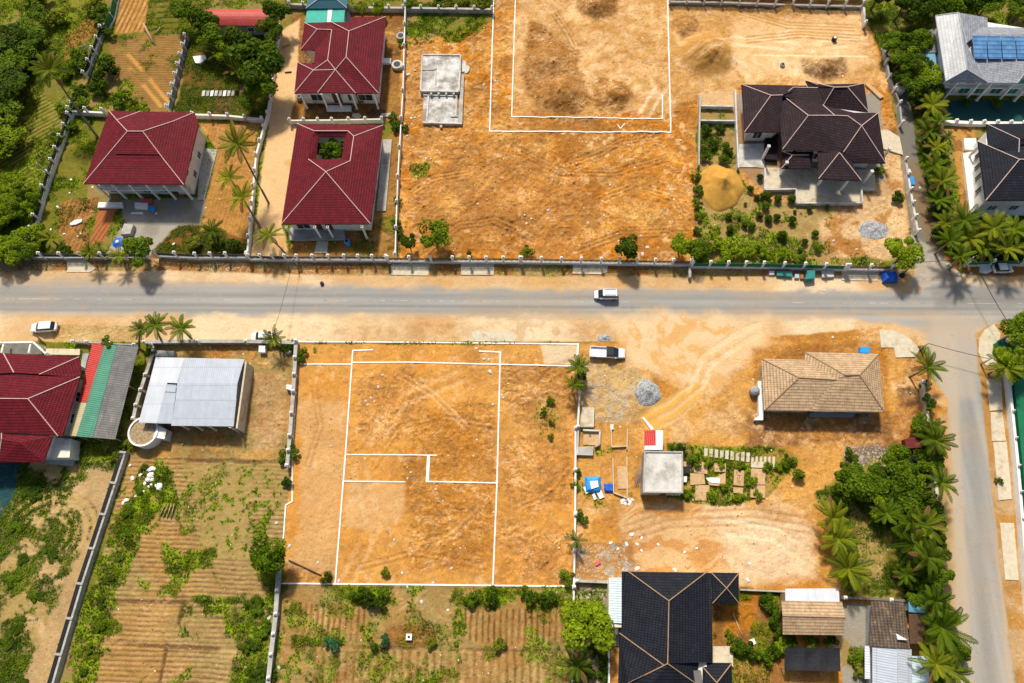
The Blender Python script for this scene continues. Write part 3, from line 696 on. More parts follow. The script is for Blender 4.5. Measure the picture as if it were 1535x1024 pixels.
def H(x, y):
    i = min(max((x - GX0) / GS, 0), len(gx) - 2); j = min(max((y - GY0) / GS, 0), len(gy) - 2)
    a, b = int(i), int(j); u, v = i - a, j - b
    return float((GH[b, a] * (1 - u) + GH[b, a + 1] * u) * (1 - v) + (GH[b + 1, a] * (1 - u) + GH[b + 1, a + 1] * u) * v)

def gridmesh(name, X, Y, Z, colr, m, keep=None):
    ny, nx = X.shape
    me = bpy.data.meshes.new(name)
    idx = np.arange(nx * ny).reshape(ny, nx)
    q = np.stack([idx[:-1, :-1], idx[:-1, 1:], idx[1:, 1:], idx[1:, :-1]], -1).reshape(-1, 4)
    V = np.stack([X, Y, Z], -1).reshape(-1, 3); Cc = colr.reshape(-1, 3); Al = GROUGH.reshape(-1)
    if keep is not None:
        kq = keep.reshape(-1)[q].all(1); q = q[kq]
        used = np.unique(q); remap = np.full(nx * ny, -1); remap[used] = np.arange(len(used))
        q = remap[q]; V = V[used]; Cc = Cc[used]; Al = Al[used]
    me.vertices.add(len(V)); me.vertices.foreach_set('co', V.astype(np.float32).ravel())
    me.loops.add(q.size); me.loops.foreach_set('vertex_index', q.astype(np.int32).ravel())
    me.polygons.add(len(q)); me.polygons.foreach_set('loop_start', np.arange(0, q.size, 4, dtype=np.int32))
    me.polygons.foreach_set('use_smooth', np.ones(len(q), bool))
    at = me.color_attributes.new('soil', 'FLOAT_COLOR', 'POINT')
    at.data.foreach_set('color', np.concatenate([Cc, Al.reshape(-1, 1)], 1).astype(np.float32).ravel())
    me.materials.append(m); me.update(calc_edges=True); me.validate()
    return me

GROUGH = (GCLOD * (1 - .6 * GGREEN)).clip(0, 1).astype(np.float32)
M_SOIL = soilmat('soil'); M_ROAD = soilmat('road_surface', .8, .35)
RDIST = sdist(PXX, PYY, ROAD_MAIN)
Zg = GH - .03 * sstep(-1, 4, RDIST)
tag(link('ground', gridmesh('ground', XX, YY, Zg, GCOL, M_SOIL)), kind='structure')
tag(link('road', gridmesh('road', XX, YY, np.zeros_like(XX) + .012 - .03 * sstep(3, -3, RDIST), GCOL, M_ROAD, RDIST > -2)), kind='structure')
# land beyond the sheet
far = MB()
R_ = 2500
for (x0, x1, y0, y1) in ((-R_, R_, GY1, R_), (-R_, R_, -R_, GY0), (-R_, GX0, GY0, GY1), (GX1, R_, GY0, GY1)):
    far.add([(x0, y0, 0), (x1, y0, 0), (x1, y1, 0), (x0, y1, 0)], [(0, 1, 2, 3)])
M_FAR = mat('far_land', (.12, .12, .035), var=.5, scale=.05, dirt=(.34, .22, .08), dirtamt=.6)
tag(far.build('outer_land', M_FAR), kind='structure')

# ---------------------------------------------------------------- shared materials
M = {}
M['white'] = mat('white_paint', (.80, .79, .75), .6, .1, .8, dirt=(.42, .36, .26), dirtamt=.25)
M['cream'] = mat('cream_render', (.76, .72, .63), .8, .12, .8, dirt=(.36, .30, .2), dirtamt=.3)
M['greywall'] = mat('grey_render', (.33, .34, .34), .85, .2, .8, dirt=(.2, .17, .12), dirtamt=.35)
M['conc'] = mat('concrete', (.44, .42, .37), .9, .2, 1.0, dirt=(.26, .21, .15), dirtamt=.4, bump=.02)
M['whiteconc'] = mat('whitened_concrete', (.6, .58, .53), .9, .15, .9, dirt=(.38, .34, .29), dirtamt=.55, bump=.02)
M['darkconc'] = mat('dark_concrete', (.16, .15, .135), .9, .25, 1.0)
M['slab'] = mat('pale_slab', (.6, .52, .38), .9, .15, 1.3, dirt=(.4, .3, .18), dirtamt=.4, bump=.01)
M['ply'] = mat('plywood', (.56, .36, .18), .8, .2, 2.0, dirt=(.42, .24, .1), dirtamt=.35)
M['wood'] = mat('timber', (.42, .27, .14), .8, .3, 3)
M['darkwood'] = mat('dark_timber', (.10, .055, .03), .7, .3, 3)
M['glass'] = mat('window_glass', (.03, .045, .05), .12, .2, .6, spec=.7)
M['tealglass'] = mat('teal_glass', (.03, .22, .20), .15, .2, .6, spec=.7)
M['black'] = mat('black_paint', (.02, .021, .024), .6, .3, 2)
M['blacktop'] = mat('black_coping', (.018, .018, .02), .8, .5, 2.5, dirt=(.12, .11, .1), dirtamt=.1)
M['iron'] = mat('wrought_iron', (.035, .035, .04), .5, .3, 3)
M['brownpanel'] = mat('brown_railing', (.17, .075, .035), .6, .3, 3)
M['greenfence'] = mat('green_sheet', (.012, .16, .07), .55, .2, .7)
M['teal'] = roofmat('teal_sheet', (.02, .42, .33), 2.0, .3, .05, .6, corr=True, spec=.4)
M['tealdark'] = roofmat('slate_teal_sheet', (.03, .13, .17), 2.0, .3, .05, .7, corr=True)
M['rubber'] = mat('rubber', (.02, .02, .02), .8, .2, 5)
M['carwhite'] = mat('white_car_paint', (.8, .81, .82), .25, .03, 1, spec=.6)
M['carglass'] = mat('car_glass', (.012, .018, .028), .08, .1, 1, spec=.8)
M['chrome'] = mat('bright_metal', (.6, .6, .6), .3, .05, 1, metal=.9)
M['lamp'] = mat('lamp_glass', (.75, .74, .7), .15, .05, 1, spec=.7)
M['redlamp'] = mat('red_lamp_glass', (.5, .02, .02), .2, .05, 1)
M['blue'] = mat('blue_tarpaulin', (.02, .11, .55), .45, .35, 1.5, bump=.05)
M['skyblue'] = mat('bright_blue_plastic', (.03, .30, .72), .45, .2, 1.5, dirt=(.6, .7, .8), dirtamt=.2)
M['red'] = mat('red_paint', (.14, .02, .02), .6, .25, 1.5)
M['line'] = mat('white_marking', (.9, .89, .86), .7, .04, 2)
M['stone'] = mat('pale_stone', (.45, .37, .27), .9, .35, .6)
M['gravel'] = mat('grey_gravel', (.33, .335, .34), .95, .75, 3.5, bump=.12)
M['sandpile'] = mat('builders_sand', (.55, .29, .05), .95, .18, .6, dirt=(.42, .2, .04), dirtamt=.35, bump=.06)
M['bark'] = mat('bark', (.14, .10, .06), .9, .35, 4)
M['palmbark'] = mat('palm_bark', (.22, .18, .13), .9, .35, 4)
M['maroon'] = roofmat('maroon_roof_tiles', (.14, .009, .017), .5, .36, .06, .4, .75, .22, dirt=(.20, .012, .016), dirtamt=.5, spec=.15)
M['brownroof'] = roofmat('dark_brown_roof_tiles', (.034, .019, .023), .5, .36, .06, .45, .75, .25, spec=.15, dirt=(.085, .055, .055), dirtamt=.35)
M['navyroof'] = roofmat('charcoal_roof_tiles', (.015, .017, .025), .5, .36, .06, .4, .75, .25, spec=.15, dirt=(.05, .05, .055), dirtamt=.25)
M['tanroof'] = roofmat('tan_roof_tiles', (.50, .335, .19), .5, .4, .06, .5, .8, .2, dirt=(.27, .165, .085), dirtamt=.4)
M['rustroof'] = roofmat('weathered_brown_roof_tiles', (.12, .085, .06), .5, .4, .06, .4, .8, .5, dirt=(.4, .24, .12), dirtamt=.45)
M['greyroof'] = roofmat('grey_metal_roof', (.30, .315, .35), .55, .6, .04, .72, .4, .15, dirt=(.27, .25, .25), dirtamt=.35)
M['tin'] = roofmat('white_metal_sheet', (.46, .50, .56), 3.2, .36, .05, .75, .4, .1, dirt=(.5, .5, .5), dirtamt=.2, corr=True, spec=.5)
M['tinwhite'] = roofmat('bright_metal_sheet', (.60, .63, .68), 3.2, .36, .05, .75, .4, .08, corr=True, spec=.5)
M['tinpale'] = roofmat('pale_blue_sheet', (.55, .68, .72), 3.2, .36, .05, .75, .4, .1, corr=True, spec=.5)
M['tingrey'] = roofmat('weathered_grey_sheet', (.17, .165, .155), 2.4, .4, .06, .6, .8, .3, dirt=(.26, .25, .22), dirtamt=.5, corr=True)
M['tinred'] = roofmat('red_sheet', (.52, .028, .018), 2.4, .36, .05, .6, .55, .2, corr=True)
M['tinred2'] = roofmat('faded_red_sheet', (.48, .06, .045), 2.4, .36, .05, .6, .55, .2, dirt=(.55, .22, .16), dirtamt=.2, corr=True)
M['tingreen'] = roofmat('green_sheet_roof', (.06, .25, .16), 2.4, .36, .05, .6, .6, .2, dirt=(.1, .25, .25), dirtamt=.3, corr=True)
M['tincream'] = roofmat('cream_sheet', (.50, .42, .24), 2.4, .36, .05, .6, .7, .2, corr=True)
M['tinblue'] = roofmat('blue_sheet', (.12, .32, .48), 1.2, .36, .05, .5, .5, .2, dirt=(.06, .15, .22), dirtamt=.3, corr=True)
M['ridge'] = mat('ridge_mortar', (.72, .60, .52), .8, .15, 1.5)
M['ridgepink'] = mat('pale_ridge_mortar', (.60, .42, .37), .8, .15, 1.5)
M['ridgetan'] = mat('tan_ridge_mortar', (.36, .23, .13), .8, .2, 1.5)
M['ridgegrey'] = mat('grey_ridge_cap', (.45, .46, .48), .6, .15, 1.5)
M['solar'] = roofmat('solar_cells', (.10, .26, .50), .9, .9, .01, .5, .2, .15, dirt=(.2, .42, .68), dirtamt=.45, spec=.6)
M['tarp'] = mat('black_shade_cloth', (.018, .018, .022), .7, .3, .8, bump=.06)
M['terratile'] = mat('terracotta_floor', (.42, .15, .06), .8, .25, 1.5)
M['pinkplastic'] = mat('faded_red_sheeting', (.55, .12, .12), .7, .3, 1.5)

def W(pts, h=0.0): return [g(p[0], p[1], h) for p in pts]

def offset(poly, d):
    """shrink an xy polygon by d"""
    n = len(poly)
    A = sum(poly[i][0] * poly[(i + 1) % n][1] - poly[(i + 1) % n][0] * poly[i][1] for i in range(n))
    sg = 1 if A > 0 else -1; out = []
    for i in range(n):
        p0, p, p1 = Vector(poly[i - 1][:2]), Vector(poly[i][:2]), Vector(poly[(i + 1) % n][:2])
        e0 = (p - p0).normalized(); e1 = (p1 - p).normalized()
        n0 = Vector((-e0.y, e0.x)) * sg; n1 = Vector((-e1.y, e1.x)) * sg
        b = n0 + n1; b = b / max(b.length_squared / 2, .4)
        out.append((p.x + b.x * d, p.y + b.y * d))
    return out

def roof(name, verts, faces, hips, m, parent, ridge='ridgepink', thick=.22, rw=.13, cap='ridge_cap', label=None):
    """verts: (photo x, photo y, height). One closed shell, ridge caps as its own mesh"""
    V = [g(*v) for v in verts]
    mb = MB()
    fs = []
    for f in faces:
        p = [V[i] for i in f]
        nz = sum((p[i].x * p[(i + 1) % len(p)].y - p[(i + 1) % len(p)].x * p[i].y) for i in range(len(p)))
        fs.append(tuple(f) if nz > 0 else tuple(f[::-1]))
    n = len(V)
    edges = {}
    for f in fs:
        for i in range(len(f)): edges[(f[i], f[(i + 1) % len(f)])] = 1
    bd = [(a, b) for (a, b) in edges if (b, a) not in edges]
    allf = list(fs) + [tuple(n + i for i in f[::-1]) for f in fs] + [(b, a, n + a, n + b) for a, b in bd]
    mb.cur = 0
    mb.add(V + [v - Vector((0, 0, thick)) for v in V], fs)
    b0 = 0
    mb.cur = 1
    mb.f += [tuple(i for i in f) for f in allf[len(fs):]]; mb.mi += [1] * (len(allf) - len(fs))
    o = mb.build(name, [m, m], parent, uv=True)
    if label: o['label'] = label
    if hips:
        r = MB()
        for a, b in hips:
            pa = V[a] if isinstance(a, int) else g(*a); pb = V[b] if isinstance(b, int) else g(*b)
            r.bar(pa + Vector((0, 0, .04)), pb + Vector((0, 0, .04)), rw, .12)
        r.build(cap, M[ridge], o)
    return o

def window(parent, p0, p1, t0, t1, z0, z1, frame='white', pane='glass', name='window', bars=1, out=.04):
    """a window on the wall running p0 -> p1 (outside on the right hand), t in metres along it"""
    d = Vector((p1[0] - p0[0], p1[1] - p0[1], 0)).normalized(); nrm = Vector((d.y, -d.x, 0))
    a = Vector((p0[0], p0[1], 0)) + d * t0; b = Vector((p0[0], p0[1], 0)) + d * t1
    f = MB(); w = .12; u = Vector((0, 0, 1))
    o_ = nrm * out
    f.bar(a + u * z0 + o_, b + u * z0 + o_, w, w); f.bar(a + u * z1 + o_, b + u * z1 + o_, w, w)
    f.bar(a + u * (z0 + w / 2) + o_, a + u * (z1 - w / 2) + o_, w - .004, w - .004); f.bar(b + u * (z0 + w / 2) + o_, b + u * (z1 - w / 2) + o_, w - .004, w - .004)
    for k in range(bars):
        q = a + (b - a) * ((k + 1) / (bars + 1)); f.bar(q + u * (z0 + .07) + o_, q + u * (z1 - .07) + o_, .06, .06)
    fo = f.build(name, M[frame], parent)
    g_ = MB(); q = nrm * .02
    g_.bar((a + b) / 2 + u * (z0 + .05) + q, (a + b) / 2 + u * (z1 - .05) + q, (b - a).length - .1, .03)
    # oriented slab: rebuild with exact axes
    g_ = MB(); hw = d * ((b - a).length / 2 - .05); c = (a + b) / 2
    vs = [c - hw + u * z0 + q, c + hw + u * z0 + q, c + hw + u * z1 + q, c - hw + u * z1 + q]
    vs += [v - nrm * .06 for v in vs]
    g_.add(vs, [(0, 1, 2, 3), (7, 6, 5, 4), (0, 4, 5, 1), (1, 5, 6, 2), (2, 6, 7, 3), (3, 7, 4, 0)])
    g_.build('pane', M[pane], fo)
    return fo

def door(parent, p0, p1, t0, t1, z0, z1, m='darkwood', name='door'):
    d = Vector((p1[0] - p0[0], p1[1] - p0[1], 0)).normalized(); nrm = Vector((d.y, -d.x, 0))
    a = Vector((p0[0], p0[1], 0)) + d * t0; b = Vector((p0[0], p0[1], 0)) + d * t1
    mb = MB(); q = nrm * .05; u = Vector((0, 0, 1))
    vs = [a + u * z0 + q, b + u * z0 + q, b + u * z1 + q, a + u * z1 + q]; vs += [v - nrm * .1 for v in vs]
    mb.add(vs, [(0, 1, 2, 3), (7, 6, 5, 4), (0, 4, 5, 1), (1, 5, 6, 2), (2, 6, 7, 3), (3, 7, 4, 0)])
    o = mb.build(name, M[m], parent)
    h = MB(); h.bar(a + d * .12 + u * (z0 + 1) + nrm * .12, a + d * .12 + u * (z0 + 1.2) + nrm * .12, .05); h.build('handle', M['chrome'], o)
    return o

def walls(parent, poly, z0, z1, m='cream', name='wall'):
    mb = MB(); mb.prism([(p[0], p[1]) for p in poly], z0, z1); return mb.build(name, M[m], parent)

def column(parent, x, y, z0, z1, w=.4, m='white', name='column'):
    mb = MB(); mb.box((x, y, (z0 + z1) / 2), (w, w, z1 - z0)); mb.box((x, y, z0 + .14), (w + .16, w + .16, .3)); mb.box((x, y, z1 - .1), (w + .14, w + .14, .2))
    return mb.build(name, M[m], parent)

def centre(pts):
    return (sum(p[0] for p in pts) / len(pts), sum(p[1] for p in pts) / len(pts))

def zz(ox, oy):
    """zoomed-crop coordinates -> photo pixels"""
    return lambda x, y, h: (ox + x / 3.7925, oy + y / 3.7925, h)

def slab(parent, pts, z0, z1, m, name='slab', h=None):
    mb = MB(); P = W(pts, z1 if h is None else h); mb.prism([(p.x, p.y) for p in P], z0, z1); return mb.build(name, M[m], parent)

def sun_side_edge(poly, k=0):
    """index of the edge facing the road side given by the lowest mean y; returns (p_left, p_right) with outside on the right-hand"""
    n = len(poly); best = None
    for i in range(n):
        a, b = poly[i], poly[(i + 1) % n]
        key = (a[1] + b[1]) / 2 - .001 * math.hypot(a[0] - b[0], a[1] - b[1])
        if best is None or key < best[0]: best = (key, a, b)
    _, a, b = best
    return (a, b) if a[0] < b[0] else (b, a)

HOUSES = {}
def house_base(name, label, cat, pts, h, group=None):
    c = centre(pts); p = g(c[0], c[1], h)
    e = empty(name, (p.x, p.y, 0), label, cat, group)
    return e

# ================================================================ HOUSE with two storeys, north-west
z1 = zz(0, 0); z2 = zz(380, 0); z3 = zz(760, 0); z4 = zz(1135, 0); z5 = zz(0, 250); z6 = zz(380, 250); z7 = zz(760, 250); z8 = zz(1135, 250)
y1 = zz(0, 500); y2 = zz(380, 500); y3 = zz(760, 500); y4 = zz(1135, 500); y5 = zz(0, 754); y6 = zz(380, 754); y7 = zz(760, 754); y8 = zz(1135, 754)

def ring_posts(parent, pts, z0, z1_, w=.3, m='white'):
    for p in pts: column(parent, p[0], p[1], z0, z1_, w, m)

e = house_base('two_storey_house', 'two storey cream house with maroon hipped roof, farthest west beside a grey concrete yard', 'house', [(163, 166), (291, 169), (275, 276), (126, 276)], 6)
roof('roof', [z1(620, 630, 6.2), z1(1105, 640, 6.2), z1(1130, 705, 6.2), z5(1045, 102, 6.2), z5(475, 97, 6.2), z1(725, 747, 8.6), z1(812, 747, 8.6), z1(930, 1000 - 95, 7.1), z1(592, 905, 7.1), z1(665, 683, 7.5), z1(985, 690, 7.1), z1(800, 633, 6.3)],
     [[0, 1, 2, 3, 4]][:0] + [[0, 9, 5, 8, 4], [0, 11, 9], [9, 11, 1, 10, 6, 5], [10, 1, 2, 3, 7, 6], [5, 6, 7, 8], [8, 7, 3, 4]],
     [(0, 9), (9, 5), (5, 6), (6, 10), (10, 1), (5, 8), (8, 4), (6, 7), (7, 3), (9, 11)], M['maroon'], e)
# raised second tier step and small east lean
mb = MB(); a = g(*z1(660, 875, 7.35)); b = g(*z1(905, 877, 7.35)); mb.bar(a, b, .25, .3); mb.build('roof_step', M['maroon'], e, uv=True)
P = offset([tuple(g(*p)[:2]) for p in (z1(620, 630, 6.2), z1(1130, 660, 6.2), z5(1045, 102, 6.2), z5(475, 97, 6.2))], 1.0)
ymin = min(P[2][1], P[3][1])
W1 = [P[0], P[1], (P[2][0], P[2][1] + .7), (P[3][0], P[3][1] + .7)]
walls(e, W1, -.3, 6.05, 'cream')
a, b = sun_side_edge(W1)
L = math.hypot(b[0] - a[0], b[1] - a[1])
for i in range(5): window(e, a, b, .8 + i * L / 5.2, 2.4 + i * L / 5.2, 3.9, 5.4)
for i in (0, 2, 3): window(e, a, b, .8 + i * L / 5.2, 2.5 + i * L / 5.2, .8, 2.4)
door(e, a, b, L * .74, L * .74 + 1.5, .1, 2.4)
# balcony with posts
mb = MB(); mb.prism([a, b, (b[0], b[1] - 1.2), (a[0], a[1] - 1.2)], 3.05, 3.25); mb.build('balcony', M['white'], e)
for t in np.linspace(.02, .98, 6): column(e, a[0] + (b[0] - a[0]) * t, a[1] + (b[1] - a[1]) * t - 1.05, -.2, 6.05, .34)
mb = MB()
for t in np.linspace(0, .98, 34): mb.box((a[0] + (b[0] - a[0]) * t, a[1] + (b[1] - a[1]) * t - 1.1, 3.7), (.06, .06, .9))
mb.bar((a[0], a[1] - 1.1, 4.15), (b[0], b[1] - 1.1, 4.15), .12); mb.build('balustrade', M['white'], e)
ra, rb = W1[2], W1[1]
for t in (1.5, 5, 8.5): window(e, ra, rb, t, t + 1.4, 3.9, 5.3)
for t in (3, 7.5): window(e, ra, rb, t, t + 1.4, .9, 2.3)
slab(e, [(148, 303), (183, 303), (184, 311), (146, 311)], -.2, .5, 'white', 'terrace')
slab(e, [(300, 222), (326, 224), (306, 300), (296, 300)], -.2, .15, 'conc', 'side_path')

# ================================================================ northern maroon house with hipped wings
e = house_base('bungalow', 'maroon roofed house with staggered hips, standing behind the courtyard house', 'house', [(450, 30), (578, 25), (567, 140), (441, 140)], 4)
E_ = 4.8
roof('roof', [z2(290, 130, E_), z2(440, 125, E_ + .6), z2(545, 128, E_), z2(550, 97, E_), z2(752, 95, E_), z2(710, 530, E_), z2(580, 530, E_), z2(365, 527, E_), z2(232, 530, E_), z2(250, 355, E_),
              z2(345, 365, E_ + .2), z2(350, 285, E_ + .2), z2(268, 283, E_), z2(362, 167, 6.2), z2(445, 170, 5.9), z2(543, 178, 6.9), z2(527, 325, 6.9), z2(422, 342, 6.2), z2(466, 397, 5.9), z2(340, 400, 5.9)],
     [[0, 1, 14, 13], [0, 13, 12], [13, 14, 17, 11, 12], [1, 2, 15, 14], [2, 3, 4, 15], [15, 4, 5, 16], [14, 15, 16, 18, 17], [16, 5, 6, 18], [18, 6, 7], [19, 18, 7, 8], [19, 8, 9], [9, 10, 17, 18, 19][0:2] + [19], [10, 11, 17], [10, 17, 18, 19]],
     [(0, 13), (13, 14), (13, 12), (14, 17), (15, 4), (1, 15), (15, 16), (16, 18), (16, 5), (17, 19), (19, 18), (19, 8), (18, 7), (18, 6), (17, 18), (9, 19)], M['maroon'], e)
Pw = offset([tuple(g(*p)[:2]) for p in (z2(290, 130, E_), z2(752, 95, E_), z2(710, 530, E_), z2(232, 530, E_), z2(250, 355, E_), z2(345, 365, E_), z2(350, 285, E_), z2(268, 283, E_))], .9)
Pw[2] = (Pw[2][0], Pw[2][1] + .5); Pw[3] = (Pw[3][0], Pw[3][1] + .5)
walls(e, Pw, -.3, E_ - .1, 'cream')
a, b = Pw[3], Pw[2]; L = math.hypot(b[0] - a[0], b[1] - a[1])
window(e, a, b, 1.5, 4.2, .9, 2.8); window(e, a, b, L - 4, L - 1, .9, 2.8); window(e, a, b, 9.2, 10.6, .9, 2.8)
door(e, a, b, 6, 7.8, .2, 2.9); door(e, a, b, 11, 12.2, .2, 2.9)
for t in (.02, .3, .5, .7, .99): column(e, a[0] + (b[0] - a[0]) * t, a[1] + (b[1] - a[1]) * t - 1.3, -.2, E_ - .15, .3)
slab(e, [z2(410, 598, 0)[:2], z2(555, 600, 0)[:2], z2(555, 628, 0)[:2], z2(415, 628, 0)[:2]], -.2, .4, 'white', 'porch_step')
a2, b2 = Pw[2], Pw[1]
for t in (3, 8): window(e, a2, b2, t, t + 1.3, 1, 2.4)
slab(e, [z2(725, 330, 0)[:2], z2(782, 330, 0)[:2], z2(780, 360, 0)[:2], z2(725, 358, 0)[:2]], -.2, .5, 'white', 'side_step')

# ================================================================ courtyard house
e = house_base('courtyard_house', 'maroon roofed house with a square planted courtyard open in its roof', 'house', [(445, 185), (575, 188), (555, 336), (422, 336)], 4)
E_ = 4.6
roof('roof', [z2(248, 703, E_), z2(738, 712, E_), z6(665, 325, E_), z6(158, 327, E_), z2(345, 745, 5.6), z2(537, 745, 5.6), z2(570, 775, 5.8), z2(550, 915, 6.3), z2(412, 977, 7.0), z2(312, 905, 6.0),
              z2(370, 775, 5.0), z2(518, 777, 5.0), z2(500, 907, 5.0), z2(355, 905, 5.0), z2(330, 780, 5.7)],
     [[0, 1, 6, 5, 4], [1, 2, 8, 7, 6], [2, 3, 8], [3, 0, 4, 14, 9, 8], [4, 5, 11, 10], [5, 6, 7, 12, 11], [7, 8, 9, 13, 12], [9, 14, 4, 10, 13]],
     [(0, 4), (4, 5), (5, 6), (6, 1), (6, 7), (7, 8), (8, 9), (8, 3), (8, 2)], M['maroon'], e)
Po = offset([tuple(g(*p)[:2]) for p in (z2(248, 703, E_), z2(738, 712, E_), z6(665, 325, E_), z6(158, 327, E_))], .9)
Pi = offset([tuple(g(*p)[:2]) for p in (z2(370, 775, 5), z2(518, 777, 5), z2(500, 907, 5), z2(355, 905, 5))], -.6)
Po[2] = (Po[2][0], Po[2][1] + .3); Po[3] = (Po[3][0], Po[3][1] + .3)
mb = MB()
mb.add([(x, y, z) for P_ in (Po, Pi) for z in (-.3, E_ - .1) for x, y in P_],
       [(i, (i + 1) % 4, 4 + (i + 1) % 4, 4 + i) for i in range(4)] + [(8 + i, 12 + i, 12 + (i + 1) % 4, 8 + (i + 1) % 4) for i in range(4)] + [(4 + i, 4 + (i + 1) % 4, 12 + (i + 1) % 4, 12 + i) for i in range(4)])
mb.build('wall', M['cream'], e)
a, b = Po[3], Po[2]; L = math.hypot(b[0] - a[0], b[1] - a[1])
window(e, a, b, 1, 3.6, .9, 2.8); window(e, a, b, 8.4, 12, 2.3, 3.4, pane='tealglass'); door(e, a, b, 4.6, 5.8, .4, 2.8); door(e, a, b, 6.6, 7.8, .4, 2.8)
for t in (.0, .36, .52, .95): column(e, a[0] + (b[0] - a[0]) * t, a[1] + (b[1] - a[1]) * t - 1.7, -.2, E_ - .15, .3)
slab(e, [z6(205, 355, 0)[:2], z6(215, 345, 0)[:2], z6(515, 350, 0)[:2], z6(520, 412, 0)[:2], z6(205, 418, 0)[:2]], -.2, .45, 'greywall', 'porch_floor')
slab(e, [z6(360, 424, 0)[:2], z6(425, 424, 0)[:2], z6(418, 490, 0)[:2], z6(345, 490, 0)[:2]], -.2, .1, 'conc', 'front_path')
slab(e, [z2(735, 792, 0)[:2], z2(787, 792, 0)[:2], z6(752, 250, 0)[:2], z6(700, 250, 0)[:2]], -.2, .25, 'conc', 'side_path')
a, b = Po[2], Po[1]
for t in (1.2, 5, 9, 13): window(e, a, b, t, t + 1.6, 1, 2.5)
mb = MB(); mb.prism([tuple(g(*p)[:2]) for p in (z2(440, 897, .5), z2(500, 897, .5), z2(498, 915, .5), z2(438, 915, .5))], -.1, .5); mb.build('courtyard_step', M['white'], e)

# ================================================================ turquoise roofed outbuilding
e = house_base('outbuilding', 'small outbuilding with turquoise sheet roof and slate blue hip at the north edge', 'outbuilding', [(458, 10), (520, 12), (515, 35), (455, 35)], 3)
roof('roof', [z2(305, 48, 3.2), z2(420, 48, 3.2), z2(415, 128, 2.8), z2(293, 130, 2.8)], [[0, 1, 2, 3]], [], M['teal'], e, thick=.08)
roof('roof', [z2(452, 50, 3.2), z2(520, 54, 3.2), z2(513, 125, 2.8), z2(442, 126, 2.8)], [[0, 1, 2, 3]], [], M['teal'], e, thick=.08)
roof('roof', [z2(422, 48, 3.25), z2(450, 50, 3.25), z2(440, 126, 2.85), z2(416, 127, 2.85)], [[0, 1, 2, 3]], [], M['tinwhite'], e, thick=.08, label='white sheet roof strip')
roof('roof', [z2(298, 48, 3.5), z2(530, 46, 3.5), z2(470, -5, 4.4), z2(370, -5, 4.4), z2(545, -60, 3.5), z2(320, -60, 3.5)], [[0, 1, 2, 3], [1, 4, 2], [3, 5, 0], [2, 4, 5, 3]], [(0, 3), (1, 2), (3, 2)], M['tealdark'], e, ridge='ridgegrey', label='slate blue hipped roof')
Pw = offset([tuple(g(*p)[:2]) for p in (z2(305, -50, 3), z2(530, -50, 3), z2(515, 125, 3), z2(300, 128, 3))], .4); walls(e, Pw, -.3, 2.7, 'greywall')
a, b = Pw[1], Pw[2]
window(e, b, a, 1, 2, 1, 2)
slab(e, [z2(518, 66, 0)[:2], z2(545, 66, 0)[:2], z2(542, 125, 0)[:2], z2(515, 125, 0)[:2]], -.2, 1.2, 'greywall', 'water_tank')

# ================================================================ red barrel-roof shed
e = house_base('red_shed', 'long shed with faded red curved sheet roof among trees at the north edge', 'shed', [(293, 14), (395, 12), (406, 38), (305, 30)], 3)
mb = MB(); A_, B_, C_, D_ = g(*z1(1112, 55, 3)), g(*z1(1500, 52, 3)), g(*z1(1538, 148, 3)), g(*z1(1130, 142, 3))
vs = []; nseg = 8
for i in range(nseg + 1):
    t = i / nseg; z = 3 + .9 * math.sin(math.pi * t)
    l = A_.lerp(D_, t); r = B_.lerp(C_, t); vs += [(l.x, l.y, z), (r.x, r.y, z)]
n0 = len(vs); vs += [(x, y, z - .1) for x, y, z in vs]
fs = [(2 * i, 2 * i + 2, 2 * i + 3, 2 * i + 1) for i in range(nseg)] + [(n0 + 2 * i, n0 + 2 * i + 1, n0 + 2 * i + 3, n0 + 2 * i + 2) for i in range(nseg)]
mb.add(vs, fs); mb.build('roof', M['tinred2'], e, uv=True)
roof('roof', [z2(58, 85, 2.6), z2(85, 90, 2.6), z2(108, 148, 2.4), z2(65, 150, 2.4)], [[0, 1, 2, 3]], [], M['tinred'], e, thick=.08, label='darker red lean-to roof')
Pw = offset([(p.x, p.y) for p in (A_, B_, C_, D_)], .3); walls(e, Pw, -.3, 2.98, 'greywall'); a, b = sun_side_edge(Pw)
for t in (2, 6, 10): window(e, a, b, t, t + 1.4, 1, 2.2)

# ================================================================ dark brown complex
e = house_base('villa', 'sprawling villa with dark brown tiled hips above a concrete terrace', 'house', [(1112, 126), (1300, 122), (1327, 245), (1116, 198)], 4)
E_ = 4.4
roof('roof', [z3(1333, 480, E_), z4(280, 487, E_), z4(330, 590, E_), z4(135, 590, E_), z4(130, 750, E_), z3(1350, 752, E_), z4(78, 543, 6.5), z4(145, 541, 6.5)], [[0, 1, 7, 6], [0, 6, 5], [6, 7, 3, 4, 5], [7, 1, 2, 3]], [(0, 6), (6, 5), (6, 7)], M['brownroof'], e, label='west wing roof')
roof('roof', [z4(275, 459, E_ + .5), z4(607, 475, E_ + .5), z4(632, 635, E_ + .5), z4(375, 600, E_ + .5), z4(340, 590, E_ + .5), z4(437, 497, 6.9), z4(512, 495, 6.9), z4(340, 480, E_ + .9)], [[0, 7, 5, 3, 4], [7, 1, 6, 5], [5, 6, 2, 3], [6, 1, 2]], [(0, 5), (5, 3), (5, 6), (6, 1), (6, 2)], M['brownroof'], e, label='north-east roof')
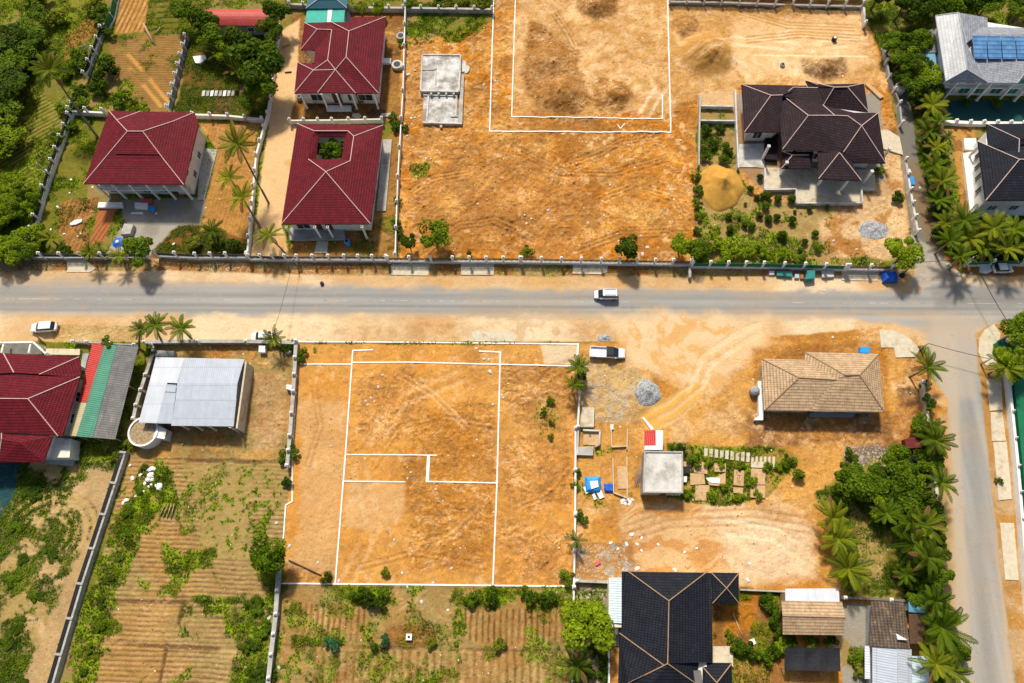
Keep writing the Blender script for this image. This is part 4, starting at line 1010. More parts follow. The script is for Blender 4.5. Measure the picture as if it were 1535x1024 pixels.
roof('roof', [z4(122, 588, E_ + 1), z4(145, 545, E_ + 1), z4(205, 497, E_ + 1.2), z4(345, 500, E_ + 1.2), z4(372, 597, E_ + 1.1), z4(440, 657, 7.6), z4(290, 657, 7.6), z4(515, 660, 7.6), z4(550, 640, 6.4), z4(687, 642, E_ + .6), z4(730, 928, E_ + .6), z4(500, 925, E_ + .6), z4(350, 1010, E_ + .6), z4(143, 850, E_ + .7), z4(593, 716, 7.6), z4(490, 865, 6.0), z4(467, 870, 6.2), z4(340, 858, E_ + .9)],
     [[0, 6, 13], [0, 1, 4, 5, 6], [1, 2, 3, 4], [4, 8, 7, 5], [7, 8, 9, 14], [14, 9, 10], [6, 5, 7, 14, 15, 16, 17, 13], [14, 10, 11, 15]],
     [(1, 6), (6, 13), (6, 5), (5, 7), (7, 14), (14, 9), (14, 10), (14, 15), (4, 5), (1, 2), (2, 3)], M['brownroof'], e, label='main roof with two hips')
roof('roof', [z4(467, 868, 6.3), z8(348, 70, E_ + .5), z8(592, 80, E_ + .5), z4(540, 925, E_ + .7), z4(345, 862, E_ + .7)], [[0, 1, 2], [0, 2, 3], [0, 4, 1]], [(0, 1), (0, 2)], M['brownroof'], e, label='front gable roof')
roof('roof', [z4(142, 860, 3.6), z4(320, 862, 3.6), z4(305, 960, 3.4), z4(138, 958, 3.4), z4(200, 882, 4.3), z4(295, 882, 4.3)], [[0, 1, 5, 4], [4, 5, 2, 3], [0, 4, 3], [5, 1, 2]], [(4, 5), (4, 3), (0, 4)], M['brownroof'], e, label='small entrance roof')
for pts, h in (((z3(1333, 480, E_), z4(280, 487, E_), z4(330, 590, E_), z4(130, 750, E_), z3(1350, 752, E_)), E_ - .1), ((z4(285, 470, E_), z4(600, 480, E_), z4(620, 635, E_), z4(375, 640, E_)), E_ + .2), ((z4(125, 588, E_), z4(340, 500, E_), z4(680, 645, E_), z4(715, 915, E_), z4(150, 845, E_)), E_ + .3)):
    P_ = offset([tuple(g(*p)[:2]) for p in pts], 1.2); walls(e, P_, -.3, h, 'cream'); a, b = sun_side_edge(P_); L = math.hypot(b[0] - a[0], b[1] - a[1])
    for t in np.arange(1.2, L - 2.2, 3.4): window(e, a, b, float(t), float(t) + 1.7, .9, 2.8)
for p in (z8(130, 60, 0), z8(345, 120, 0), z8(600, 110, 0), z8(475, 150, 0), z8(30, -30, 0), z4(700, 930, 0)): q = g(*p); column(e, q.x, q.y + .5, -.2, E_, .4)
for a_, b_ in (((45, 5), (45, 128)), ((45, 128), (222, 125)), ((224, 125), (224, 205)), ((224, 205), (602, 203)), ((600, 203), (594, 122)), ((594, 122), (672, 122))):
    mb = MB(); A_ = g(*z8(*a_, .9)); B_ = g(*z8(*b_, .9)); mb.bar((A_.x, A_.y, .35), (B_.x, B_.y, .35), .3, 1.1); mb.build('terrace_wall', M['whiteconc'], e)
mb = MB(); mb.prism([tuple(g(*p)[:2]) for p in (z8(-10, 5, 0), z8(45, 10, 0), z8(45, 125, 0), z8(222, 122, 0), z8(224, 202, 0), z8(598, 200, 0), z8(594, 122, 0), z8(672, 120, 0), z8(665, 20, 0))], -.2, .14); mb.build('terrace_floor', M['slab'], e)
slab(e, [z4(700, 740, 0)[:2], z4(740, 735, 0)[:2], z4(810, 780, 0)[:2], z4(830, 880, 0)[:2], z4(720, 845, 0)[:2]], -.2, .3, 'slab', 'east_ramp')
slab(e, [z3(1320, 820, 0)[:2], z3(1470, 815, 0)[:2], z3(1465, 950, 0)[:2], z3(1315, 950, 0)[:2]], -.2, .17, 'whiteconc', 'patio')
mb = MB()
for i in range(26):
    for j in range(5):
        q = g(*z4(45 + j * 14 + 5 * (i % 2), 765 + i * 6, .2 + .05 * j)); mb.box((q.x, q.y, .55), (.4, .22, .9))
tag(mb.build('roof_tile_stack', M['brownroof'], None, uv=True), 'stacked spare dark roof tiles on the patio of the brown villa', 'tiles')

# ================================================================ grey metal house with solar panels
e = house_base('grey_roofed_house', 'two storey white and teal house with grey metal hips and blue solar panels', 'house', [(1403, 23), (1530, 30), (1530, 125), (1418, 122)], 6)
E_ = 6.0
roof('roof', [z4(1013, 90, E_), z4(1145, 72, 7.9), z4(1308, 100, E_), z4(1312, 150, E_), z4(1190, 245, 7.4), z4(1192, 395, 7.9), z4(1308, 466, E_), z4(1072, 462, E_), z4(1232, 335, 6.9)],
     [[0, 1, 5, 7], [1, 2, 3, 4], [1, 4, 5], [5, 4, 8, 6], [7, 5, 6]], [(0, 1), (1, 5), (5, 7), (5, 6), (1, 4)], M['greyroof'], e, ridge='ridgegrey', label='west hip of the grey roof')
roof('roof', [z4(1218, 192, 7.0), z4(1285, 153, E_ + .4), z4(1700, 165, E_ + .4), z4(1720, 200, 7.6), z4(1236, 336, 6.4), z4(1302, 470, E_ - .1), z4(1480, 472, E_ - .1), z4(1530, 400, 6.4), z4(1720, 470, E_), z4(1720, 335, 7.0), z4(1222, 205, 7.3)],
     [[1, 2, 3, 0], [0, 3, 9, 4], [4, 9, 7, 6, 5], [7, 9, 8]], [(4, 5), (7, 6)], M['greyroof'], e, ridge='ridgegrey', label='long east wing of the grey roof')
for k in range(5):
    x0 = 1236 + k * 82
    so = roof('solar_panel', [z4(x0 - 12, 200 + k * 2.5, 7.75), z4(x0 + 66, 202 + k * 2.5, 7.75), z4(x0 + 74, 334 + k, 6.95), z4(x0 - 2, 333 + k, 6.95)], [[0, 1, 2, 3]], [], M['solar'], e, thick=.06)
Pw = offset([tuple(g(*p)[:2]) for p in (z4(1013, 90, E_), z4(1308, 100, E_), z4(1720, 165, E_), z4(1720, 470, E_), z4(1072, 462, E_))], 1.1)
Pw[3] = (Pw[3][0], Pw[3][1] + .6); Pw[4] = (Pw[4][0], Pw[4][1] + .6); walls(e, Pw, -.3, E_ - .1, 'white')
a, b = Pw[4], Pw[3]; L = math.hypot(b[0] - a[0], b[1] - a[1])
for t in np.arange(1, L - 2.5, 3.1): window(e, a, b, float(t), float(t) + 2.1, 3.6, 5.2, pane='tealglass'); window(e, a, b, float(t), float(t) + 2.1, .7, 2.5, pane='tealglass')
mb = MB(); mb.bar((a[0], a[1] - .35, 3.0), (b[0], b[1] - .35, 3.0), .7, .25); mb.build('ledge', M['white'], e)
for t in (.08, .3, .42, .64, .8): column(e, a[0] + (b[0] - a[0]) * t, a[1] + (b[1] - a[1]) * t - 1.2, -.2, E_ - .2, .35)
roof('roof', [z4(918, 190, 3.3), z4(1000, 165, 3.4), z4(1040, 300, 3.4), z4(940, 298, 3.2)], [[0, 1, 2, 3]], [], M['tingrey'], e, thick=.1, label='grey lean-to roof')
roof('roof', [z4(938, 300, 3.0), z4(1012, 300, 3.2), z4(1030, 500, 3.2), z4(985, 498, 3.0)], [[0, 1, 2, 3]], [], M['tinblue'], e, thick=.08, label='blue-green sheet canopy')
Pq = offset([tuple(g(*p)[:2]) for p in (z4(925, 190, 3), z4(1035, 180, 3), z4(1035, 490, 3), z4(985, 490, 3), z4(945, 300, 3))], .3); walls(e, Pq, -.3, 2.8, 'greywall', 'annex_wall')

# ================================================================ charcoal roofed white house, east edge
e = house_base('white_house', 'white rendered house with charcoal tiled roof and arched west openings at the east edge', 'house', [(1480, 190), (1600, 185), (1600, 300), (1480, 300)], 5)
E_ = 5.4
roof('roof', [z4(1303, 705, E_), z4(1700, 700, E_), z4(1700, 790, 6.7), z4(1490, 792, 6.7), z4(1486, 870, 6.2), z4(1318, 830, E_)], [[0, 1, 2, 3], [0, 3, 4, 5]], [(0, 3), (3, 4)], M['navyroof'], e, label='upper charcoal roof')
roof('roof', [z4(1255, 805, E_ - .4), z4(1490, 907, 7.2), z4(1720, 900, 7.2), z8(1780, 190, E_ - .4), z8(1298, 193, E_ - .4), z4(1720, 800, 6.0), z4(1330, 838, E_ - .3)], [[0, 1, 4], [0, 6, 5, 2, 1], [1, 2, 3, 4]], [(0, 1), (1, 4), (1, 2)], M['navyroof'], e, label='lower charcoal roof')
Pw = offset([tuple(g(*p)[:2]) for p in (z4(1285, 720, E_), z4(1720, 720, E_), z8(1720, 190, E_), z8(1290, 193, E_))], .8); walls(e, Pw, -.3, E_ - .5, 'white')
a, b = Pw[0], Pw[3]
for t in (3, 5.5, 8, 11): window(e, a, b, t, t + 1.2, 1.2, 3.4, frame='white', pane='black')
a, b = Pw[3], Pw[2]
for t in (2, 6, 10): window(e, a, b, t, t + 1.6, .8, 2.4)
slab(e, [z4(1170, 870, 0)[:2], z4(1230, 860, 0)[:2], z8(1290, 225, 0)[:2], z8(1560, 232, 0)[:2], z8(1560, 268, 0)[:2], z8(1215, 284, 0)[:2]], -.2, .6, 'white', 'veranda')
slab(e, [z4(1175, 785, 0)[:2], z4(1245, 785, 0)[:2], z4(1245, 850, 0)[:2], z4(1180, 850, 0)[:2]], -.2, .6, 'white', 'side_porch')
for p in (z8(1225, 262, 0), z8(1400, 250, 0), z8(1500, 250, 0), z4(1195, 900, 0)): q = g(*p); column(e, q.x, q.y, .5, E_ - .5, .35)

# ================================================================ maroon house, west edge, south of the road
e = house_base('big_house', 'large maroon tiled house cut by the west edge, beside a striped sheet awning', 'house', [(0, 530), (118, 535), (94, 653), (0, 690)], 4)
E_ = 5.2
roof('roof', [y1(-200, 100, E_), y1(20, 112, E_), y1(450, 133, E_), y1(462, 232, E_), y1(415, 245, E_ + .4), y1(225, 232, 6.5), y1(-60, 232, 6.5), y1(-200, 232, 6.5), y1(80, 222, 6.5)],
     [[0, 1, 8, 6, 7], [1, 2, 5, 8], [2, 3, 4, 5]], [(1, 8), (5, 2)], M['maroon'], e, label='north hip of the maroon roof')
roof('roof', [y1(-200, 233, E_ + 1), y1(225, 233, E_ + 1), y1(415, 244, E_ + .4), y1(455, 247, E_), y1(355, 584, E_), y1(330, 582, E_), y1(160, 371, 7.4), y1(-200, 368, 7.4), y1(150, 568, E_ + .3), y1(-200, 562, E_ + .3)],
     [[0, 1, 2, 6, 7], [2, 3, 6], [6, 3, 4, 5], [7, 6, 5, 8, 9]], [(3, 6), (6, 5), (7, 6)], M['maroon'], e, label='main maroon hip')
roof('roof', [y1(-200, 566, E_ + .2), y1(10, 566, E_ + .9), y1(60, 575, E_ + .6), y1(298, 586, E_ - .2), y1(248, 730, E_ - .6), y1(-10, 732, E_ - .6), y1(10, 600, 6.2), y1(-200, 740, E_ - .6), y1(110, 620, 6.3)],
     [[0, 1, 6, 5, 7], [1, 2, 8, 6], [2, 3, 8], [8, 3, 4], [6, 8, 4, 5]], [(1, 6), (6, 5)], M['maroon'], e, label='south wing of the maroon roof')
Pw = offset([tuple(g(*p)[:2]) for p in (y1(-200, 110, E_), y1(450, 135, E_), y1(350, 580, E_), y1(290, 590, E_), y1(245, 725, E_), y1(-200, 730, E_))], .9); Pw[4] = (Pw[4][0], Pw[4][1] + .3); walls(e, Pw, -.3, E_ - .7, 'cream')
a, b = Pw[2], Pw[1]
for t in (2, 6, 10): window(e, a, b, t, t + 1.8, 1, 2.6)
a, b = Pw[5], Pw[4]; L = math.hypot(b[0] - a[0], b[1] - a[1])
for t in (L - 3, L - 6, L - 9): window(e, a, b, t, t + 1.8, 1, 2.6)
slab(e, [y1(270, 590, 0)[:2], y1(405, 598, 0)[:2], y1(395, 705, 0)[:2], y1(262, 705, 0)[:2]], -.2, 2.7, 'cream', 'balcony', 2.7)
slab(e, [y1(262, 712, 0)[:2], y1(425, 718, 0)[:2], y1(410, 752, 0)[:2], y1(262, 740, 0)[:2]], -.2, .4, 'conc', 'back_step')
for pa, pb in ((y1(0, 52, 3), y1(190, 50, 3)), (y1(190, 50, 3), y1(262, 115, 3)), (y1(175, 62, 3), y1(165, 110, 3)), (y1(22, 62, 3), y1(10, 110, 3))):
    mb = MB(); mb.bar(g(*pa), g(*pb), .3, .3); mb.build('veranda_beam', M['white'], e)
for p in (y1(4, 55, 3), y1(190, 52, 3), y1(258, 112, 3)): q = g(*p); column(e, q.x, q.y, -.2, 2.9, .3)
slab(e, [y1(15, 60, 0)[:2], y1(190, 60, 0)[:2], y1(250, 118, 0)[:2], y1(10, 118, 0)[:2]], -.2, .3, 'darkconc', 'veranda_floor')
slab(e, [y1(262, 85, 0)[:2], y1(455, 88, 0)[:2], y1(452, 122, 0)[:2], y1(258, 118, 0)[:2]], -.2, .35, 'slab', 'front_slab')
# awning
e = house_base('awning', 'striped lean-to awning of red, green and grey corrugated sheets beside the big maroon house', 'awning', [(135, 516), (207, 520), (172, 658), (95, 650)], 3)
for nm, pts, mm in (('sheet', [y1(523, 58, 3.7), y1(592, 62, 3.6), y1(495, 390, 3.5), y1(445, 388, 3.6)], 'tinred'), ('sheet', [y1(594, 62, 3.6), y1(664, 68, 3.4), y1(526, 592, 3.3), y1(434, 584, 3.5)], 'tingreen'),
                    ('sheet', [y1(666, 66, 3.4), y1(788, 74, 2.9), y1(655, 602, 2.8), y1(528, 592, 3.3)], 'tingrey'), ('sheet', [y1(445, 391, 3.6), y1(493, 393, 3.5), y1(433, 584, 3.5), y1(388, 580, 3.6)], 'tincream')):
    roof(nm, pts, [[0, 1, 2, 3]], [], M[mm], e, thick=.07, label={'tinred': 'red sheet', 'tingreen': 'green sheet', 'tingrey': 'weathered grey sheet', 'tincream': 'cream sheet'}[mm])
for p in (y1(523, 60, 3.4), y1(780, 76, 2.7), y1(735, 300, 2.7), y1(655, 598, 2.7), y1(440, 582, 3.3), y1(530, 590, 3.2)): q = g(*p); mb = MB(); mb.bar((q.x, q.y, -.2), (q.x, q.y, p[2] + .05), .15); mb.build('post', M['wood'], e)
slab(e, [y1(470, 112, 0)[:2], y1(505, 112, 0)[:2], y1(480, 215, 0)[:2], y1(455, 215, 0)[:2]], -.2, 1, 'greywall', 'low_wall')
# house with metal sheet roof
e = house_base('metal_roofed_house', 'concrete house under white corrugated metal sheets, next to a round tank', 'house', [(233, 536), (366, 538), (350, 640), (208, 634)], 3)
E_ = 3.6
for pts, mm in (([y1(886, 135, E_), y1(1048, 138, E_), y1(1008, 282, E_ + .1), y1(850, 276, E_ + .1)], 'tinwhite'), ([y1(1048, 138, E_ + .03), y1(1388, 146, E_ + .03), y1(1350, 284, E_ + .13), y1(1010, 282, E_ + .13)], 'tin'),
                ([y1(850, 274, E_ + .16), y1(952, 278, E_ + .16), y1(892, 510, E_ - .15), y1(788, 506, E_ - .15)], 'tinwhite'), ([y1(935, 334, E_ + .1), y1(1000, 336, E_ + .1), y1(975, 512, E_ - .15), y1(890, 510, E_ - .15)], 'tin'),
                ([y1(1008, 280, E_ + .2), y1(1350, 282, E_ + .2), y1(1342, 372, E_ + .1), y1(998, 370, E_ + .1)], 'tin'), ([y1(998, 369, E_ + .14), y1(1344, 371, E_ + .14), y1(1328, 528, E_ - .2), y1(973, 524, E_ - .2)], 'tin'),
                ([y1(945, 288, E_ + .25), y1(1002, 292, E_ + .25), y1(998, 334, E_ + .2), y1(938, 330, E_ + .2)], 'tin')):
    roof('roof_sheet', pts, [[0, 1, 2, 3]], [], M[mm], e, thick=.06)
Pw = offset([tuple(g(*p)[:2]) for p in (y1(890, 140, E_), y1(1385, 148, E_), y1(1325, 520, E_), y1(795, 500, E_))], .35); walls(e, Pw, -.3, E_ - .3, 'greywall')
mb = MB(); A_, B_ = g(*y1(1398, 160, E_ - .4)), g(*y1(1345, 540, E_ - .4)); mb.bar((A_.x, A_.y, 1.5), (B_.x, B_.y, 1.5), .3, 3.4); mb.build('east_wall', M['slab'], e)
a, b = Pw[3], Pw[2]; L = math.hypot(b[0] - a[0], b[1] - a[1])
for t in (7.5, 10.5, 13.2): window(e, a, b, t, t + 1.3, .8, 2.2)
door(e, a, b, 5.6, 6.6, .1, 2.2)
for t in (.42, .58, .74, .98): column(e, a[0] + (b[0] - a[0]) * t, a[1] + (b[1] - a[1]) * t - .6, -.2, E_ - .35, .22)
slab(e, [y1(885, 95, 0)[:2], y1(990, 100, 0)[:2], y1(985, 130, 0)[:2], y1(880, 130, 0)[:2]], -.2, 1.2, 'greywall', 'rear_store')
# round tank
q = g(*y1(812, 556, 2.2)); e = empty('round_tank', (q.x, q.y, 0), 'open round concrete tank filled with soil at the corner of the metal roofed house', 'tank')
mb = MB(); n = 28; vs = []
for (r, z) in ((2.65, -.3), (2.65, 2.2), (2.35, 2.2), (2.35, 1.9)): vs += [(q.x + r * math.cos(2 * math.pi * i / n), q.y + r * math.sin(2 * math.pi * i / n), z) for i in range(n)]
mb.add(vs, [(k * n + i, k * n + (i + 1) % n, (k + 1) * n + (i + 1) % n, (k + 1) * n + i) for k in range(3) for i in range(n)]); mb.build('tank_wall', M['white'], e, smooth=False)
mb = MB(); mb.lathe([(2.36, 1.6), (2.36, 1.98), (1.2, 2.05), (.1, 2.02)], (q.x, q.y, 0), 24); mb.build('soil_fill', mat('tank_soil', (.36, .26, .15), .95, .5, 2.5, bump=.1), e)
slab(e, [y1(893, 520, 0)[:2], y1(948, 545, 0)[:2], y1(935, 600, 0)[:2], y1(870, 590, 0)[:2]], -.2, 2.0, 'white', 'inlet_box', 2.0)

# ================================================================ tan roofed house
e = house_base('tan_roofed_house', 'bungalow with tan tiled hip roof by the road corner', 'house', [(1141, 537), (1317, 530), (1327, 617), (1146, 615)], 3)
E_ = 3.4
roof('roof', [y4(24, 143, E_), y4(272, 149, E_ + .1), y4(272, 106, E_), y4(690, 116, E_), y4(725, 447, E_), y4(305, 441, E_), y4(40, 437, E_), y4(237, 250, 5.2), y4(450, 262, 5.2), y4(500, 236, 5.6), y4(582, 235, 5.6), y4(345, 385, 3.9)],
     [[0, 1, 8, 7], [1, 2, 9, 8], [2, 3, 10, 9], [10, 3, 4], [8, 9, 10, 4, 5, 11], [7, 8, 11, 5, 6], [0, 7, 6]], [(0, 7), (7, 8), (7, 6), (2, 9), (9, 10), (10, 3), (10, 4)], M['tanroof'], e, ridge='ridgetan', rw=.16)
Pw = offset([tuple(g(*p)[:2]) for p in (y4(24, 143, E_), y4(272, 148, E_), y4(272, 106, E_), y4(690, 116, E_), y4(725, 447, E_), y4(40, 437, E_))], .6); walls(e, Pw, -.3, E_ - .1, 'greywall')
a, b = Pw[5], Pw[4]
for t in (1.5, 5, 10, 14, 17.5): window(e, a, b, t, t + 1.5, .9, 2.2)
door(e, a, b, 7.6, 8.6, 0, 2.1); a, b = Pw[0], Pw[5]
window(e, a, b, 2, 3.4, 1, 2.2)
slab(e, [y4(300, 445, 0)[:2], y4(560, 452, 0)[:2], y4(545, 475, 0)[:2], y4(300, 472, 0)[:2]], -.2, .3, 'greywall', 'step')
slab(e, [y4(5, 270, 0)[:2], y4(30, 270, 0)[:2], y4(36, 460, 0)[:2], y4(35, 492, 0)[:2], y4(-14, 492, 0)[:2], y4(-14, 480, 0)[:2], y4(10, 470, 0)[:2]], -.2, .9, 'white', 'side_wall')
q = g(1129, 588, 0); mb = MB(); mb.lathe([(.75, 0), (.8, .3), (.8, 1.3), (.45, 1.6), (.2, 1.65)], (q.x, q.y, 0), 16); tag(mb.build('water_tank', M['greywall'], None, smooth=False), 'round grey water tank against the west wall of the tan roofed house', 'water tank')

# ================================================================ hut with flat roof and red lean-to
e = house_base('flat_roofed_hut', 'small hut with parapeted grey concrete flat roof and red and white lean-to', 'hut', [(965, 675), (1024, 676), (1024, 739), (963, 738)], 3)
P_ = [tuple(g(*p)[:2]) for p in (y3(780, 668, 3), y3(1000, 670, 3), y3(1002, 907, 3), y3(773, 904, 3))]
walls(e, P_, -.3, 2.75, 'greywall')
Q_ = offset(P_, .22); mb = MB(); vs = [(x, y, z) for z, PP in ((2.75, P_), (3.05, P_), (3.05, Q_), (2.8, Q_)) for x, y in PP]
mb.add(vs, [(k * 4 + i, k * 4 + (i + 1) % 4, k * 4 + 4 + (i + 1) % 4, k * 4 + 4 + i) for k in range(3) for i in range(4)]); mb.build('parapet', M['conc'], e)
mb = MB(); mb.prism(offset(P_, .2), 2.7, 2.84); mb.build('flat_roof', M['whiteconc'], e)
roof('roof', [y3(781, 550, 2.6), y3(846, 550, 2.6), y3(846, 636, 2.9), y3(781, 637, 2.9)], [[0, 1, 2, 3]], [], M['tinred'], e, thick=.06, label='red sheet')
roof('roof', [y3(846, 549, 2.58), y3(887, 550, 2.58), y3(885, 662, 2.95), y3(781, 662, 2.95), y3(781, 637, 2.88), y3(846, 636, 2.88)], [[0, 1, 2, 5], [5, 2, 3, 4]], [], M['tinwhite'], e, thick=.06, label='white sheet')
mb = MB(); P2 = [tuple(g(*p)[:2]) for p in (y3(790, 560, 2.5), y3(876, 560, 2.5), y3(876, 655, 2.5), y3(790, 655, 2.5))]; mb.prism(P2, -.3, 2.45); mb.build('annex_wall', M['cream'], e)
mb = MB()
for k in range(9): mb.bar(g(*y3(728 + k * 5, 756, 1.2)), g(*y3(726 + (k * 13) % 45, 866, .4)), .05)
mb.build('wire_cage', M['chrome'], e)
a, b = P_[3], P_[2]; door(e, a, b, 3, 4, 0, 2.1); window(e, a, b, 5, 6.2, 1, 2)
mb = MB(); A_ = g(*y3(772, 478, 0)); mb.tube([(A_.x, A_.y, 0), (A_.x + 1.5, A_.y - 2.2, .2)], [.18, .3]); mb.build('pipe', M['white'], e)

# ================================================================ charcoal house, bottom
e = house_base('charcoal_roofed_house', 'house with large charcoal tiled hips and orange ridge lines at the bottom edge', 'house', [(932, 857), (1066, 858), (1068, 1024), (930, 1024)], 4)
E_ = 4.0
roof('roof', [y7(653, 390, E_), y7(690, 390, E_), y7(1130, 396, E_), y7(1160, 398, E_), y7(1170, 906, E_), y7(1090, 906, E_ + .2), y7(1080, 1030, E_), y7(920, 556, 6.6), y7(913, 912, 6.8), y7(640, 740, E_), y7(652, 700, E_), y7(632, 1030, E_), y7(690, 1030, 5.4), y7(890, 921, 6.6)],
     [[1, 2, 7], [0, 1, 7, 10], [10, 7, 8, 13, 9], [2, 3, 4, 5, 8, 7], [5, 6, 8], [9, 13, 12, 11]], [(1, 7), (7, 2), (7, 8), (9, 13)], M['navyroof'], e, ridge='ridgetan', rw=.13, label='main charcoal hip')
roof('roof', [y7(913, 913, 6.85), y7(1065, 1020, 5.3), y7(1130, 1200, E_), y7(1080, 1300, E_), y7(632, 1300, E_), y7(632, 1060, E_), y7(690, 1024, 5.1)], [[0, 1, 2, 3, 4, 5, 6]][:0] + [[0, 1, 3, 4, 6], [6, 4, 5], [1, 2, 3]], [(0, 1), (0, 6)], M['navyroof'], e, ridge='ridgetan', rw=.13, label='south charcoal hip')
roof('roof', [y7(1160, 395, E_ - .6), y7(1318, 398, E_ - .6), y7(1318, 570, E_ - .6), y7(1168, 570, E_ - .6), y7(1248, 484, 4.6)], [[0, 1, 4], [1, 2, 4], [2, 3, 4], [3, 0, 4]], [(0, 4), (1, 4), (2, 4), (3, 4)], M['navyroof'], e, ridge='ridgetan', rw=.13, label='small pyramid roof')
roof('roof', [y7(1090, 907, E_ - .4), y7(1278, 910, E_ - .4), y7(1284, 1300, E_ - .4), y7(1090, 1300, E_ - .4), y7(1192, 1022, 5.0), y7(1192, 1250, 5.0)], [[0, 1, 4], [1, 2, 5, 4], [3, 0, 4, 5]], [(0, 4), (1, 4)], M['navyroof'], e, ridge='ridgetan', rw=.13, label='south-east charcoal roof')
Pw = offset([tuple(g(*p)[:2]) for p in (y7(653, 390, E_), y7(1160, 396, E_), y7(1165, 1300, E_), y7(636, 1300, E_))], .7); walls(e, Pw, -.3, E_ - .1, 'cream')
Pq = offset([tuple(g(*p)[:2]) for p in (y7(1165, 400, 3.4), y7(1315, 400, 3.4), y7(1315, 568, 3.4), y7(1165, 568, 3.4))], .5); walls(e, Pq, -.3, E_ - .7, 'cream', 'store_wall')
Pq = offset([tuple(g(*p)[:2]) for p in (y7(1095, 912, 3.4), y7(1278, 915, 3.4), y7(1280, 1300, 3.4), y7(1095, 1300, 3.4))], .5); walls(e, Pq, -.3, E_ - .5, 'cream', 'annex_wall')
a, b = Pw[0], Pw[3]
for t in (3, 8, 13): window(e, a, b, t, t + 1.6, 1, 2.4)
roof('carport_roof', [y7(585, 425, 2.9), y7(652, 425, 3.1), y7(652, 684, 3.1), y7(585, 680, 2.9)], [[0, 1, 2, 3]], [], M['tinpale'], e, thick=.06)
mb = MB(); P_ = [tuple(g(*p)[:2]) for p in (y7(578, 425, 2.8), y7(660, 425, 2.8), y7(660, 708, 2.8), y7(578, 706, 2.8))]; mb.prism(P_, -.3, 2.75); mb.build('carport_wall', M['cream'], e)
slab(e, [y7(1170, 815, 0)[:2], y7(1285, 815, 0)[:2], y7(1285, 930, 0)[:2], y7(1170, 930, 0)[:2]], -.2, .3, 'slab', 'back_step')
slab(e, [y7(570, 745, 0)[:2], y7(640, 745, 0)[:2], y7(636, 812, 0)[:2], y7(575, 812, 0)[:2]], -.2, .3, 'conc', 'side_slab')
q = g(*y7(1085, 990, 5)); mb = MB(); mb.box((q.x, q.y, 4.6), (1.1, 1.7, 1.2), 0.05); mb.build('chimney', M['darkconc'], e)
mb = MB(); mb.tube([g(*y7(622, 712, 2.3)), g(*y7(622, 745, 2.3))], [.35, .35]); q = g(*y7(620, 730, 1)); mb.lathe([(.5, -1), (.5, .7), (.2, 1)], (q.x, q.y, 1), 14); mb.build('roof_tank', M['chrome'], e)

# ================================================================ sheds bottom right
e = house_base('tan_barn', 'low barn with tan tiled gable roof and a white sheet lean-to behind', 'barn', [(1172, 901), (1262, 902), (1265, 952), (1174, 951)], 3)
roof('roof', [y8(138, 557, 2.9), y8(482, 562, 2.9), y8(502, 650, 3.9), y8(145, 641, 3.9), y8(490, 752, 2.8), y8(146, 748, 2.8)], [[0, 1, 2, 3], [3, 2, 4, 5]], [(3, 2)], M['tanroof'], e, ridge='ridgetan', thick=.14, rw=.14)
roof('lean_to_roof', [y8(160, 487, 2.4), y8(465, 486, 2.4), y8(468, 562, 2.6), y8(160, 556, 2.6)], [[0, 1, 2, 3]], [], M['tinwhite'], e, thick=.07)
Pw = offset([tuple(g(*p)[:2]) for p in (y8(145, 500, 2.4), y8(475, 500, 2.4), y8(485, 745, 2.4), y8(150, 742, 2.4))], .35); walls(e, Pw, -.3, 2.38, 'wood')
a, b = Pw[3], Pw[2]; door(e, a, b, 4, 5, 0, 2); window(e, a, b, 7, 8.2, .8, 1.8); window(e, a, b, 1, 2.2, .8, 1.8)
e = house_base('shade_shelter', 'open shelter roofed with sagging black shade cloth, south of the tan barn', 'shelter', [(1177, 971), (1258, 972), (1258, 1006), (1177, 1005)], 2)
mb = MB(); nx_, ny_ = 14, 7; A_, B_, C_, D_ = g(*y8(158, 822, 2.3)), g(*y8(470, 823, 2.3)), g(*y8(474, 958, 2.3)), g(*y8(157, 950, 2.3)); vs = []
for j in range(ny_ + 1):
    for i in range(nx_ + 1):
        u, v = i / nx_, j / ny_; p = A_.lerp(B_, u).lerp(D_.lerp(C_, u), v); p.z += -.25 * math.sin(math.pi * v) * abs(math.sin(math.pi * u * 3)) + .04 * rnd.random(); vs.append(tuple(p))
n0 = len(vs); vs += [(x, y, z - .03) for x, y, z in vs]; k = nx_ + 1
fs = [(j * k + i, (j + 1) * k + i, (j + 1) * k + i + 1, j * k + i + 1) for j in range(ny_) for i in range(nx_)]
mb.add(vs, fs + [tuple(n0 + q_ for q_ in f[::-1]) for f in fs]); mb.build('shade_cloth', M['tarp'], e)
for p in (y8(162, 826, 2.2), y8(466, 826, 2.2), y8(470, 954, 2.2), y8(162, 946, 2.2), y8(315, 826, 2.2), y8(315, 950, 2.2)): q = g(*p); mb = MB(); mb.bar((q.x, q.y, -.2), (q.x, q.y, 2.28), .12); mb.build('post', M['wood'], e)
e = house_base('workshop', 'long workshop, north half weathered brown tiles, south half white metal sheets', 'workshop', [(1306, 902), (1364, 970), (1368, 1040), (1308, 1040)], 3)
roof('roof', [y8(650, 558, 3.2), y8(835, 564, 3.2), y8(870, 832, 3.1), y8(795, 826, 3.6), y8(640, 816, 3.1), y8(760, 562, 3.7)], [[0, 5, 3, 4], [5, 1, 2, 3]], [], M['rustroof'], e, thick=.14, label='weathered brown tiled roof')
roof('roof', [y8(655, 818, 3.0), y8(797, 826, 3.4), y8(804, 1200, 3.4), y8(655, 1200, 3.0), y8(878, 832, 3.0), y8(884, 1200, 3.0)], [[0, 1, 2, 3], [1, 4, 5, 2]], [(1, 2)], M['tin'], e, thick=.07, ridge='ridgegrey', label='white metal roof')
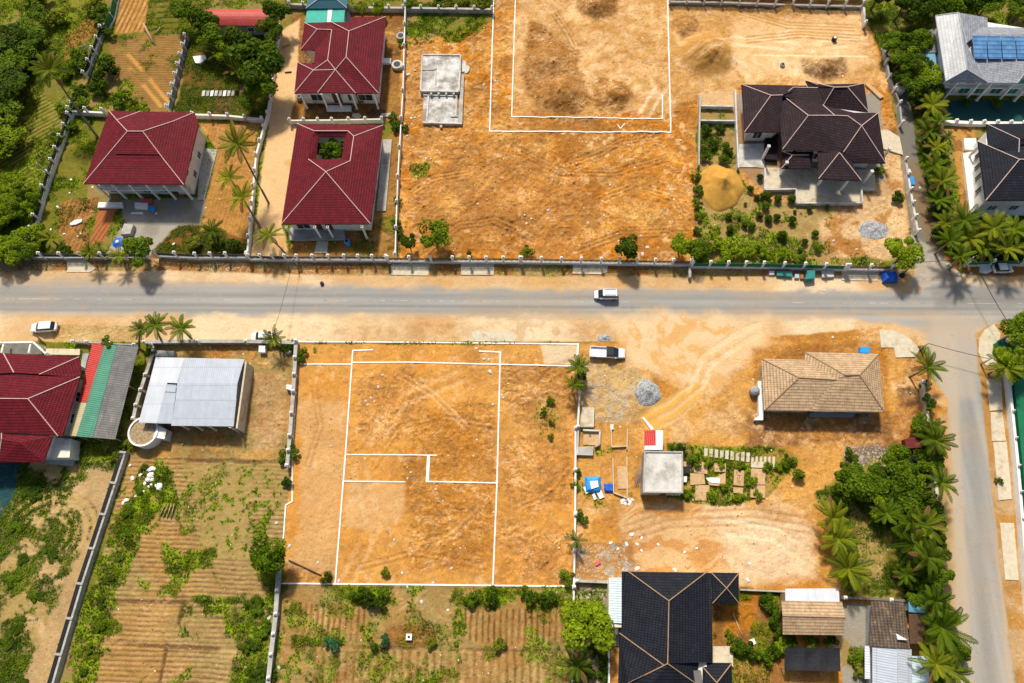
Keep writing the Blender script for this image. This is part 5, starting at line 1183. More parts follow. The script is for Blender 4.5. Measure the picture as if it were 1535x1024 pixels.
roof('roof', [y8(880, 870, 2.5), y8(975, 872, 2.3), y8(985, 1200, 2.3), y8(882, 1200, 2.5)], [[0, 1, 2, 3]], [], M['tinpale'], e, thick=.06, label='pale blue lean-to')
roof('roof', [y8(612, 812, 2.7), y8(640, 812, 2.8), y8(643, 1000, 2.8), y8(612, 1000, 2.7)], [[0, 1, 2, 3]], [], M['tinwhite'], e, thick=.06, label='narrow white side sheet')
roof('roof', [y8(862, 630, 2.6), y8(955, 634, 2.4), y8(940, 800, 2.4), y8(868, 800, 2.6)], [[0, 1, 2, 3]], [], M['darkwood'], e, thick=.1, label='dark timber side roof')
Pw = offset([tuple(g(*p)[:2]) for p in (y8(650, 565, 3), y8(835, 570, 3), y8(875, 840, 3), y8(880, 1200, 3), y8(650, 1200, 3))], .4); walls(e, Pw, -.3, 2.9, 'greywall')
e = house_base('blue_shed', 'tiny shed with faded blue sheet roof between the workshop and the palms', 'shed', [(1362, 902), (1389, 906), (1388, 919), (1362, 918)], 2)
roof('roof', [y8(860, 560, 2.4), y8(966, 578, 2.4), y8(960, 628, 2.2), y8(862, 620, 2.2)], [[0, 1, 2, 3]], [], M['tinblue'], e, thick=.06)
Pw = offset([tuple(g(*p)[:2]) for p in (y8(865, 563, 2.2), y8(960, 580, 2.2), y8(955, 624, 2.2), y8(866, 616, 2.2))], .12); walls(e, Pw, -.3, 2.1, 'greywall')

M['dampslab'] = mat('patchy_slab', (.66, .64, .6), .9, .2, .8, dirt=(.27, .24, .21), dirtamt=.85, bump=.03)
# unfinished foundation
e = house_base('foundation', 'unfinished whitewashed concrete foundation standing alone on the orange earth', 'foundation', [(633, 81), (693, 84), (693, 184), (633, 182)], 0)
T = .75
def rect(a, b, c, d, z=T): return [tuple(g(*z2(*p, z))[:2]) for p in (a, b, c, d)]
mb = MB(); mb.prism(rect((960, 308), (1178, 310), (1166, 522), (948, 516)), -.2, .9); mb.build('upper_slab', M['dampslab'], e)
mb = MB(); mb.prism(rect((965, 535), (1160, 535), (1160, 700), (962, 697)), -.2, .35); mb.build('lower_slab', M['dampslab'], e)
mb = MB(); mb.prism(rect((1182, 420), (1197, 420), (1186, 705), (1160, 704)), -.2, .6); mb.build('side_beam', M['conc'], e)
for a_, b_, z_, w_ in (((955, 395), (1040, 395), 1.0, .25), ((1038, 335), (1035, 480), 1.0, .22), ((950, 515), (1166, 520), 1.02, .3), ((960, 312), (950, 515), 1.02, .3), ((1178, 312), (1168, 520), 1.02, .3), ((962, 310), (1176, 312), 1.02, .3),
                      ((995, 535), (985, 690), .55, .3), ((1155, 545), (1150, 665), .55, .25), ((962, 696), (1186, 702), .62, .3), ((1120, 660), (1160, 662), .55, .2), ((965, 540), (1160, 545), .55, .2)):
    mb = MB(); A_, B_ = g(*z2(*a_, z_)), g(*z2(*b_, z_)); mb.bar((A_.x, A_.y, z_ / 2), (B_.x, B_.y, z_ / 2), w_, z_ + .1); mb.build('beam', M['whiteconc'], e)
for x_ in (1010, 1052, 1095, 1138): q = g(*z2(x_, 532, 1.0)); mb = MB(); mb.box((q.x, q.y, .5), (.4, .5, 1.1)); mb.build('stub_column', M['conc'], e)
mb = MB(); mb.prism(rect((1058, 690), (1072, 690), (1074, 725), (1060, 727), .3), -.2, .45); mb.build('drain_spout', M['conc'], e)
mb = MB(); mb.prism(rect((1072, 704), (1140, 706), (1140, 716), (1072, 714), .1), -.2, .2); mb.build('edge_strip', M['slab'], e)
mb = MB(); P_ = [tuple(g(*z2(*p, .12))[:2]) for p in ((1182, 342), (1205, 345), (1208, 372), (1230, 380), (1226, 402), (1212, 418), (1200, 408), (1184, 410))]; mb.prism(P_, -.2, .2); mb.build('spilled_mortar', M['whiteconc'], e)

# ================================================================ fences and walls
def fence(name, label, pts, base_h=.8, base_w=.28, base='white', post_gap=3.5, post_h=2.5, post_w=.4, post='white', panel=None, panel_h=2.0, group=None, cat='wall', cap=None, posts=True, capx=None, flatpost=False, skip=()):
    """pts: photo pixels at ground level. base wall, each post, each railing panel"""
    P = [g(*p[:2]) for p in pts]
    e = empty(name, (P[0].x, P[0].y, 0), label, cat, group)
    mb = MB()
    for a, b in zip(P[:-1], P[1:]):
        mb.bar((a.x, a.y, base_h / 2 - .15), (b.x, b.y, base_h / 2 - .15), base_w, base_h + .3)
    mb.build('wall_base' if panel else 'wall', M[base], e)
    if cap is None and panel: cap = 'white'
    if cap:
        mb = MB()
        for a, b in zip(P[:-1], P[1:]):
            cw, cx = capx or (base_w + (.14 if panel else .3), 0); mb.bar((a.x + cx, a.y, base_h + .04), (b.x + cx, b.y, base_h + .04), cw, .12)
        mb.build('coping', M[cap], e)
    pos = []
    for a, b in zip(P[:-1], P[1:]):
        L = (b - a).length; k = max(1, round(L / post_gap))
        pos += [a.lerp(b, i / k) for i in range(k)]
    pos.append(P[-1])
    pos = pos[:95]
    if posts:
        pm = MB(); w = post_w; pm.box((0, 0, post_h / 2 - .15), (w, w, post_h + .3)); pm.box((0, 0, post_h + .04), (w + .16, w + .16, .12)); pm.lathe([(w * .35, 0), (w * .6, .1), (w * .6, .24), (w * .35, .36), (.02, .4)], (0, 0, post_h + .08), 8)
        if flatpost: pm = MB(); pm.box((0, 0, .6), (.36, 1.15, 1.45))
        me = pm.mesh('post', M[post])
        for i, p in enumerate(pos):
            o = bpy.data.objects.new('post', me); COL.objects.link(o); o.parent = e; o.location = (p.x - P[0].x, p.y - P[0].y, 0)
            d = (pos[min(i + 1, len(pos) - 1)] - pos[max(i - 1, 0)]); o.rotation_euler = (0, 0, math.atan2(d.y, d.x))
    if panel:
        cache = {}
        for i, (a, b) in enumerate(zip(pos[:-1], pos[1:])):
            if i in skip: continue
            L = (b - a).length - post_w
            key = (round(L, 1))
            if key not in cache:
                mb = MB(); z0, z1_ = base_h + .06, panel_h
                if panel in ('greenfence',):
                    mb.box((0, 0, (z0 + z1_) / 2), (L, .05, z1_ - z0)); 
                    for zz_ in (z0 + .1, z1_ - .1): mb.box((0, 0, zz_), (L, .1, .06))
                else:
                    for zz_ in (z0, z0 + (z1_ - z0) * .55, z1_): mb.box((0, 0, zz_), (L, .06, .07))
                    n_ = max(3, int(L / .16))
                    for k in range(n_ + 1): mb.box((-L / 2 + L * k / n_, 0, (z0 + z1_) / 2), (.085, .06, z1_ - z0))
                    if 'scroll' in panel or True:
                        for k in range(max(1, int(L / .9))):
                            c = -L / 2 + (k + .5) * L / max(1, int(L / .9)); mb.tube([(c + .28 * math.cos(t), 0, (z0 + z1_) / 2 + .28 * math.sin(t)) for t in np.linspace(0, 2 * math.pi, 9)], .035, 5, False)
                cache[key] = mb.mesh('panel', M[panel])
            o = bpy.data.objects.new('panel', cache[key]); COL.objects.link(o); o.parent = e
            c = (a + b) / 2; o.location = (c.x - P[0].x, c.y - P[0].y, 0); o.rotation_euler = (0, 0, math.atan2((b - a).y, (b - a).x))
    return e

G1 = 'walls and fences along the north side of the road'
fence('street_wall', 'low white street wall with leaning posts in front of the concrete yard', [(40, 388), (100, 388.5), (160, 388.5), (225, 388)], post_gap=4.2, group=G1, panel='iron', base='greywall')
fence('street_wall', 'white street wall with dark railings between the two road trees and the driveway', [(240, 386), (300, 389), (345, 388.5), (376, 388.5)], post_gap=3.2, group=G1, panel='iron')
fence('street_wall', 'white street wall with black scroll railings in front of the courtyard house', [(378, 391), (450, 392), (520, 392), (582, 392.5)], post_gap=2.6, group=G1, panel='iron')
fence('street_wall', 'white street wall with brown railings along the west half of the orange lot', [(584, 394), (680, 394.5), (780, 395)], post_gap=3.6, group=G1, panel='brownpanel')
fence('street_wall', 'white street wall with brown railings along the east half of the orange lot', [(782, 395), (900, 397), (1033, 399)], post_gap=3.4, group=G1, panel='brownpanel')
fence('green_street_fence', 'white street wall topped with green panels in front of the villa garden', [(1035, 401.5), (1140, 402.5), (1262, 406)], post_gap=3.6, group=G1, panel='greenfence', base='white', cat='fence')
fence('street_wall', 'short white gateway wall between the green fence and the blue tarpaulin', [(1266, 406), (1330, 407)], post_gap=4.2, group=G1, panel='brownpanel')
fence('green_street_fence', 'green panel fence with white posts at the junction, behind the white wreck', [(1443, 400), (1480, 398.5), (1570, 398.5)], post_gap=4.6, group=G1, panel='greenfence', post_h=2.2, panel_h=2.0, cat='fence')
fence('boundary_wall', 'long white wall separating the red houses from the orange lot', [(609, 12), (605.5, 142), (598, 270), (594, 386)], base_h=1.3, base_w=.2, post_gap=6, post_h=1.7, cat='wall')
fence('boundary_wall', 'white driveway wall on the west side of the pale drive', [(421, 45), (404, 175), (387, 237), (374, 384)], base_h=1.2, base_w=.35, post_gap=3.6, post_h=1.6)
fence('boundary_wall', 'white cross wall between the two maroon roofed houses', [(437, 186), (500, 185.5), (574, 184)], base_h=1.2, post_gap=3.5, post_h=1.6, base='cream')
fence('boundary_wall', 'cream wall behind the plot of bare soil, north of the maroon hip roof', [(293, 177), (345, 179), (396, 184)], base_h=1.2, base_w=.4, post_gap=3.4, post_h=1.7, base='cream')
fence('boundary_wall', 'short pale wall joining the diagonal fence to the farthest west house', [(112, 172), (162, 175)], base_h=1.3, base_w=.4, post_gap=3.0, base='cream')
fence('boundary_wall', 'leaning grey wall with tall white posts between garden and ploughed plot', [(283, 62), (268, 120), (256, 168)], base_h=1.4, post_gap=2.8, post_h=2.1, base='greywall')
fence('diagonal_fence', 'upper part of the dark railed diagonal fence, overgrown by shrubs', [(158, 50), (146, 82), (133, 118)], base_h=.9, post_gap=2.6, post_h=2.2, base='greywall', panel='black', cat='fence')
fence('diagonal_fence', 'lower part of the black railed diagonal fence with white posts, running to the road', [(116, 163), (98, 212), (79, 266), (60, 330), (47, 386)], base_h=.8, post_gap=3.0, post_h=2.2, base='white', panel='black', cat='fence')
fence('green_sheet_fence', 'green sheet fence beside the orange furrows at the top edge', [(181, -14), (172, 30), (163, 46)], base_h=.3, post_gap=3.5, post_h=1.9, post_w=.12, panel='greenfence', panel_h=2.1, cat='fence')
fence('boundary_wall', 'pale rear wall along the north edge behind the turquoise outbuilding', [(436, 12), (520, 17), (606, 18), (738, 20)], base_h=1.2, base_w=.5, post_gap=3.6, post_h=1.7, base='conc')
fence('rear_fence', 'concrete post fence closing the sandy lot on its north side', [(1003, 6), (1080, 7), (1160, 10), (1290, 13)], base_h=.6, post_gap=3.6, post_h=1.9, base='conc', panel='brownpanel', cat='fence')
fence('boundary_wall', 'whitewashed return wall at the north-east corner of the sandy lot', [(1291, 12), (1293, 42)], base_h=1.3, base_w=.4, post_gap=4, post_h=1.8, base='whiteconc')
fence('lane_wall', 'long crooked grey wall on the west side of the narrow lane', [(1322, 75), (1330, 120), (1345, 160), (1348, 190)], base_h=1.1, base_w=.3, post_gap=3.4, post_h=1.6, base='greywall')
fence('lane_wall', 'southern grey and white wall stretch beside the lane, near the gravel heap', [(1353, 245), (1360, 290), (1367, 330), (1371, 352)], base_h=1.3, base_w=.4, post_gap=3.6, post_h=1.8, base='whiteconc')
G2 = 'low walls of the small walled garden'
fence('garden_wall', 'west wall of the walled garden beside the villa', [(1048, 146), (1047, 190), (1046, 252)], base_h=1.1, base_w=.28, posts=False, base='conc', group=G2)
fence('garden_wall', 'east wall of the walled garden, next to the villa', [(1100, 140), (1102, 190), (1105, 256)], base_h=1.1, base_w=.3, posts=False, base='whiteconc', group=G2)
fence('garden_wall', 'northern cross wall of the walled garden', [(1049, 163), (1098, 164)], base_h=1.0, base_w=.3, posts=False, base='whiteconc', group=G2)
fence('garden_wall', 'southern cross wall of the walled garden', [(1049, 185), (1100, 185.5)], base_h=1.0, base_w=.3, posts=False, base='whiteconc', group=G2)
fence('terrace_wall_of_grey_house', 'white balustraded wall in front of the teal courtyard', [(1408, 186), (1450, 188), (1530, 189), (1600, 189)], base_h=.9, base_w=.7, post_gap=2.6, post_h=1.3, post_w=.5, base='white')
# south side
fence('road_wall', 'grey street wall in front of the metal roofed house', [(221, 516), (300, 515), (372, 515), (446, 517)], base_h=1.2, base_w=.35, post_gap=8, post_h=1.3, base='greywall', cap='conc')
fence('road_wall', 'short black topped wall in front of the striped awning', [(115, 515), (135, 516), (206, 520)], base_h=1.1, base_w=.25, post_gap=6, post_h=1.3, base='greywall')
fence('side_wall', 'curved mossy wall between the striped awning and the metal roofed house', [(232, 520), (236, 530), (224, 565), (210, 610), (206, 630)], base_h=1.3, base_w=.3, post_gap=3.5, post_h=1.5, base='darkconc', cap='conc')
fence('black_topped_wall', 'long diagonal wall with black panels and pale piers in the south-west', [(190, 680), (160, 772), (126, 875), (95, 980), (72, 1060)], base_h=1.15, base_w=1.0, post_gap=6.6, post_h=1.22, post_w=1.0, post='conc', base='conc', cap='blacktop', capx=(.62, -.18), flatpost=True)
fence('plot_wall', 'grey wall with white posts between the metal roofed house and the marked plot', [(447, 515), (443, 590), (438, 655), (434, 700)], base_h=1.2, base_w=.35, post_gap=3.4, post_h=1.6, base='greywall', cap='conc')
fence('plot_wall', 'silver grey wall with round posts south of the marked plot, by the dark hedge', [(421, 850), (417, 920), (410, 980), (403, 1050)], base_h=1.1, base_w=.4, post_gap=3.0, post_h=1.3, base='greywall', cap='conc')
fence('white_wall', 'thin white wall east of the marked plot, from the palms to the junk yard', [(868.5, 590), (866, 641), (862.5, 643), (862, 770)], base_h=.8, base_w=.3, post_gap=9, post_h=.95, base='white')
fence('white_wall', 'thin white wall continuing south beside the broad green tree', [(862, 772), (860, 880), (858, 960), (857, 1060)], base_h=.8, base_w=.3, post_gap=6.5, post_h=1.0, base='white')
fence('yard_wall', 'short concrete wall from the white wall to the pale carport', [(864, 871), (912, 873)], base_h=1.0, base_w=.4, post_gap=6, post_h=1.2, base='conc')
fence('yard_wall', 'long narrow white wall west of the charcoal roofed house', [(912, 968), (912, 1060)], base_h=1.1, base_w=.3, posts=False, base='white')
fence('yard_wall', 'thin pale wall from the charcoal house across to the tan barn', [(1108, 884), (1176, 887)], base_h=.7, base_w=.25, posts=False, base='conc')
fence('yard_wall', 'black topped wall between the tan barn and the palms', [(1262, 896), (1330, 899), (1384, 903)], base_h=1.2, base_w=.35, post_gap=6, post_h=1.4, base='darkconc')
fence('road_wall', 'pale wall on the west side of the side road, half hidden by palms', [(1378, 575), (1388, 640), (1395, 700), (1402, 770)], base_h=1.2, base_w=.5, post_gap=8, post_h=1.4, base='slab')
fence('green_wall', 'tall white wall backed with green sheeting on the east side of the side road', [(1500, 516), (1507, 580), (1519, 700), (1532, 860), (1545, 1040)], base_h=1.3, base_w=.45, post_gap=4.4, post_h=1.6, post_w=.22, base='white', cat='fence')
# green sheeting behind the white wall
mb = MB(); P_ = [g(*p) for p in ((1503, 516), (1510, 580), (1522, 700), (1535, 860), (1548, 1040))]; vs = []
for p in P_: vs += [(p.x + .3, p.y, 1.45), (p.x + 3.1, p.y, 1.3), (p.x + 3.1, p.y, -.2), (p.x + .3, p.y, -.2)]
mb.add(vs, [(4 * i + j, 4 * i + 4 + j, 4 * i + 4 + (j + 1) % 4, 4 * i + (j + 1) % 4) for i in range(4) for j in range(4)] + [(0, 1, 2, 3), (19, 18, 17, 16)])
tag(mb.build('green_canopy', M['greenfence']), 'long green sheet canopy behind the white wall on the side road', 'canopy')
mb = MB(); P_ = [(p.x, p.y) for p in W([(1496, 512), (1508, 505), (1512, 528), (1498, 530)], 1.6)]; mb.prism(P_, -.2, 1.6); tag(mb.build('corner_shelter', M['greenfence']), 'small green sheeted corner shelter at the top of the green canopy', 'shelter')

# ================================================================ white boundary markings
def strip(name, label, pts, w=.26, lift=.05, h=.06):
    """a chalked timber batten following the ground"""
    P = [g(*p) for p in pts]; mb = MB(); dense = []
    for a, b in zip(P[:-1], P[1:]):
        k = max(1, int((b - a).length / 1.0)); dense += [a.lerp(b, i / k) for i in range(k)]
    dense.append(P[-1])
    ZB = []
    for p in dense: ZB.append(max(H(p.x, p.y), H(p.x + .3, p.y), H(p.x - .3, p.y), H(p.x, p.y + .3), H(p.x, p.y - .3)) + lift)
    for p, q, za, zb in zip(dense[:-1], dense[1:], ZB[:-1], ZB[1:]):
        d = (q - p).normalized() * .02
        mb.bar((p.x - d.x, p.y - d.y, za - .15), (q.x + d.x, q.y + d.y, zb - .15), w * .85, .36)
    return tag(mb.build(name, M['line']), label, 'boundary line', 'white boundary lines set out on the bare plots')
strip('boundary_line', 'outer white line around three sides of the northern plot', [(741, -30), (734, 196.5), (870, 197.5), (1005.5, 198), (1000, -30)])
strip('boundary_line', 'inner white line of the northern plot', [(773.5, -30), (767, 175), (993, 178), (993, 142)], .22)
strip('boundary_line', 'tiny white tick mark between the two northern lines', [(925.5, 187), (930, 192.5), (936.5, 185.5)], .2)
strip('boundary_line', 'white line along the road side of the southern plot', [(446, 512.5), (600, 513), (867, 516)], .26)
strip('boundary_line', 'white line crossing the southern plot just below its road side', [(450, 545), (453, 546), (526, 546), (528, 543.5), (608, 543), (866, 549)], .24)
strip('boundary_line', 'long slanting white line on the west of the inner rectangle', [(559, 524.5), (529, 525.5), (518, 680), (502.5, 875)], .26)
strip('boundary_line', 'long white line on the east of the inner rectangle', [(718, 526.5), (750, 528), (745, 724), (738.5, 884)], .26)
strip('boundary_line', 'upper white cross line ending in a thin tip inside the southern plot', [(518, 681.5), (655, 682.5)], .2)
strip('boundary_line', 'short lower white cross line from the west side', [(515, 721.5), (607, 722.5)], .22)
strip('boundary_line', 'white L shaped line with a thick upright in the middle of the plot', [(641, 722), (745, 724)], .24)
strip('boundary_line', 'thick short white upright in the middle of the plot', [(642.5, 683), (640.5, 723)], .6)
strip('boundary_line', 'white line along the south end of the southern plot', [(421, 874.5), (620, 876.5), (860, 879)], .26)
strip('boundary_line', 'white stepped line down the west side of the southern plot', [(447.5, 516), (443, 600), (438, 690), (438, 752), (428.5, 757), (424.5, 812)], .24)
strip('boundary_line', 'short thick white line at the north-east corner of the southern plot', [(866.5, 515), (865.5, 537)], .35)

# road centre line
mb = MB()
def cl(x): return 448.2 + (x) * .0049
for x0, x1 in ((-60, 92), (110, 128), (146, 158), (185, 240), (261, 278), (295, 308), (327, 354), (400, 420), (480, 520), (560, 790), (810, 832), (853, 908), (924, 945), (1152, 1165), (1188, 1205), (1227, 1245), (1264, 1283), (1303, 1385), (1450, 1505), (1525, 1600)):
    a, b = g(x0, cl(x0) - .3), g(x1, cl(x1) - .3); mb.bar((a.x, a.y, .012), (b.x, b.y, .012), .11, .012)
tag(mb.build('road_marking', mat('worn_road_paint', (.52, .49, .42), .8, .4, 1.2, dirt=(.30, .285, .25), dirtamt=.85)), kind='structure')

# pavement slabs
pv = MB()
def pave(name, pts, z=.12, m='slab'):
    mb = MB(); P_ = [(p.x, p.y) for p in W(pts, z)]; mb.prism(P_, -.15, z); tag(mb.build(name, M[m]), kind='structure')
pave('pavement', [(1318, 494), (1338, 495), (1358, 503), (1372, 515), (1378, 524), (1372, 535), (1343, 536), (1340, 521), (1321, 521)])
for pts in ([(1479, 568), (1501, 568), (1503, 614), (1484, 616)], [(1485, 618), (1503, 618), (1508, 661), (1487, 661)], [(1489, 663), (1509, 662), (1517, 748), (1497, 750)], [(1499, 784), (1520, 784), (1527, 870), (1507, 869)]): pave('pavement', pts)
pave('pavement', [(1467, 528), (1468, 508), (1476, 495), (1490, 486), (1500, 500), (1496, 520), (1500, 545), (1478, 548), (1472, 540)])
for pts in ([(100, 385), (118, 383), (144, 402), (135, 408), (100, 408)], [(586, 396), (644, 396), (642, 413), (586, 412)], [(691, 395), (741, 396), (740, 412), (691, 412)], [(859, 397), (911, 398), (910, 408), (900, 411), (858, 410)], [(1262, 404), (1318, 405), (1316, 421), (1262, 420)]): pave('driveway', pts, .1)
pave('driveway', [(707, 496), (768, 497), (775, 512), (707, 512)], .08)

# ================================================================ foliage
def leafmesh(name, C_, N_, S_, T_, m, U_=None, asp=.6):
    """many small folded leaves: centres, normals, sizes, tones"""
    n = len(C_)
    N_ = N_ / np.linalg.norm(N_, axis=1, keepdims=True)
    r = rng.normal(size=(n, 3)) if U_ is None else U_
    u = np.cross(N_, r); u /= np.linalg.norm(u, axis=1, keepdims=True) + 1e-9
    v = np.cross(N_, u)
    s = S_[:, None]
    V = np.stack([C_ - u * s, C_ + v * s * asp + N_ * s * .12, C_ + u * s, C_ - v * s * asp + N_ * s * .12], 1).reshape(-1, 3)
    me = bpy.data.meshes.new(name)
    me.vertices.add(4 * n); me.vertices.foreach_set('co', V.astype(np.float32).ravel())
    me.loops.add(4 * n); me.loops.foreach_set('vertex_index', np.arange(4 * n, dtype=np.int32))
    me.polygons.add(n); me.polygons.foreach_set('loop_start', np.arange(0, 4 * n, 4, dtype=np.int32))
    at = me.attributes.new('tone', 'FLOAT', 'POINT'); at.data.foreach_set('value', np.repeat(np.clip(T_, 0, 1), 4).astype(np.float32))
    me.materials.append(m); me.update(calc_edges=True)
    return me

L_ = {}
L_['dark'] = leafmat('dark_leaves', (.010, .032, .003), (.12, .19, .008))
L_['mid'] = leafmat('green_leaves', (.018, .055, .004), (.21, .31, .012))
L_['bright'] = leafmat('bright_leaves', (.04, .10, .004), (.36, .46, .015))
L_['yellow'] = leafmat('yellow_green_leaves', (.09, .13, .01), (.36, .38, .03))
L_['palm'] = leafmat('palm_leaves', (.010, .035, .003), (.17, .25, .010), .45)
L_['palmy'] = leafmat('yellowing_palm_leaves', (.022, .06, .004), (.34, .37, .018), .45)
L_['blue'] = leafmat('blue_green_leaves', (.03, .10, .04), (.10, .25, .09))
L_['grass'] = leafmat('grass_blades', (.026, .055, .002), (.26, .34, .010))
L_['dry'] = leafmat('dry_grass', (.16, .13, .04), (.42, .34, .12))

def crown_mesh(seed, n, lobes, flat=.75, size=.1, gap=.0):
    R = np.random.default_rng(seed)
    if lobes > 12 and lobes < 24: lobes -= 3
    far_ = .45 if lobes > 24 else .82
    lc = R.normal(size=(lobes, 3)); lc /= np.linalg.norm(lc, axis=1, keepdims=True); lc *= R.uniform(.3, far_, (lobes, 1)); lc[:, 2] = np.abs(lc[:, 2]) * .8 - .1
    lr = R.uniform(.2, .44, lobes); lt = R.uniform(-.22, .28, lobes)
    k = R.integers(0, lobes, n); d = R.normal(size=(n, 3)); d /= np.linalg.norm(d, axis=1, keepdims=True)
    d[:, 2] = np.where(R.random(n) < .6, np.abs(d[:, 2]), d[:, 2])
    rr = lr[k] * R.uniform(.5, 1.08, n) ** .6
    P = lc[k] + d * rr[:, None]; P[:, 2] *= flat
    N = d + R.normal(size=(n, 3)) * .55 + np.array([0, 0, .35])
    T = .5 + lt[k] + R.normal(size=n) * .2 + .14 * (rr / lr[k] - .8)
    return leafmesh('crown', P, N, R.uniform(.6, 1.35, n) * size, T, L_['mid'])
CROWNS = [crown_mesh(100 + i, 3300, 15 + i, .8, .07) for i in range(4)]
SHRUBS = [crown_mesh(200 + i, 900, 9, .75, .11) for i in range(3)]
CLIPPED = [crown_mesh(300 + i, 1100, 26, 1.05, .095) for i in range(2)]
LIGHTC = [crown_mesh(400 + i, 2600, 22, .85, .065) for i in range(2)]

def trunk_mesh(seed, h=1.0):
    R = random.Random(seed); mb = MB()
    mb.tube([(0, 0, -.1), (R.uniform(-.03, .03), R.uniform(-.03, .03), .35), (R.uniform(-.06, .06), R.uniform(-.06, .06), .75), (0, 0, 1)], [.055, .04, .03, .015], 7)
    for i in range(5):
        a = i * 1.26 + R.random(); z = .45 + .08 * i
        mb.tube([(0, 0, z), (.12 * math.cos(a), .12 * math.sin(a), z + .12), (.26 * math.cos(a), .26 * math.sin(a), z + .22)], [.025, .016, .006], 5)
    return mb.mesh('trunk', M['bark'], True)
TRUNKS = [trunk_mesh(i) for i in range(3)]

def child(name, me, parent, loc=(0, 0, 0), scale=(1, 1, 1), rz=0.0, m=None):
    o = bpy.data.objects.new(name, me); COL.objects.link(o); o.parent = parent
    o.location = loc; o.scale = scale; o.rotation_euler = (0, 0, rz)
    if m is not None:
        o.material_slots[0].link = 'OBJECT'; o.material_slots[0].material = m
    return o

def tree(px, py, r, label, leaf='mid', h=None, kind='tree', group=None, cat=None, name=None, flat=1.0):
    """px, py: middle of the crown in the photo; r: crown radius in metres"""
    if kind == 'tree':
        r *= 1.12; hc = h or r * 1.35; pool = CROWNS; nm = 'broadleaf_tree'; ct = 'tree'
    elif kind == 'light':
        r *= 1.25; hc = h or r * 1.3; pool = LIGHTC; nm = 'feathery_tree'; ct = 'tree'
    elif kind == 'clipped':
        hc = h or r * .75; pool = CLIPPED; nm = 'round_bush'; ct = 'bush'
    else:
        hc = h or r * .55; pool = SHRUBS; nm = 'shrub'; ct = 'shrub'
    p = g(px, py, hc); z0 = H(p.x, p.y)
    e = empty(name or nm, (p.x, p.y, z0), label, cat or ct, group)
    if kind in ('tree', 'light'): child('trunk', rnd.choice(TRUNKS), e, (0, 0, 0), (r * 1.4, r * 1.4, hc + r * .2), rnd.random() * 6)
    else: child('stem', rnd.choice(TRUNKS), e, (0, 0, 0), (r * .7, r * .7, hc), rnd.random() * 6)
    child('crown', rnd.choice(pool), e, (0, 0, hc - z0), (r * rnd.uniform(1.0, 1.15), r * rnd.uniform(1.0, 1.15), r * flat * rnd.uniform(.85, 1.0)), rnd.random() * 6.28, L_[leaf])
    return e

def palm_mesh(seed, fronds=20, droop=.4, upright=0.0, leaflets=15):
    R = np.random.default_rng(seed); CC, NN, SS, TT, UU = [], [], [], [], []; mb = MB()
    Vs, Fs, Ts = [], [], []
    def quad(p, t): Vs.extend(p); n = len(Vs); Fs.append((n - 4, n - 3, n - 2, n - 1)); Ts.extend([t] * 4)
    for f in range(fronds):
        a = f * 2.39996 + R.uniform(-.15, .15); tier = f / fronds
        el0 = 1.0 - .95 * tier + upright; L = R.uniform(.8, 1.15) * (1 - .2 * (1 - tier) ** 2)
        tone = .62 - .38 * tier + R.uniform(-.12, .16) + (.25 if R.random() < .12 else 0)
        if tier > .72 and R.random() < .35: tone = 1.9
        p = np.zeros(3); el = el0; pts = [p.copy()]; st = 9
        side = R.uniform(-.25, .25)
        for s in range(st):
            el -= droop * 2.1 / st * (.4 + s / st); a += side / st
            p = p + np.array([math.cos(a) * math.cos(el), math.sin(a) * math.cos(el), math.sin(el)]) * L / st; pts.append(p.copy())
        pts = np.array(pts)
        for s in range(st):                                  # midrib
            d = pts[s + 1] - pts[s]; d /= np.linalg.norm(d); w = np.cross(d, [0, 0, 1]); w /= np.linalg.norm(w) + 1e-9
            w0, w1 = .02 * (1 - s / st) + .005, .02 * (1 - (s + 1) / st) + .005
            quad([pts[s] - w * w0, pts[s + 1] - w * w1, pts[s + 1] + w * w1, pts[s] + w * w0], tone + .3)
        for k in range(leaflets):
            t = .1 + .9 * (k + .5) / leaflets; x = t * st; i = min(int(x), st - 1); fr = x - i
            c = pts[i] * (1 - fr) + pts[i + 1] * fr; d = pts[i + 1] - pts[i]; d /= np.linalg.norm(d)
            w = np.cross(d, [0, 0, 1]); w /= np.linalg.norm(w) + 1e-9; up = np.cross(w, d)
            ll = .2 * math.sin(math.pi * min(1, .15 + t * .85)) ** .6 + .02
            for sg in (-1, 1):
                tip = c + (w * sg * .66 + d * .75 - up * .16) * ll * R.uniform(.85, 1.1)
                b0 = c - d * .04; b1 = c + d * .04; mid = (c + tip) / 2 + up * .02
                quad([b0, mid - d * .028, tip, mid + d * .04], tone + R.uniform(-.08, .08) + (.16 if sg * math.sin(a) > 0 else -.1))  # sunlit and shaded frond halves put into leaflet tone, one side lighter
    me = bpy.data.meshes.new('crown'); me.from_pydata([tuple(v) for v in Vs], [], Fs)
    at = me.attributes.new('tone', 'FLOAT', 'POINT'); at.data.foreach_set('value', np.where(np.array(Ts) > 1.45, 1.9, np.clip(np.array(Ts), 0, 1)).astype(np.float32))
    me.materials.append(L_['palm']); me.update(); return me
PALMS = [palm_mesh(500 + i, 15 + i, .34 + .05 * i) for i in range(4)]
YOUNG = [palm_mesh(600 + i, 10, .4, .1, 12) for i in range(2)]

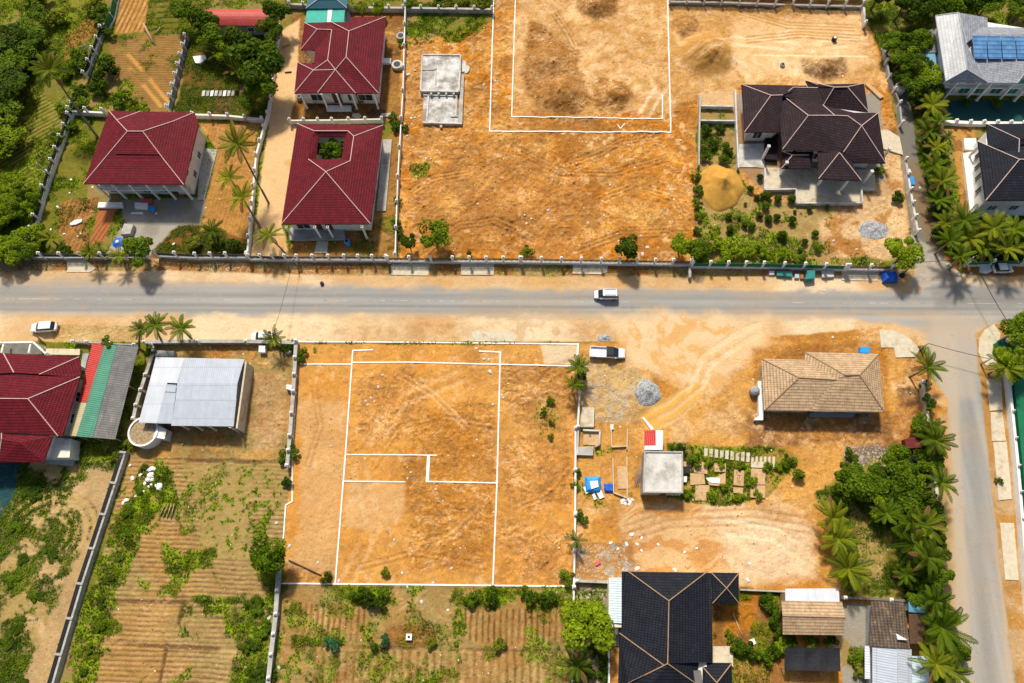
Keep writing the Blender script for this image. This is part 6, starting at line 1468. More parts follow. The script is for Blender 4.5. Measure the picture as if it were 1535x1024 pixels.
def palm(px, py, r, label, h=5.0, base=None, leaf='palm', group=None, young=False, thick=.17):
    if group: h += rnd.uniform(-.5, 1.3); r *= rnd.uniform(.85, 1.18)
    c = g(px, py, h)
    b = g(*base) if base else Vector((c.x + rnd.uniform(-.5, .5), c.y + rnd.uniform(-.5, .5), 0))
    e = empty('palm_tree', (b.x, b.y, 0), label, 'palm tree', group)
    mb = MB(); pts = []
    for i in range(9):
        t = i / 8; q = Vector((0, 0, -.2)).lerp(Vector((c.x - b.x, c.y - b.y, h)), t); q.z += 0; bow = math.sin(math.pi * t) * .06
        q.x -= (c.x - b.x) * bow; q.y -= (c.y - b.y) * bow; pts.append(q)
    mb.tube(pts, [thick * (1.35 - .6 * i / 8) for i in range(9)], 8)
    mb.build('trunk', M['palmbark'], e, False, True)
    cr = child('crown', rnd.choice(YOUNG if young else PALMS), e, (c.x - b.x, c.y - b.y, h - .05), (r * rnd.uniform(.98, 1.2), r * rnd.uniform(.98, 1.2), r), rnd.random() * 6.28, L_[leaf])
    cr.rotation_euler = (rnd.uniform(-.3, .3), rnd.uniform(-.3, .3), rnd.random() * 6.28)
    return e

# --- north side
tree(203, 370, 3.1, 'round dark green tree overhanging the street wall, west of the driveway', 'mid', h=4.6)
tree(652, 352, 2.9, 'light green feathery tree inside the orange lot, near its west wall', 'bright', kind='light', h=4)
tree(612, 362, 1.7, 'small dark green tree right beside the light green feathery tree', 'dark', h=2.6)
tree(943, 376, 2.5, 'dark green tree standing over the street wall near the middle of the orange lot', 'dark', h=4.2)
tree(1022, 367, 2.2, 'yellow green tree at the corner where the green street fence starts', 'bright', h=3.4)
tree(1046, 374, 2.2, 'mid green tree leaning on the yellow green tree by the green fence', 'mid', h=3)
tree(1356, 380, 2.9, 'bright green tree at the mouth of the lane above the blue tarpaulin', 'bright', h=4.4)
tree(541, 12, 1.5, 'left of two small yellow green trees behind the northern maroon house', 'yellow', h=2.5)
tree(566, 11, 1.6, 'right of two small yellow green trees behind the northern maroon house', 'bright', h=2.5)
for i, (x, y, r, lf, lb) in enumerate([(388, 95, 5.0, 'mid', 'largest dark green tree on the west edge of the driveway'), (355, 60, 3.8, 'dark', 'dark tree just south of the red barrel roofed shed'), (392, 128, 3.6, 'mid', 'green tree beside the driveway wall, south of the largest tree'),
        (320, 52, 3.0, 'mid', 'green tree covering the south edge of the red barrel roof'), (405, 45, 2.9, 'dark', 'dark tree between the red shed and the driveway'), (410, 16, 3.2, 'dark', 'dark tree at the top edge between red shed and turquoise roof'),
        (300, 28, 3.6, 'dark', 'dark drooping tree at the west end of the red barrel roof'), (274, 14, 2.8, 'mid', 'green tree at the top edge, west of the red shed'), (340, 78, 2.3, 'bright', 'bright tree in the garden, below the red shed'),
        (372, 150, 2.2, 'mid', 'low green tree at the south end of the walled garden')]):
    tree(x, y, r, lb, lf)
palm(354, 106, 2.3, 'small bright yellow palm in the garden of dark trees', 3.2, leaf='palmy', young=True)
palm(324, 80, 2.0, 'pale young palm west of the bright yellow palm', 3, leaf='palmy', young=True)
tree(485, 224, 1.8, 'dark bush filling the west half of the roof courtyard', 'dark', h=3.4, kind='bush')
tree(503, 222, 2.0, 'bright bush filling the east half of the roof courtyard', 'mid', h=3.6, kind='bush')
tree(494, 232, 1.5, 'small bush at the south side of the roof courtyard', 'dark', h=3.2, kind='bush')
palm(75, 104, 3.9, 'tall leaning palm with long bare trunk over the western field', 12.5, (147, 207), thick=.2, leaf='palmy')
palm(356, 215, 3.7, 'northern palm of the pair leaning over the pale driveway', 11.5, (403, 305), leaf='palmy')
palm(344, 266, 2.9, 'short crowned palm leaning at the west of the driveway', 8.5, (389, 338), leaf='palmy')
palm(364, 296, 3.2, 'southern palm of the pair leaning over the pale driveway', 7.5, (390, 342), leaf='palmy')
palm(403, 354, 3.0, 'bushy olive palm with a slanting stem at the foot of the driveway', 4.2, (428, 380), leaf='palmy', thick=.14)
palm(134, 378, 2.2, 'bright palm leaning over the driveway slab by the road', 3.6, (146, 401), leaf='palmy', thick=.1)
palm(178, 384, 2.1, 'yellowish palm between the blue parasol and the round dark tree', 3, leaf='palmy')
palm(148, 370, 1.6, 'young palm beside the terracotta strip', 2, leaf='palm', young=True)
palm(318, 347, 2.6, 'dark palm at the east edge of the concrete yard', 3.2)
tree(290, 362, 1.7, 'bush with yellow leaves at the corner of the concrete yard', 'yellow', kind='bush', h=1.6)
tree(350, 368, 2.1, 'dark clipped bush between the dark palm and the driveway', 'dark', kind='clipped', h=1.5)
tree(328, 374, 1.6, 'low dark bush against the railings', 'dark', kind='bush')
tree(183, 332, .9, 'small round bush by the steps of the concrete yard', 'mid', kind='clipped')
palm(75, 358, 2.4, 'yellow green palm shrub inside the diagonal fence near the road', 1.8, leaf='palmy', young=True)
tree(95, 376, 1.5, 'low green shrub behind the street wall at its west end', 'mid', kind='bush')
for x, y, r, lf in ((181, 150, 2.9, 'bright'), (158, 104, 3.0, 'dark'), (150, 22, 2.6, 'mid'), (197, 160, 2.0, 'mid'), (215, 163, 1.5, 'bright'), (148, 128, 2.6, 'dark'), (118, 158, 2.2, 'mid'), (96, 160, 1.9, 'bright'),
                    (120, 96, 2.4, 'mid'), (118, 78, 2.0, 'bright'), (160, 45, 2.0, 'dark'), (88, 205, 1.9, 'mid'), (108, 190, 1.5, 'mid'), (95, 110, 2, 'bright'), (72, 85, 2.2, 'mid'), (140, 5, 2.2, 'yellow'), (85, 25, 2.4, 'yellow'), (118, 140, 2, 'dark')):
    tree(x, y, r, 'green shrub growing along the overgrown diagonal fence', lf, kind='bush', group='shrubs along the diagonal fence')
R2 = random.Random(5)
for i in range(34):
    y = R2.uniform(-25, 215); x = R2.uniform(-30, max(8, 62 - abs(y - 20) * .36))
    tree(x, y, R2.uniform(1.8, 4.6), 'dense green tree in the thicket at the north-west corner', R2.choice(['dark', 'mid', 'mid', 'bright']), flat=.6, kind=R2.choice(['tree', 'light', 'tree']), group='trees of the north-west thicket', h=R2.uniform(2, 4))
for i in range(24):
    y = R2.uniform(268, 384); x = R2.uniform(-25, 62 - (y - 268) * .2)
    tree(x, y, R2.uniform(1.6, 2.7), 'bright green bushy tree in the grove west of the diagonal fence', R2.choice(['bright', 'mid', 'bright']), group='bushy trees of the western grove', h=R2.uniform(1.6, 2.8))
for i in range(22):
    x = R2.uniform(1300, 1560); y = R2.uniform(-12, 22 if x < 1400 else 12)
    tree(x, y, R2.uniform(2.2, 3.4), 'dark tree in the hedge along the north-east edge', R2.choice(['dark', 'mid', 'dark']), group='trees of the north-east hedge')
for i in range(16):
    x = R2.uniform(1005, 1290); tree(x, R2.uniform(-14, -5), R2.uniform(1.4, 2.1), 'low shrub behind the rear fence of the sandy lot', R2.choice(['mid', 'yellow', 'bright']), kind='bush', group='shrubs behind the rear fence')
for i in range(14):
    x = R2.uniform(610, 735); tree(x, R2.uniform(2, 9), R2.uniform(1.2, 1.9), 'yellowish shrub behind the pale rear wall', R2.choice(['mid', 'yellow', 'yellow']), kind='bush', group='shrubs behind the rear wall')
for i, (x, y, r, lf) in enumerate([(1340, 62, 2.2, 'mid'), (1362, 66, 2.4, 'dark'), (1382, 60, 2.4, 'mid'), (1350, 92, 2.4, 'mid'), (1374, 96, 2.6, 'dark'), (1390, 112, 2.6, 'bright'), (1358, 118, 1.8, 'dark'), (1376, 132, 2.4, 'mid'), (1402, 138, 1.9, 'dark'), (1366, 78, 2, 'bright')]):
    tree(x, y, r, 'leafy tree in the clump between the lane and the grey roofed house', lf, group='trees between lane and grey roofed house')
for i, (x, y, r, lf) in enumerate([(1398, 158, 3.0, 'palmy'), (1392, 196, 3.0, 'palm'), (1408, 182, 2.2, 'palm'), (1404, 222, 2.8, 'palmy'), (1400, 250, 2.8, 'palm'), (1412, 272, 3.0, 'palmy'), (1408, 300, 3.0, 'palm'), (1420, 205, 1.8, 'palm')]):
    palm(x, y, r, 'feathery palm in the row east of the lane, number %s from the north' % ['one', 'two', 'three', 'four', 'five', 'six', 'seven', 'eight'][i], 3.4, leaf=lf, group='palms along the lane')
for i, (x, y, r, lf) in enumerate([(1418, 335, 3.2, 'palmy'), (1446, 330, 3.0, 'palm'), (1424, 362, 3.4, 'palm'), (1455, 358, 3.4, 'palmy'), (1490, 342, 3.6, 'palmy'), (1520, 345, 3.4, 'palm'), (1478, 372, 3.0, 'palm'), (1510, 372, 3.2, 'palmy'), (1540, 360, 3.2, 'palm'), (1440, 385, 2.6, 'palm')]):
    palm(x, y, r, 'palm in the dense clump between the junction and the charcoal roofed house', 3.4 + (i % 3) * .6, leaf=lf, group='palms above the junction')
for x, y in ((1410, 350), (1438, 350), (1470, 350), (1500, 360), (1530, 352), (1455, 380), (1490, 385), (1525, 380), (1402, 168), (1400, 206), (1406, 238), (1412, 288), (1408, 318)):
    tree(x, y, 2.0, 'dark undergrowth bush beneath the palms of the north-east', 'dark', kind='bush', group='undergrowth bushes of the north-east')
tree(1448, 153, 1.2, 'round dark bush in the teal courtyard, west one', 'dark', kind='clipped'); tree(1495, 155, 1.4, 'round dark bush in the teal courtyard, east one', 'dark', kind='clipped')
# villa garden
zb = [z7(*p, 0)[:2] + (r,) for *p, r in ((1385, 125, 1.0), (1420, 170, .8), (1485, 165, .9), (1440, 60, 1.0), (1260, 280, .95), (1268, 350, 1.05), (1435, 275, 1.0), (1490, 300, 1.1), (1350, 330, .9), (1390, 335, 1.05), (1320, 290, .6), (1355, 210, .5))]
zb += [z8(*p, 0)[:2] + (r,) for *p, r in ((65, 165, 1.0), (120, 180, 1.1), (195, 180, 1.2), (65, 295, 1.1), (112, 285, .95), (200, 303, 1.15), (145, 385, 1.3), (330, 378, .95), (270, 425, .9), (345, 463, 1.05), (255, 525, 1.0), (50, 220, 1.2), (215, 255, .5), (300, 235, .9), (245, 472, .7), (400, 230, .6), (30, 165, .9))]
for x, y, r in zb: tree(x, y, r, 'small round bush set out in the front garden of the brown villa', R2.choice(['dark', 'dark', 'mid']), kind='clipped', group='round bushes of the villa garden', h=r * .7)
for x, y, r in ((1060, 375, 1.7), (1078, 366, 1.6), (1098, 380, 1.8), (1120, 378, 1.6), (1150, 384, 1.7), (1175, 380, 1.7), (1138, 370, 1.5), (1085, 388, 1.4), (1196, 388, 1.2), (1072, 345, 1.2)):
    tree(x, y, r, 'bright low shrub behind the green street fence', 'bright', kind='bush', group='shrubs behind the green fence')
for x, y, r in ((1047, 285, 1.3), (1044, 305, 1.1), (1047, 325, .9), (1043, 265, 1.0), (1045, 345, 1.0)): tree(x, y, r, 'climbing shrub on the boundary between orange lot and sand heap', 'mid', kind='bush', group='shrubs at the east boundary of the orange lot')
for x, y in ((1058, 195), (1080, 192), (1068, 215), (1092, 222), (1058, 236), (1086, 240)): tree(x, y, 1.2, 'low bush inside the walled garden', 'dark', kind='bush', group='bushes in the walled garden')
tree(1345, 296, 1.4, 'dark bush beside the lane wall, right of the ramp', 'dark', kind='bush'); tree(1319, 255, 1.1, 'bright bush by the east corner of the villa', 'bright', kind='bush')
for x, y, r in ((588, 175, 1.1), (594, 188, 1.5), (603, 65, 1.0), (608, 192, .9), (597, 300, 1.0), (594, 336, 1.1), (598, 350, 1.0)): tree(x, y, r, 'weedy shrub against the long white boundary wall', 'mid', kind='bush', group='shrubs on the boundary wall')
tree(790, 378, 1.4, 'yellow bush behind the street wall in the orange lot', 'yellow', kind='bush'); tree(703, 379, .7, 'tiny dark bush behind the brown railings', 'dark', kind='clipped')
# --- south side
palm(212, 493, 1.9, 'westernmost and smallest of three roadside palms by the striped awning', 5.2, (208, 523)); palm(233, 487, 2.5, 'middle palm of three by the road near the striped awning', 6.5, (243, 513)); palm(272, 492, 2.8, 'easternmost palm of three on the sandy verge', 4.5)
palm(409, 508, 2.3, 'yellowish palm beside the half hidden car', 3.6, leaf='palmy')
tree(162, 513, 1.2, 'small green bush on top of the striped awning end', 'mid', kind='bush', h=3.4)
tree(225, 527, 1.4, 'mossy bush on the curved wall', 'mid', kind='bush', h=1.2); tree(432, 518, 1.4, 'green bush at the wall corner beside the white dish', 'mid', kind='bush')
tree(404, 830, 3.3, 'dense green tree at the bend of the plot wall', 'mid', h=4)
tree(878, 938, 4.1, 'broad bright green tree west of the charcoal roofed house', 'bright', h=4.6)
palm(867, 549, 2.3, 'northern of two dark palms on the thin white wall', 4); palm(861, 577, 2.0, 'southern of two dark palms on the thin white wall', 3.4)
tree(870, 563, 1.3, 'small bush between the two dark palms', 'dark', kind='bush', h=1.5)
palm(863, 811, 2.1, 'young palm on the thin white wall above the rubble', 2, young=True); palm(865, 998, 2.9, 'palm beside the thin white wall at the bottom edge', 3)
tree(873, 775, 1.1, 'small bush east of the thin white wall', 'mid', kind='bush'); tree(849, 866, 1.4, 'bush at the south-east corner of the marked plot', 'mid', kind='bush')
for x, y, r, lf in ((439, 674, 1.5, 'mid'), (426, 686, 1.5, 'mid'), (430, 722, 1.1, 'dark'), (489, 866, 1.0, 'dark'), (578, 857, .9, 'yellow'), (539, 891, 1.5, 'dark'), (562, 898, 1.8, 'dark'), (575, 890, 1.2, 'mid'), (452, 532, 1.3, 'mid'),
                    (825, 600, .9, 'mid'), (814, 617, .8, 'mid'), (826, 655, .6, 'mid'), (865, 709, .8, 'mid'), (863, 726, .9, 'mid'), (827, 633, .6, 'mid'), (705, 898, 1.4, 'mid'), (735, 893, 1.5, 'mid'), (790, 893, 1.6, 'mid'), (820, 896, 1.5, 'dark')):
    tree(x, y, r, 'scrubby weed bush in or around the marked plot', lf, kind='bush', group='weed bushes around the marked plot')
tree(496, 966, 1.3, 'blue green cabbage-like bush in the southern vegetable field', 'blue', kind='bush'); tree(576, 960, 1.1, 'blue green bush beside the square well ring', 'blue', kind='bush')
tree(560, 970, .9, 'small dark bush left of the square well ring', 'dark', kind='clipped'); tree(645, 965, 1.0, 'yellow bush right of the square well ring', 'yellow', kind='bush'); tree(750, 966, 1.2, 'yellow green plant at the east end of the southern fields', 'yellow', kind='bush'); tree(684, 964, .5, 'tiny green plant right of the yellow bush', 'bright', kind='bush')
for i in range(34):
    x = R2.uniform(0, 130); y = R2.uniform(700, 1040)
    if i % 2 or x > 118 - (y - 700) * .22 or (700 < y < 760 and x < 30): continue
    tree(x, y, R2.uniform(.9, 1.9), 'scrub bush on the sandy ground in the south-west corner', R2.choice(['dark', 'mid', 'dark']), kind='bush', flat=.22, h=.2, group='scrub of the south-west corner')
for i in range(10):
    t = i / 10; x = 200 - 108 * t + R2.uniform(4, 20); y = 700 + 340 * t
    tree(x + 6, y, R2.uniform(.7, 1.3), 'weed bush along the foot of the black topped wall', R2.choice(['mid', 'mid', 'dark']), kind='bush', flat=.4, h=.3, group='weeds along the black topped wall')
for i in range(10):
    x = R2.uniform(372, 408) - 0; y = R2.uniform(880, 1035)
    tree(x, y, R2.uniform(.9, 1.7), 'dark hedge bush west of the silver grey wall', R2.choice(['mid', 'dark', 'dark']), kind='bush', flat=.5, h=.5, group='hedge west of the silver grey wall')
for x, y in ((182, 668), (176, 678), (186, 660), (170, 688), (200, 668)): tree(x, y, 1.0, 'yellow green plant behind the maroon house', 'yellow', kind='bush', group='plants behind the big maroon house')
# palms and grove by the side road
palm(1390, 551, 3.4, 'large round palm at the corner of the side road', 5)
tree(1386, 577, 1.1, 'small bush just below the corner palm', 'mid', kind='bush'); tree(1391, 603, 1.3, 'small bush alone on the side road wall', 'mid', kind='bush', h=1.6)
GB = [(1285, 733, 3.0, 'mid'), (1302, 722, 2.8, 'mid'), (1347, 690, 2.7, 'mid'), (1346, 722, 2.8, 'dark'), (1330, 742, 2.6, 'mid'), (1362, 742, 3.0, 'mid'), (1384, 640, 2.0, 'mid'), (1392, 688, 2.4, 'mid'), (1388, 760, 2.6, 'dark'), (1400, 782, 2.2, 'mid'), (1322, 760, 2.2, 'bright'), (1275, 722, 2.4, 'mid'), (1270, 742, 2.0, 'dark'),
      (1360, 790, 2.4, 'dark'), (1404, 860, 2.3, 'mid'), (1376, 866, 2.2, 'dark'), (1352, 850, 1.7, 'mid'), (1402, 820, 2.2, 'dark'), (1432, 972, 1.9, 'mid'), (1390, 880, 2, 'dark'), (1366, 720, 2.2, 'bright'), (1318, 712, 1.9, 'dark'), (1425, 925, 1.7, 'mid'), (1370, 900, 1.8, 'mid')]
for x, y, r, lf in GB: tree(x, y, r, 'dense green tree in the grove beside the side road', lf, group='trees of the side road grove', h=r * .95)
for i, (x, y, r, lf, h) in enumerate([(1400, 638, 2.1, 'palm', 3.6), (1403, 660, 2.8, 'palm', 4), (1411, 724, 2.7, 'palm', 4), (1330, 770, 2.5, 'palm', 3), (1366, 784, 2.8, 'palm', 4), (1386, 787, 2.9, 'palmy', 4.4), (1368, 816, 3.2, 'palm', 4), (1392, 836, 3.5, 'palm', 4.4), (1402, 902, 3.3, 'palm', 4.2), (1413, 942, 3.5, 'palm', 4.4), (1404, 996, 3.6, 'palmy', 4.4), (1432, 1008, 2.6, 'palm', 3.6), (1358, 860, 2.3, 'palm', 3)]):
    palm(x, y, r, ['palm', 'spreading palm'][r > 3] + ' in the grove beside the side road, number %s counted from the north' % ['one', 'two', 'three', 'four', 'five', 'six', 'seven', 'eight', 'nine', 'ten', 'eleven', 'twelve', 'thirteen'][i], h, leaf=lf, group='palms of the side road grove')
palm(1249, 776, 3.2, 'northern of three yellow green palms at the edge of the sandy yard', 3.4, leaf='palmy'); palm(1257, 808, 3.2, 'middle of three yellow green palms at the edge of the sandy yard', 3.2, leaf='palmy'); palm(1272, 853, 3.7, 'southern and largest of three yellow green palms at the edge of the sandy yard', 3.4, leaf='palmy')
palm(1508, 550, 3.2, 'bushy palm over the green canopy on the east edge', 4.6, leaf='palmy'); tree(1520, 545, 3.0, 'green tree over the green canopy on the east edge', 'bright', h=4.4)
tree(1528, 494, 3.2, 'dark green tree at the east edge above the green canopy', 'mid', h=4.2)
tree(1197, 711, 1.4, 'round green bush by the sandy track, east of the planks', 'mid', kind='clipped'); tree(1182, 692, 1.2, 'low bush at the east end of the pale panels', 'mid', kind='bush'); tree(1277, 682, 1.2, 'bush beside the dark rubble', 'mid', kind='bush'); tree(1266, 697, .9, 'low bush left of the dark rubble', 'mid', kind='bush')
tree(1497, 721, .7, 'tiny plant between pavement slabs on the side road', 'mid', kind='bush')
for x, y, r, lf in ((1105, 970, 1.4, 'mid'), (1120, 975, 1.5, 'dark'), (1150, 900, 1.5, 'dark'), (1160, 920, 1.6, 'dark'), (1092, 953, .9, 'bright'), (1145, 985, 1.4, 'mid'), (1160, 975, 1.3, 'dark'), (1165, 945, 1.2, 'dark'), (1185, 962, 1.2, 'dark'), (1215, 962, 1.2, 'mid'), (1245, 962, 1.2, 'dark'), (1170, 968, 1.3, 'bright'), (1285, 985, 1.2, 'mid'), (1290, 1005, 1.2, 'yellow'), (905, 990, 1.2, 'dark'), (905, 1010, 1.2, 'mid'), (880, 1010, 1.4, 'mid'), (890, 975, 1.2, 'dark')):
    tree(x, y, r, 'bush in the back yards between the charcoal house and the workshop', lf, kind='bush', group='bushes of the back yards')
tree(1017, 676, 1.4, 'bush at the north-east corner of the flat roofed hut', 'dark', kind='bush'); tree(1040, 690, 1.3, 'leafy bush left of the pale panels', 'mid', kind='bush')
for x, y in ((1060, 692), (1082, 694), (1110, 698), (1135, 742), (1106, 745), (1030, 740), (1065, 745), (1128, 722), (1085, 730), (1150, 700), (1168, 700)): tree(x, y, .9, 'grassy tuft among the planks beside the flat roofed hut', 'bright', kind='bush', group='tufts among the planks')

# ================================================================ vehicles
def car(px, py, L, Wd, Ht, rz, label, kind='suv', paint='carwhite', roofm=None, name='parked_car', cat='car'):
    p = g(px, py, Ht * .6); e = empty(name, (p.x, p.y, 0), label, cat, None, rz)
    def loft(stations, m, nm, parent=e, smooth=False):
        """stations: (x, half width, z low, z high); rounded shoulders"""
        mb = MB(); vs = []
        for x, hw, z0, z1_ in stations:
            vs += [(x, -hw * .92, z0), (x, -hw, z0 + (z1_ - z0) * .35), (x, -hw * .97, z0 + (z1_ - z0) * .75), (x, -hw * .86, z1_), (x, hw * .86, z1_), (x, hw * .97, z0 + (z1_ - z0) * .75), (x, hw, z0 + (z1_ - z0) * .35), (x, hw * .92, z0)]
        k = len(stations)
        fs = [(i * 8 + j, i * 8 + (j + 1) % 8, (i + 1) * 8 + (j + 1) % 8, (i + 1) * 8 + j) for i in range(k - 1) for j in range(8)]
        fs += [tuple(range(7, -1, -1)), tuple(range((k - 1) * 8, k * 8))]
        mb.add(vs, fs); return mb.build(nm, m, parent, False, smooth)
    w = Wd / 2; hl = L / 2
    deck = .95 if kind != 'sedan' else .85
    body = [(-hl, w * .8, .45, deck * .85), (-hl + .18, w * .95, .3, deck * .97), (-hl * .5, w, .26, deck), (0, w, .26, deck), (hl * .45, w, .26, deck), (hl - .5, w * .96, .28, deck * .93), (hl - .12, w * .82, .34, deck * .78), (hl, w * .66, .42, deck * .66)]
    if kind == 'pickup':
        loft([(-.15, w * .98, .3, deck)] + body[4:], M[paint], 'body')
        mb = MB()
        mb.box((-hl * .5 - .12, 0, .55), (hl - .1, Wd * .97, .12)); mb.box((-hl * .5 - .12, w - .06, .78), (hl - .1, .1, .5)); mb.box((-hl * .5 - .12, -w + .06, .78), (hl - .1, .1, .5)); mb.box((-hl + .05, 0, .78), (.09, Wd * .9, .5)); mb.box((-.2, 0, .78), (.09, Wd * .9, .5))
        mb.build('cargo_bed', M[paint], e, False)
        ch = MB(); ch.box((-hl * .5, 0, .38), (hl * .95, Wd * .5, .18)); ch.build('chassis', M['black'], e, False)
        cab = [(-.25, w * .9, deck - .03, 1.35), (-.1, w * .88, deck - .03, Ht - .08), (hl * .3, w * .85, deck - .03, Ht - .08), (hl * .62, w * .8, deck - .05, deck + .08)]
        rf = (-.2, hl * .32)
    elif kind == 'van':
        loft(body, M[paint], 'body'); cab = [(-hl + .12, w * .9, deck - .03, Ht - .3), (-hl + .35, w * .88, deck - .03, Ht - .06), (hl * .25, w * .86, deck - .03, Ht - .06), (hl * .68, w * .82, deck - .06, deck + .06)]; rf = (-hl + .28, hl * .3)
    else:
        loft(body, M[paint], 'body'); cab = [(-hl + .3, w * .88, deck - .03, deck + .1), (-hl + .75, w * .84, deck - .03, Ht - .06), (hl * .12, w * .82, deck - .03, Ht - .06), (hl * .5, w * .8, deck - .05, deck + .06)]; rf = (-hl + .62, hl * .16)
    gl = loft(cab, M['carglass'], 'cabin_glass')
    mb = MB(); ww = w * .78; mb.prism([(rf[0], -ww), (rf[1] - .05, -ww), (rf[1] + .03, -ww * .8), (rf[1] + .03, ww * .8), (rf[1] - .05, ww), (rf[0], ww)], Ht - .09, Ht); mb.build('roof_panel', M[roofm or paint], e, False)
    if kind == 'van':
        mb = MB()
        for s_ in (-1, 1): mb.box(((rf[0] + rf[1]) / 2, s_ * w * .6, Ht + .05), (rf[1] - rf[0] - .5, .05, .06))
        mb.build('roof_rails', M['black'], e, False)
    for sx in (-1, 1):
        for sy in (-1, 1):
            mb = MB(); c = Vector((sx * (hl - .82), sy * (w - .1), .33)); vs = []
            n = 14
            for yy, r in ((-.11, .3), (-.09, .33), (.09, .33), (.11, .3)): vs += [(c.x + r * math.cos(2 * math.pi * i / n), c.y + yy, c.z + r * math.sin(2 * math.pi * i / n)) for i in range(n)]
            mb.add(vs, [(k * n + i, k * n + (i + 1) % n, (k + 1) * n + (i + 1) % n, (k + 1) * n + i) for k in range(3) for i in range(n)] + [tuple(range(n)), tuple(range(4 * n - 1, 3 * n - 1, -1))])
            wh = mb.build('wheel', M['rubber'], e, False)
            mb = MB(); vs = [(c.x + .19 * math.cos(2 * math.pi * i / 10), c.y + sy * .125, c.z + .19 * math.sin(2 * math.pi * i / 10)) for i in range(10)] + [(c.x + .19 * math.cos(2 * math.pi * i / 10), c.y + sy * .08, c.z + .19 * math.sin(2 * math.pi * i / 10)) for i in range(10)]
            mb.add(vs, [tuple(range(10)), tuple(range(19, 9, -1))] + [(i, (i + 1) % 10, 10 + (i + 1) % 10, 10 + i) for i in range(10)]); mb.build('rim', M['chrome'], wh, False)
    for sy in (-1, 1):
        mb = MB(); mb.box((hl - .1, sy * w * .62, deck * .68), (.16, .32, .14)); mb.build('headlight', M['lamp'], e, False)
        mb = MB(); mb.box((-hl + .04, sy * w * .74, deck * .8), (.1, .2, .22)); mb.build('tail_light', M['redlamp'], e, False)
        mb = MB(); mb.box((hl * .45, sy * (w + .08), deck + .08), (.12, .18, .14)); mb.build('mirror', M[paint], e, False)
        for k, xx in enumerate((-.55, .45)):
            mb = MB(); mb.box((xx, sy * (w + .01), deck * .75), (.16, .03, .04)); mb.build('door_handle', M['chrome'], e, False)
    mb = MB(); mb.box((hl - .03, 0, .42), (.12, Wd * .7, .14)); mb.build('bumper', M['black'], e, False)
    mb = MB(); mb.box((hl * .52, 0, deck + .035), (.03, Wd * .62, .02)); mb.build('wiper', M['black'], e, False)
    return e
PI = math.pi
car(909, 440.5, 4.4, 1.78, 1.75, PI - .02, 'white van driving west in the middle of the road', 'van', name='van', cat='van')
car(64, 489.5, 4.9, 1.85, 1.7, PI + .06, 'white estate car parked on the sandy verge at the west end', 'suv')
car(392, 503.5, 4.0, 1.75, 1.6, PI + .05, 'white car with dark bonnet half hidden behind the yellowish palm', 'suv')
car(911, 527.5, 6.2, 2.0, 1.75, -.06, 'white pickup truck with black roof parked beside the marked plot', 'pickup', roofm='black', name='pickup_truck', cat='pickup truck')
car(1505, 401.5, 3.6, 1.7, 1.6, .02, 'white car parked tight under the palms by the green fence at the junction', 'sedan')

# ================================================================ loose things
def thing_box(name, label, cat, pts, z0, z1_, m, group=None):
    mb = MB(); P_ = W(pts, z1_); c = P_[0]; mb.prism([(p.x, p.y) for p in P_], z0, z1_); o = mb.build(name, M[m] if isinstance(m, str) else m); bevel(o, .03, 1); return tag(o, label, cat, group)

def heap(name, label, cat, px, py, rx, ry, h, m, seed=0, rough=.08):
    c = g(px, py); n, k = 48, 16; vs = [(c.x, c.y, H(c.x, c.y) + h)]
    for j in range(1, k + 1):
        t = j / k
        for i in range(n):
            a = 2 * math.pi * i / n; wob = 1 + .05 * math.sin(3 * a + seed) + .035 * math.sin(7 * a + seed * 2); x = c.x + rx * t * wob * math.cos(a); y = c.y + ry * t * wob * math.sin(a)
            nz = float(fbm(np.array([x]), np.array([y]), .9, 3, 50 + seed)[0] - .5)
            zz_ = h * (1 - t) ** .9 * (1 - .25 * math.sin(math.pi * t)) * 1.05 + nz * rough * 6 * (1 - t * .6)
            vs.append((x, y, H(x, y) + zz_ - .12 * (t > .95)))
    fs = [(0, 1 + i, 1 + (i + 1) % n) for i in range(n)] + [(1 + (j - 1) * n + i, 1 + j * n + i, 1 + j * n + (i + 1) % n, 1 + (j - 1) * n + (i + 1) % n) for j in range(1, k) for i in range(n)]
    mb = MB(); mb.add(vs, fs); return tag(mb.build(name, M[m], smooth=True), label, cat)
heap('sand_heap', 'large golden heap of building sand beside the walled garden', 'sand heap', 1080, 281, 4.4, 5.3, 3.3, 'sandpile', 1)
heap('gravel_heap', 'heap of grey gravel on the sandy forecourt north of the red lean-to', 'gravel heap', 971, 589, 2.3, 2.5, 1.3, 'gravel', 2, .12)
heap('gravel_heap', 'low spread of grey gravel in front of the brown villa by the lane wall', 'gravel heap', 1310, 345, 3.1, 2.1, .45, 'gravel', 3, .1)
heap('gravel_heap', 'small grey gravel heap at the roadside above the pickup truck', 'gravel heap', 906, 507, 1.3, .8, .4, 'gravel', 4, .06)

def drape(name, label, cat, px, py, sx, sy, h, m, seed=0):
    c = g(px, py, h * .7); n = 14; vs = []; R = random.Random(seed)
    for j in range(n + 1):
        for i in range(n + 1):
            u, v = i / n * 2 - 1, j / n * 2 - 1; ed = max(abs(u), abs(v)); z = h * (1 - max(0, ed - .72) / .28 * .92) + R.uniform(-.05, .05) * h
            vs.append((c.x + u * sx / 2 * (1 + .04 * math.sin(5 * v + seed)), c.y + v * sy / 2 * (1 + .05 * math.sin(4 * u)), z))
    k = n + 1; mb = MB(); mb.add(vs, [(j * k + i, j * k + i + 1, (j + 1) * k + i + 1, (j + 1) * k + i) for j in range(n) for i in range(n)])
    return tag(mb.build(name, M[m], smooth=True), label, cat)
drape('tarpaulin', 'royal blue tarpaulin over a stall at the lane mouth', 'tarpaulin', 1335.5, 414, 2.7, 2.0, 1.4, 'blue', 1)
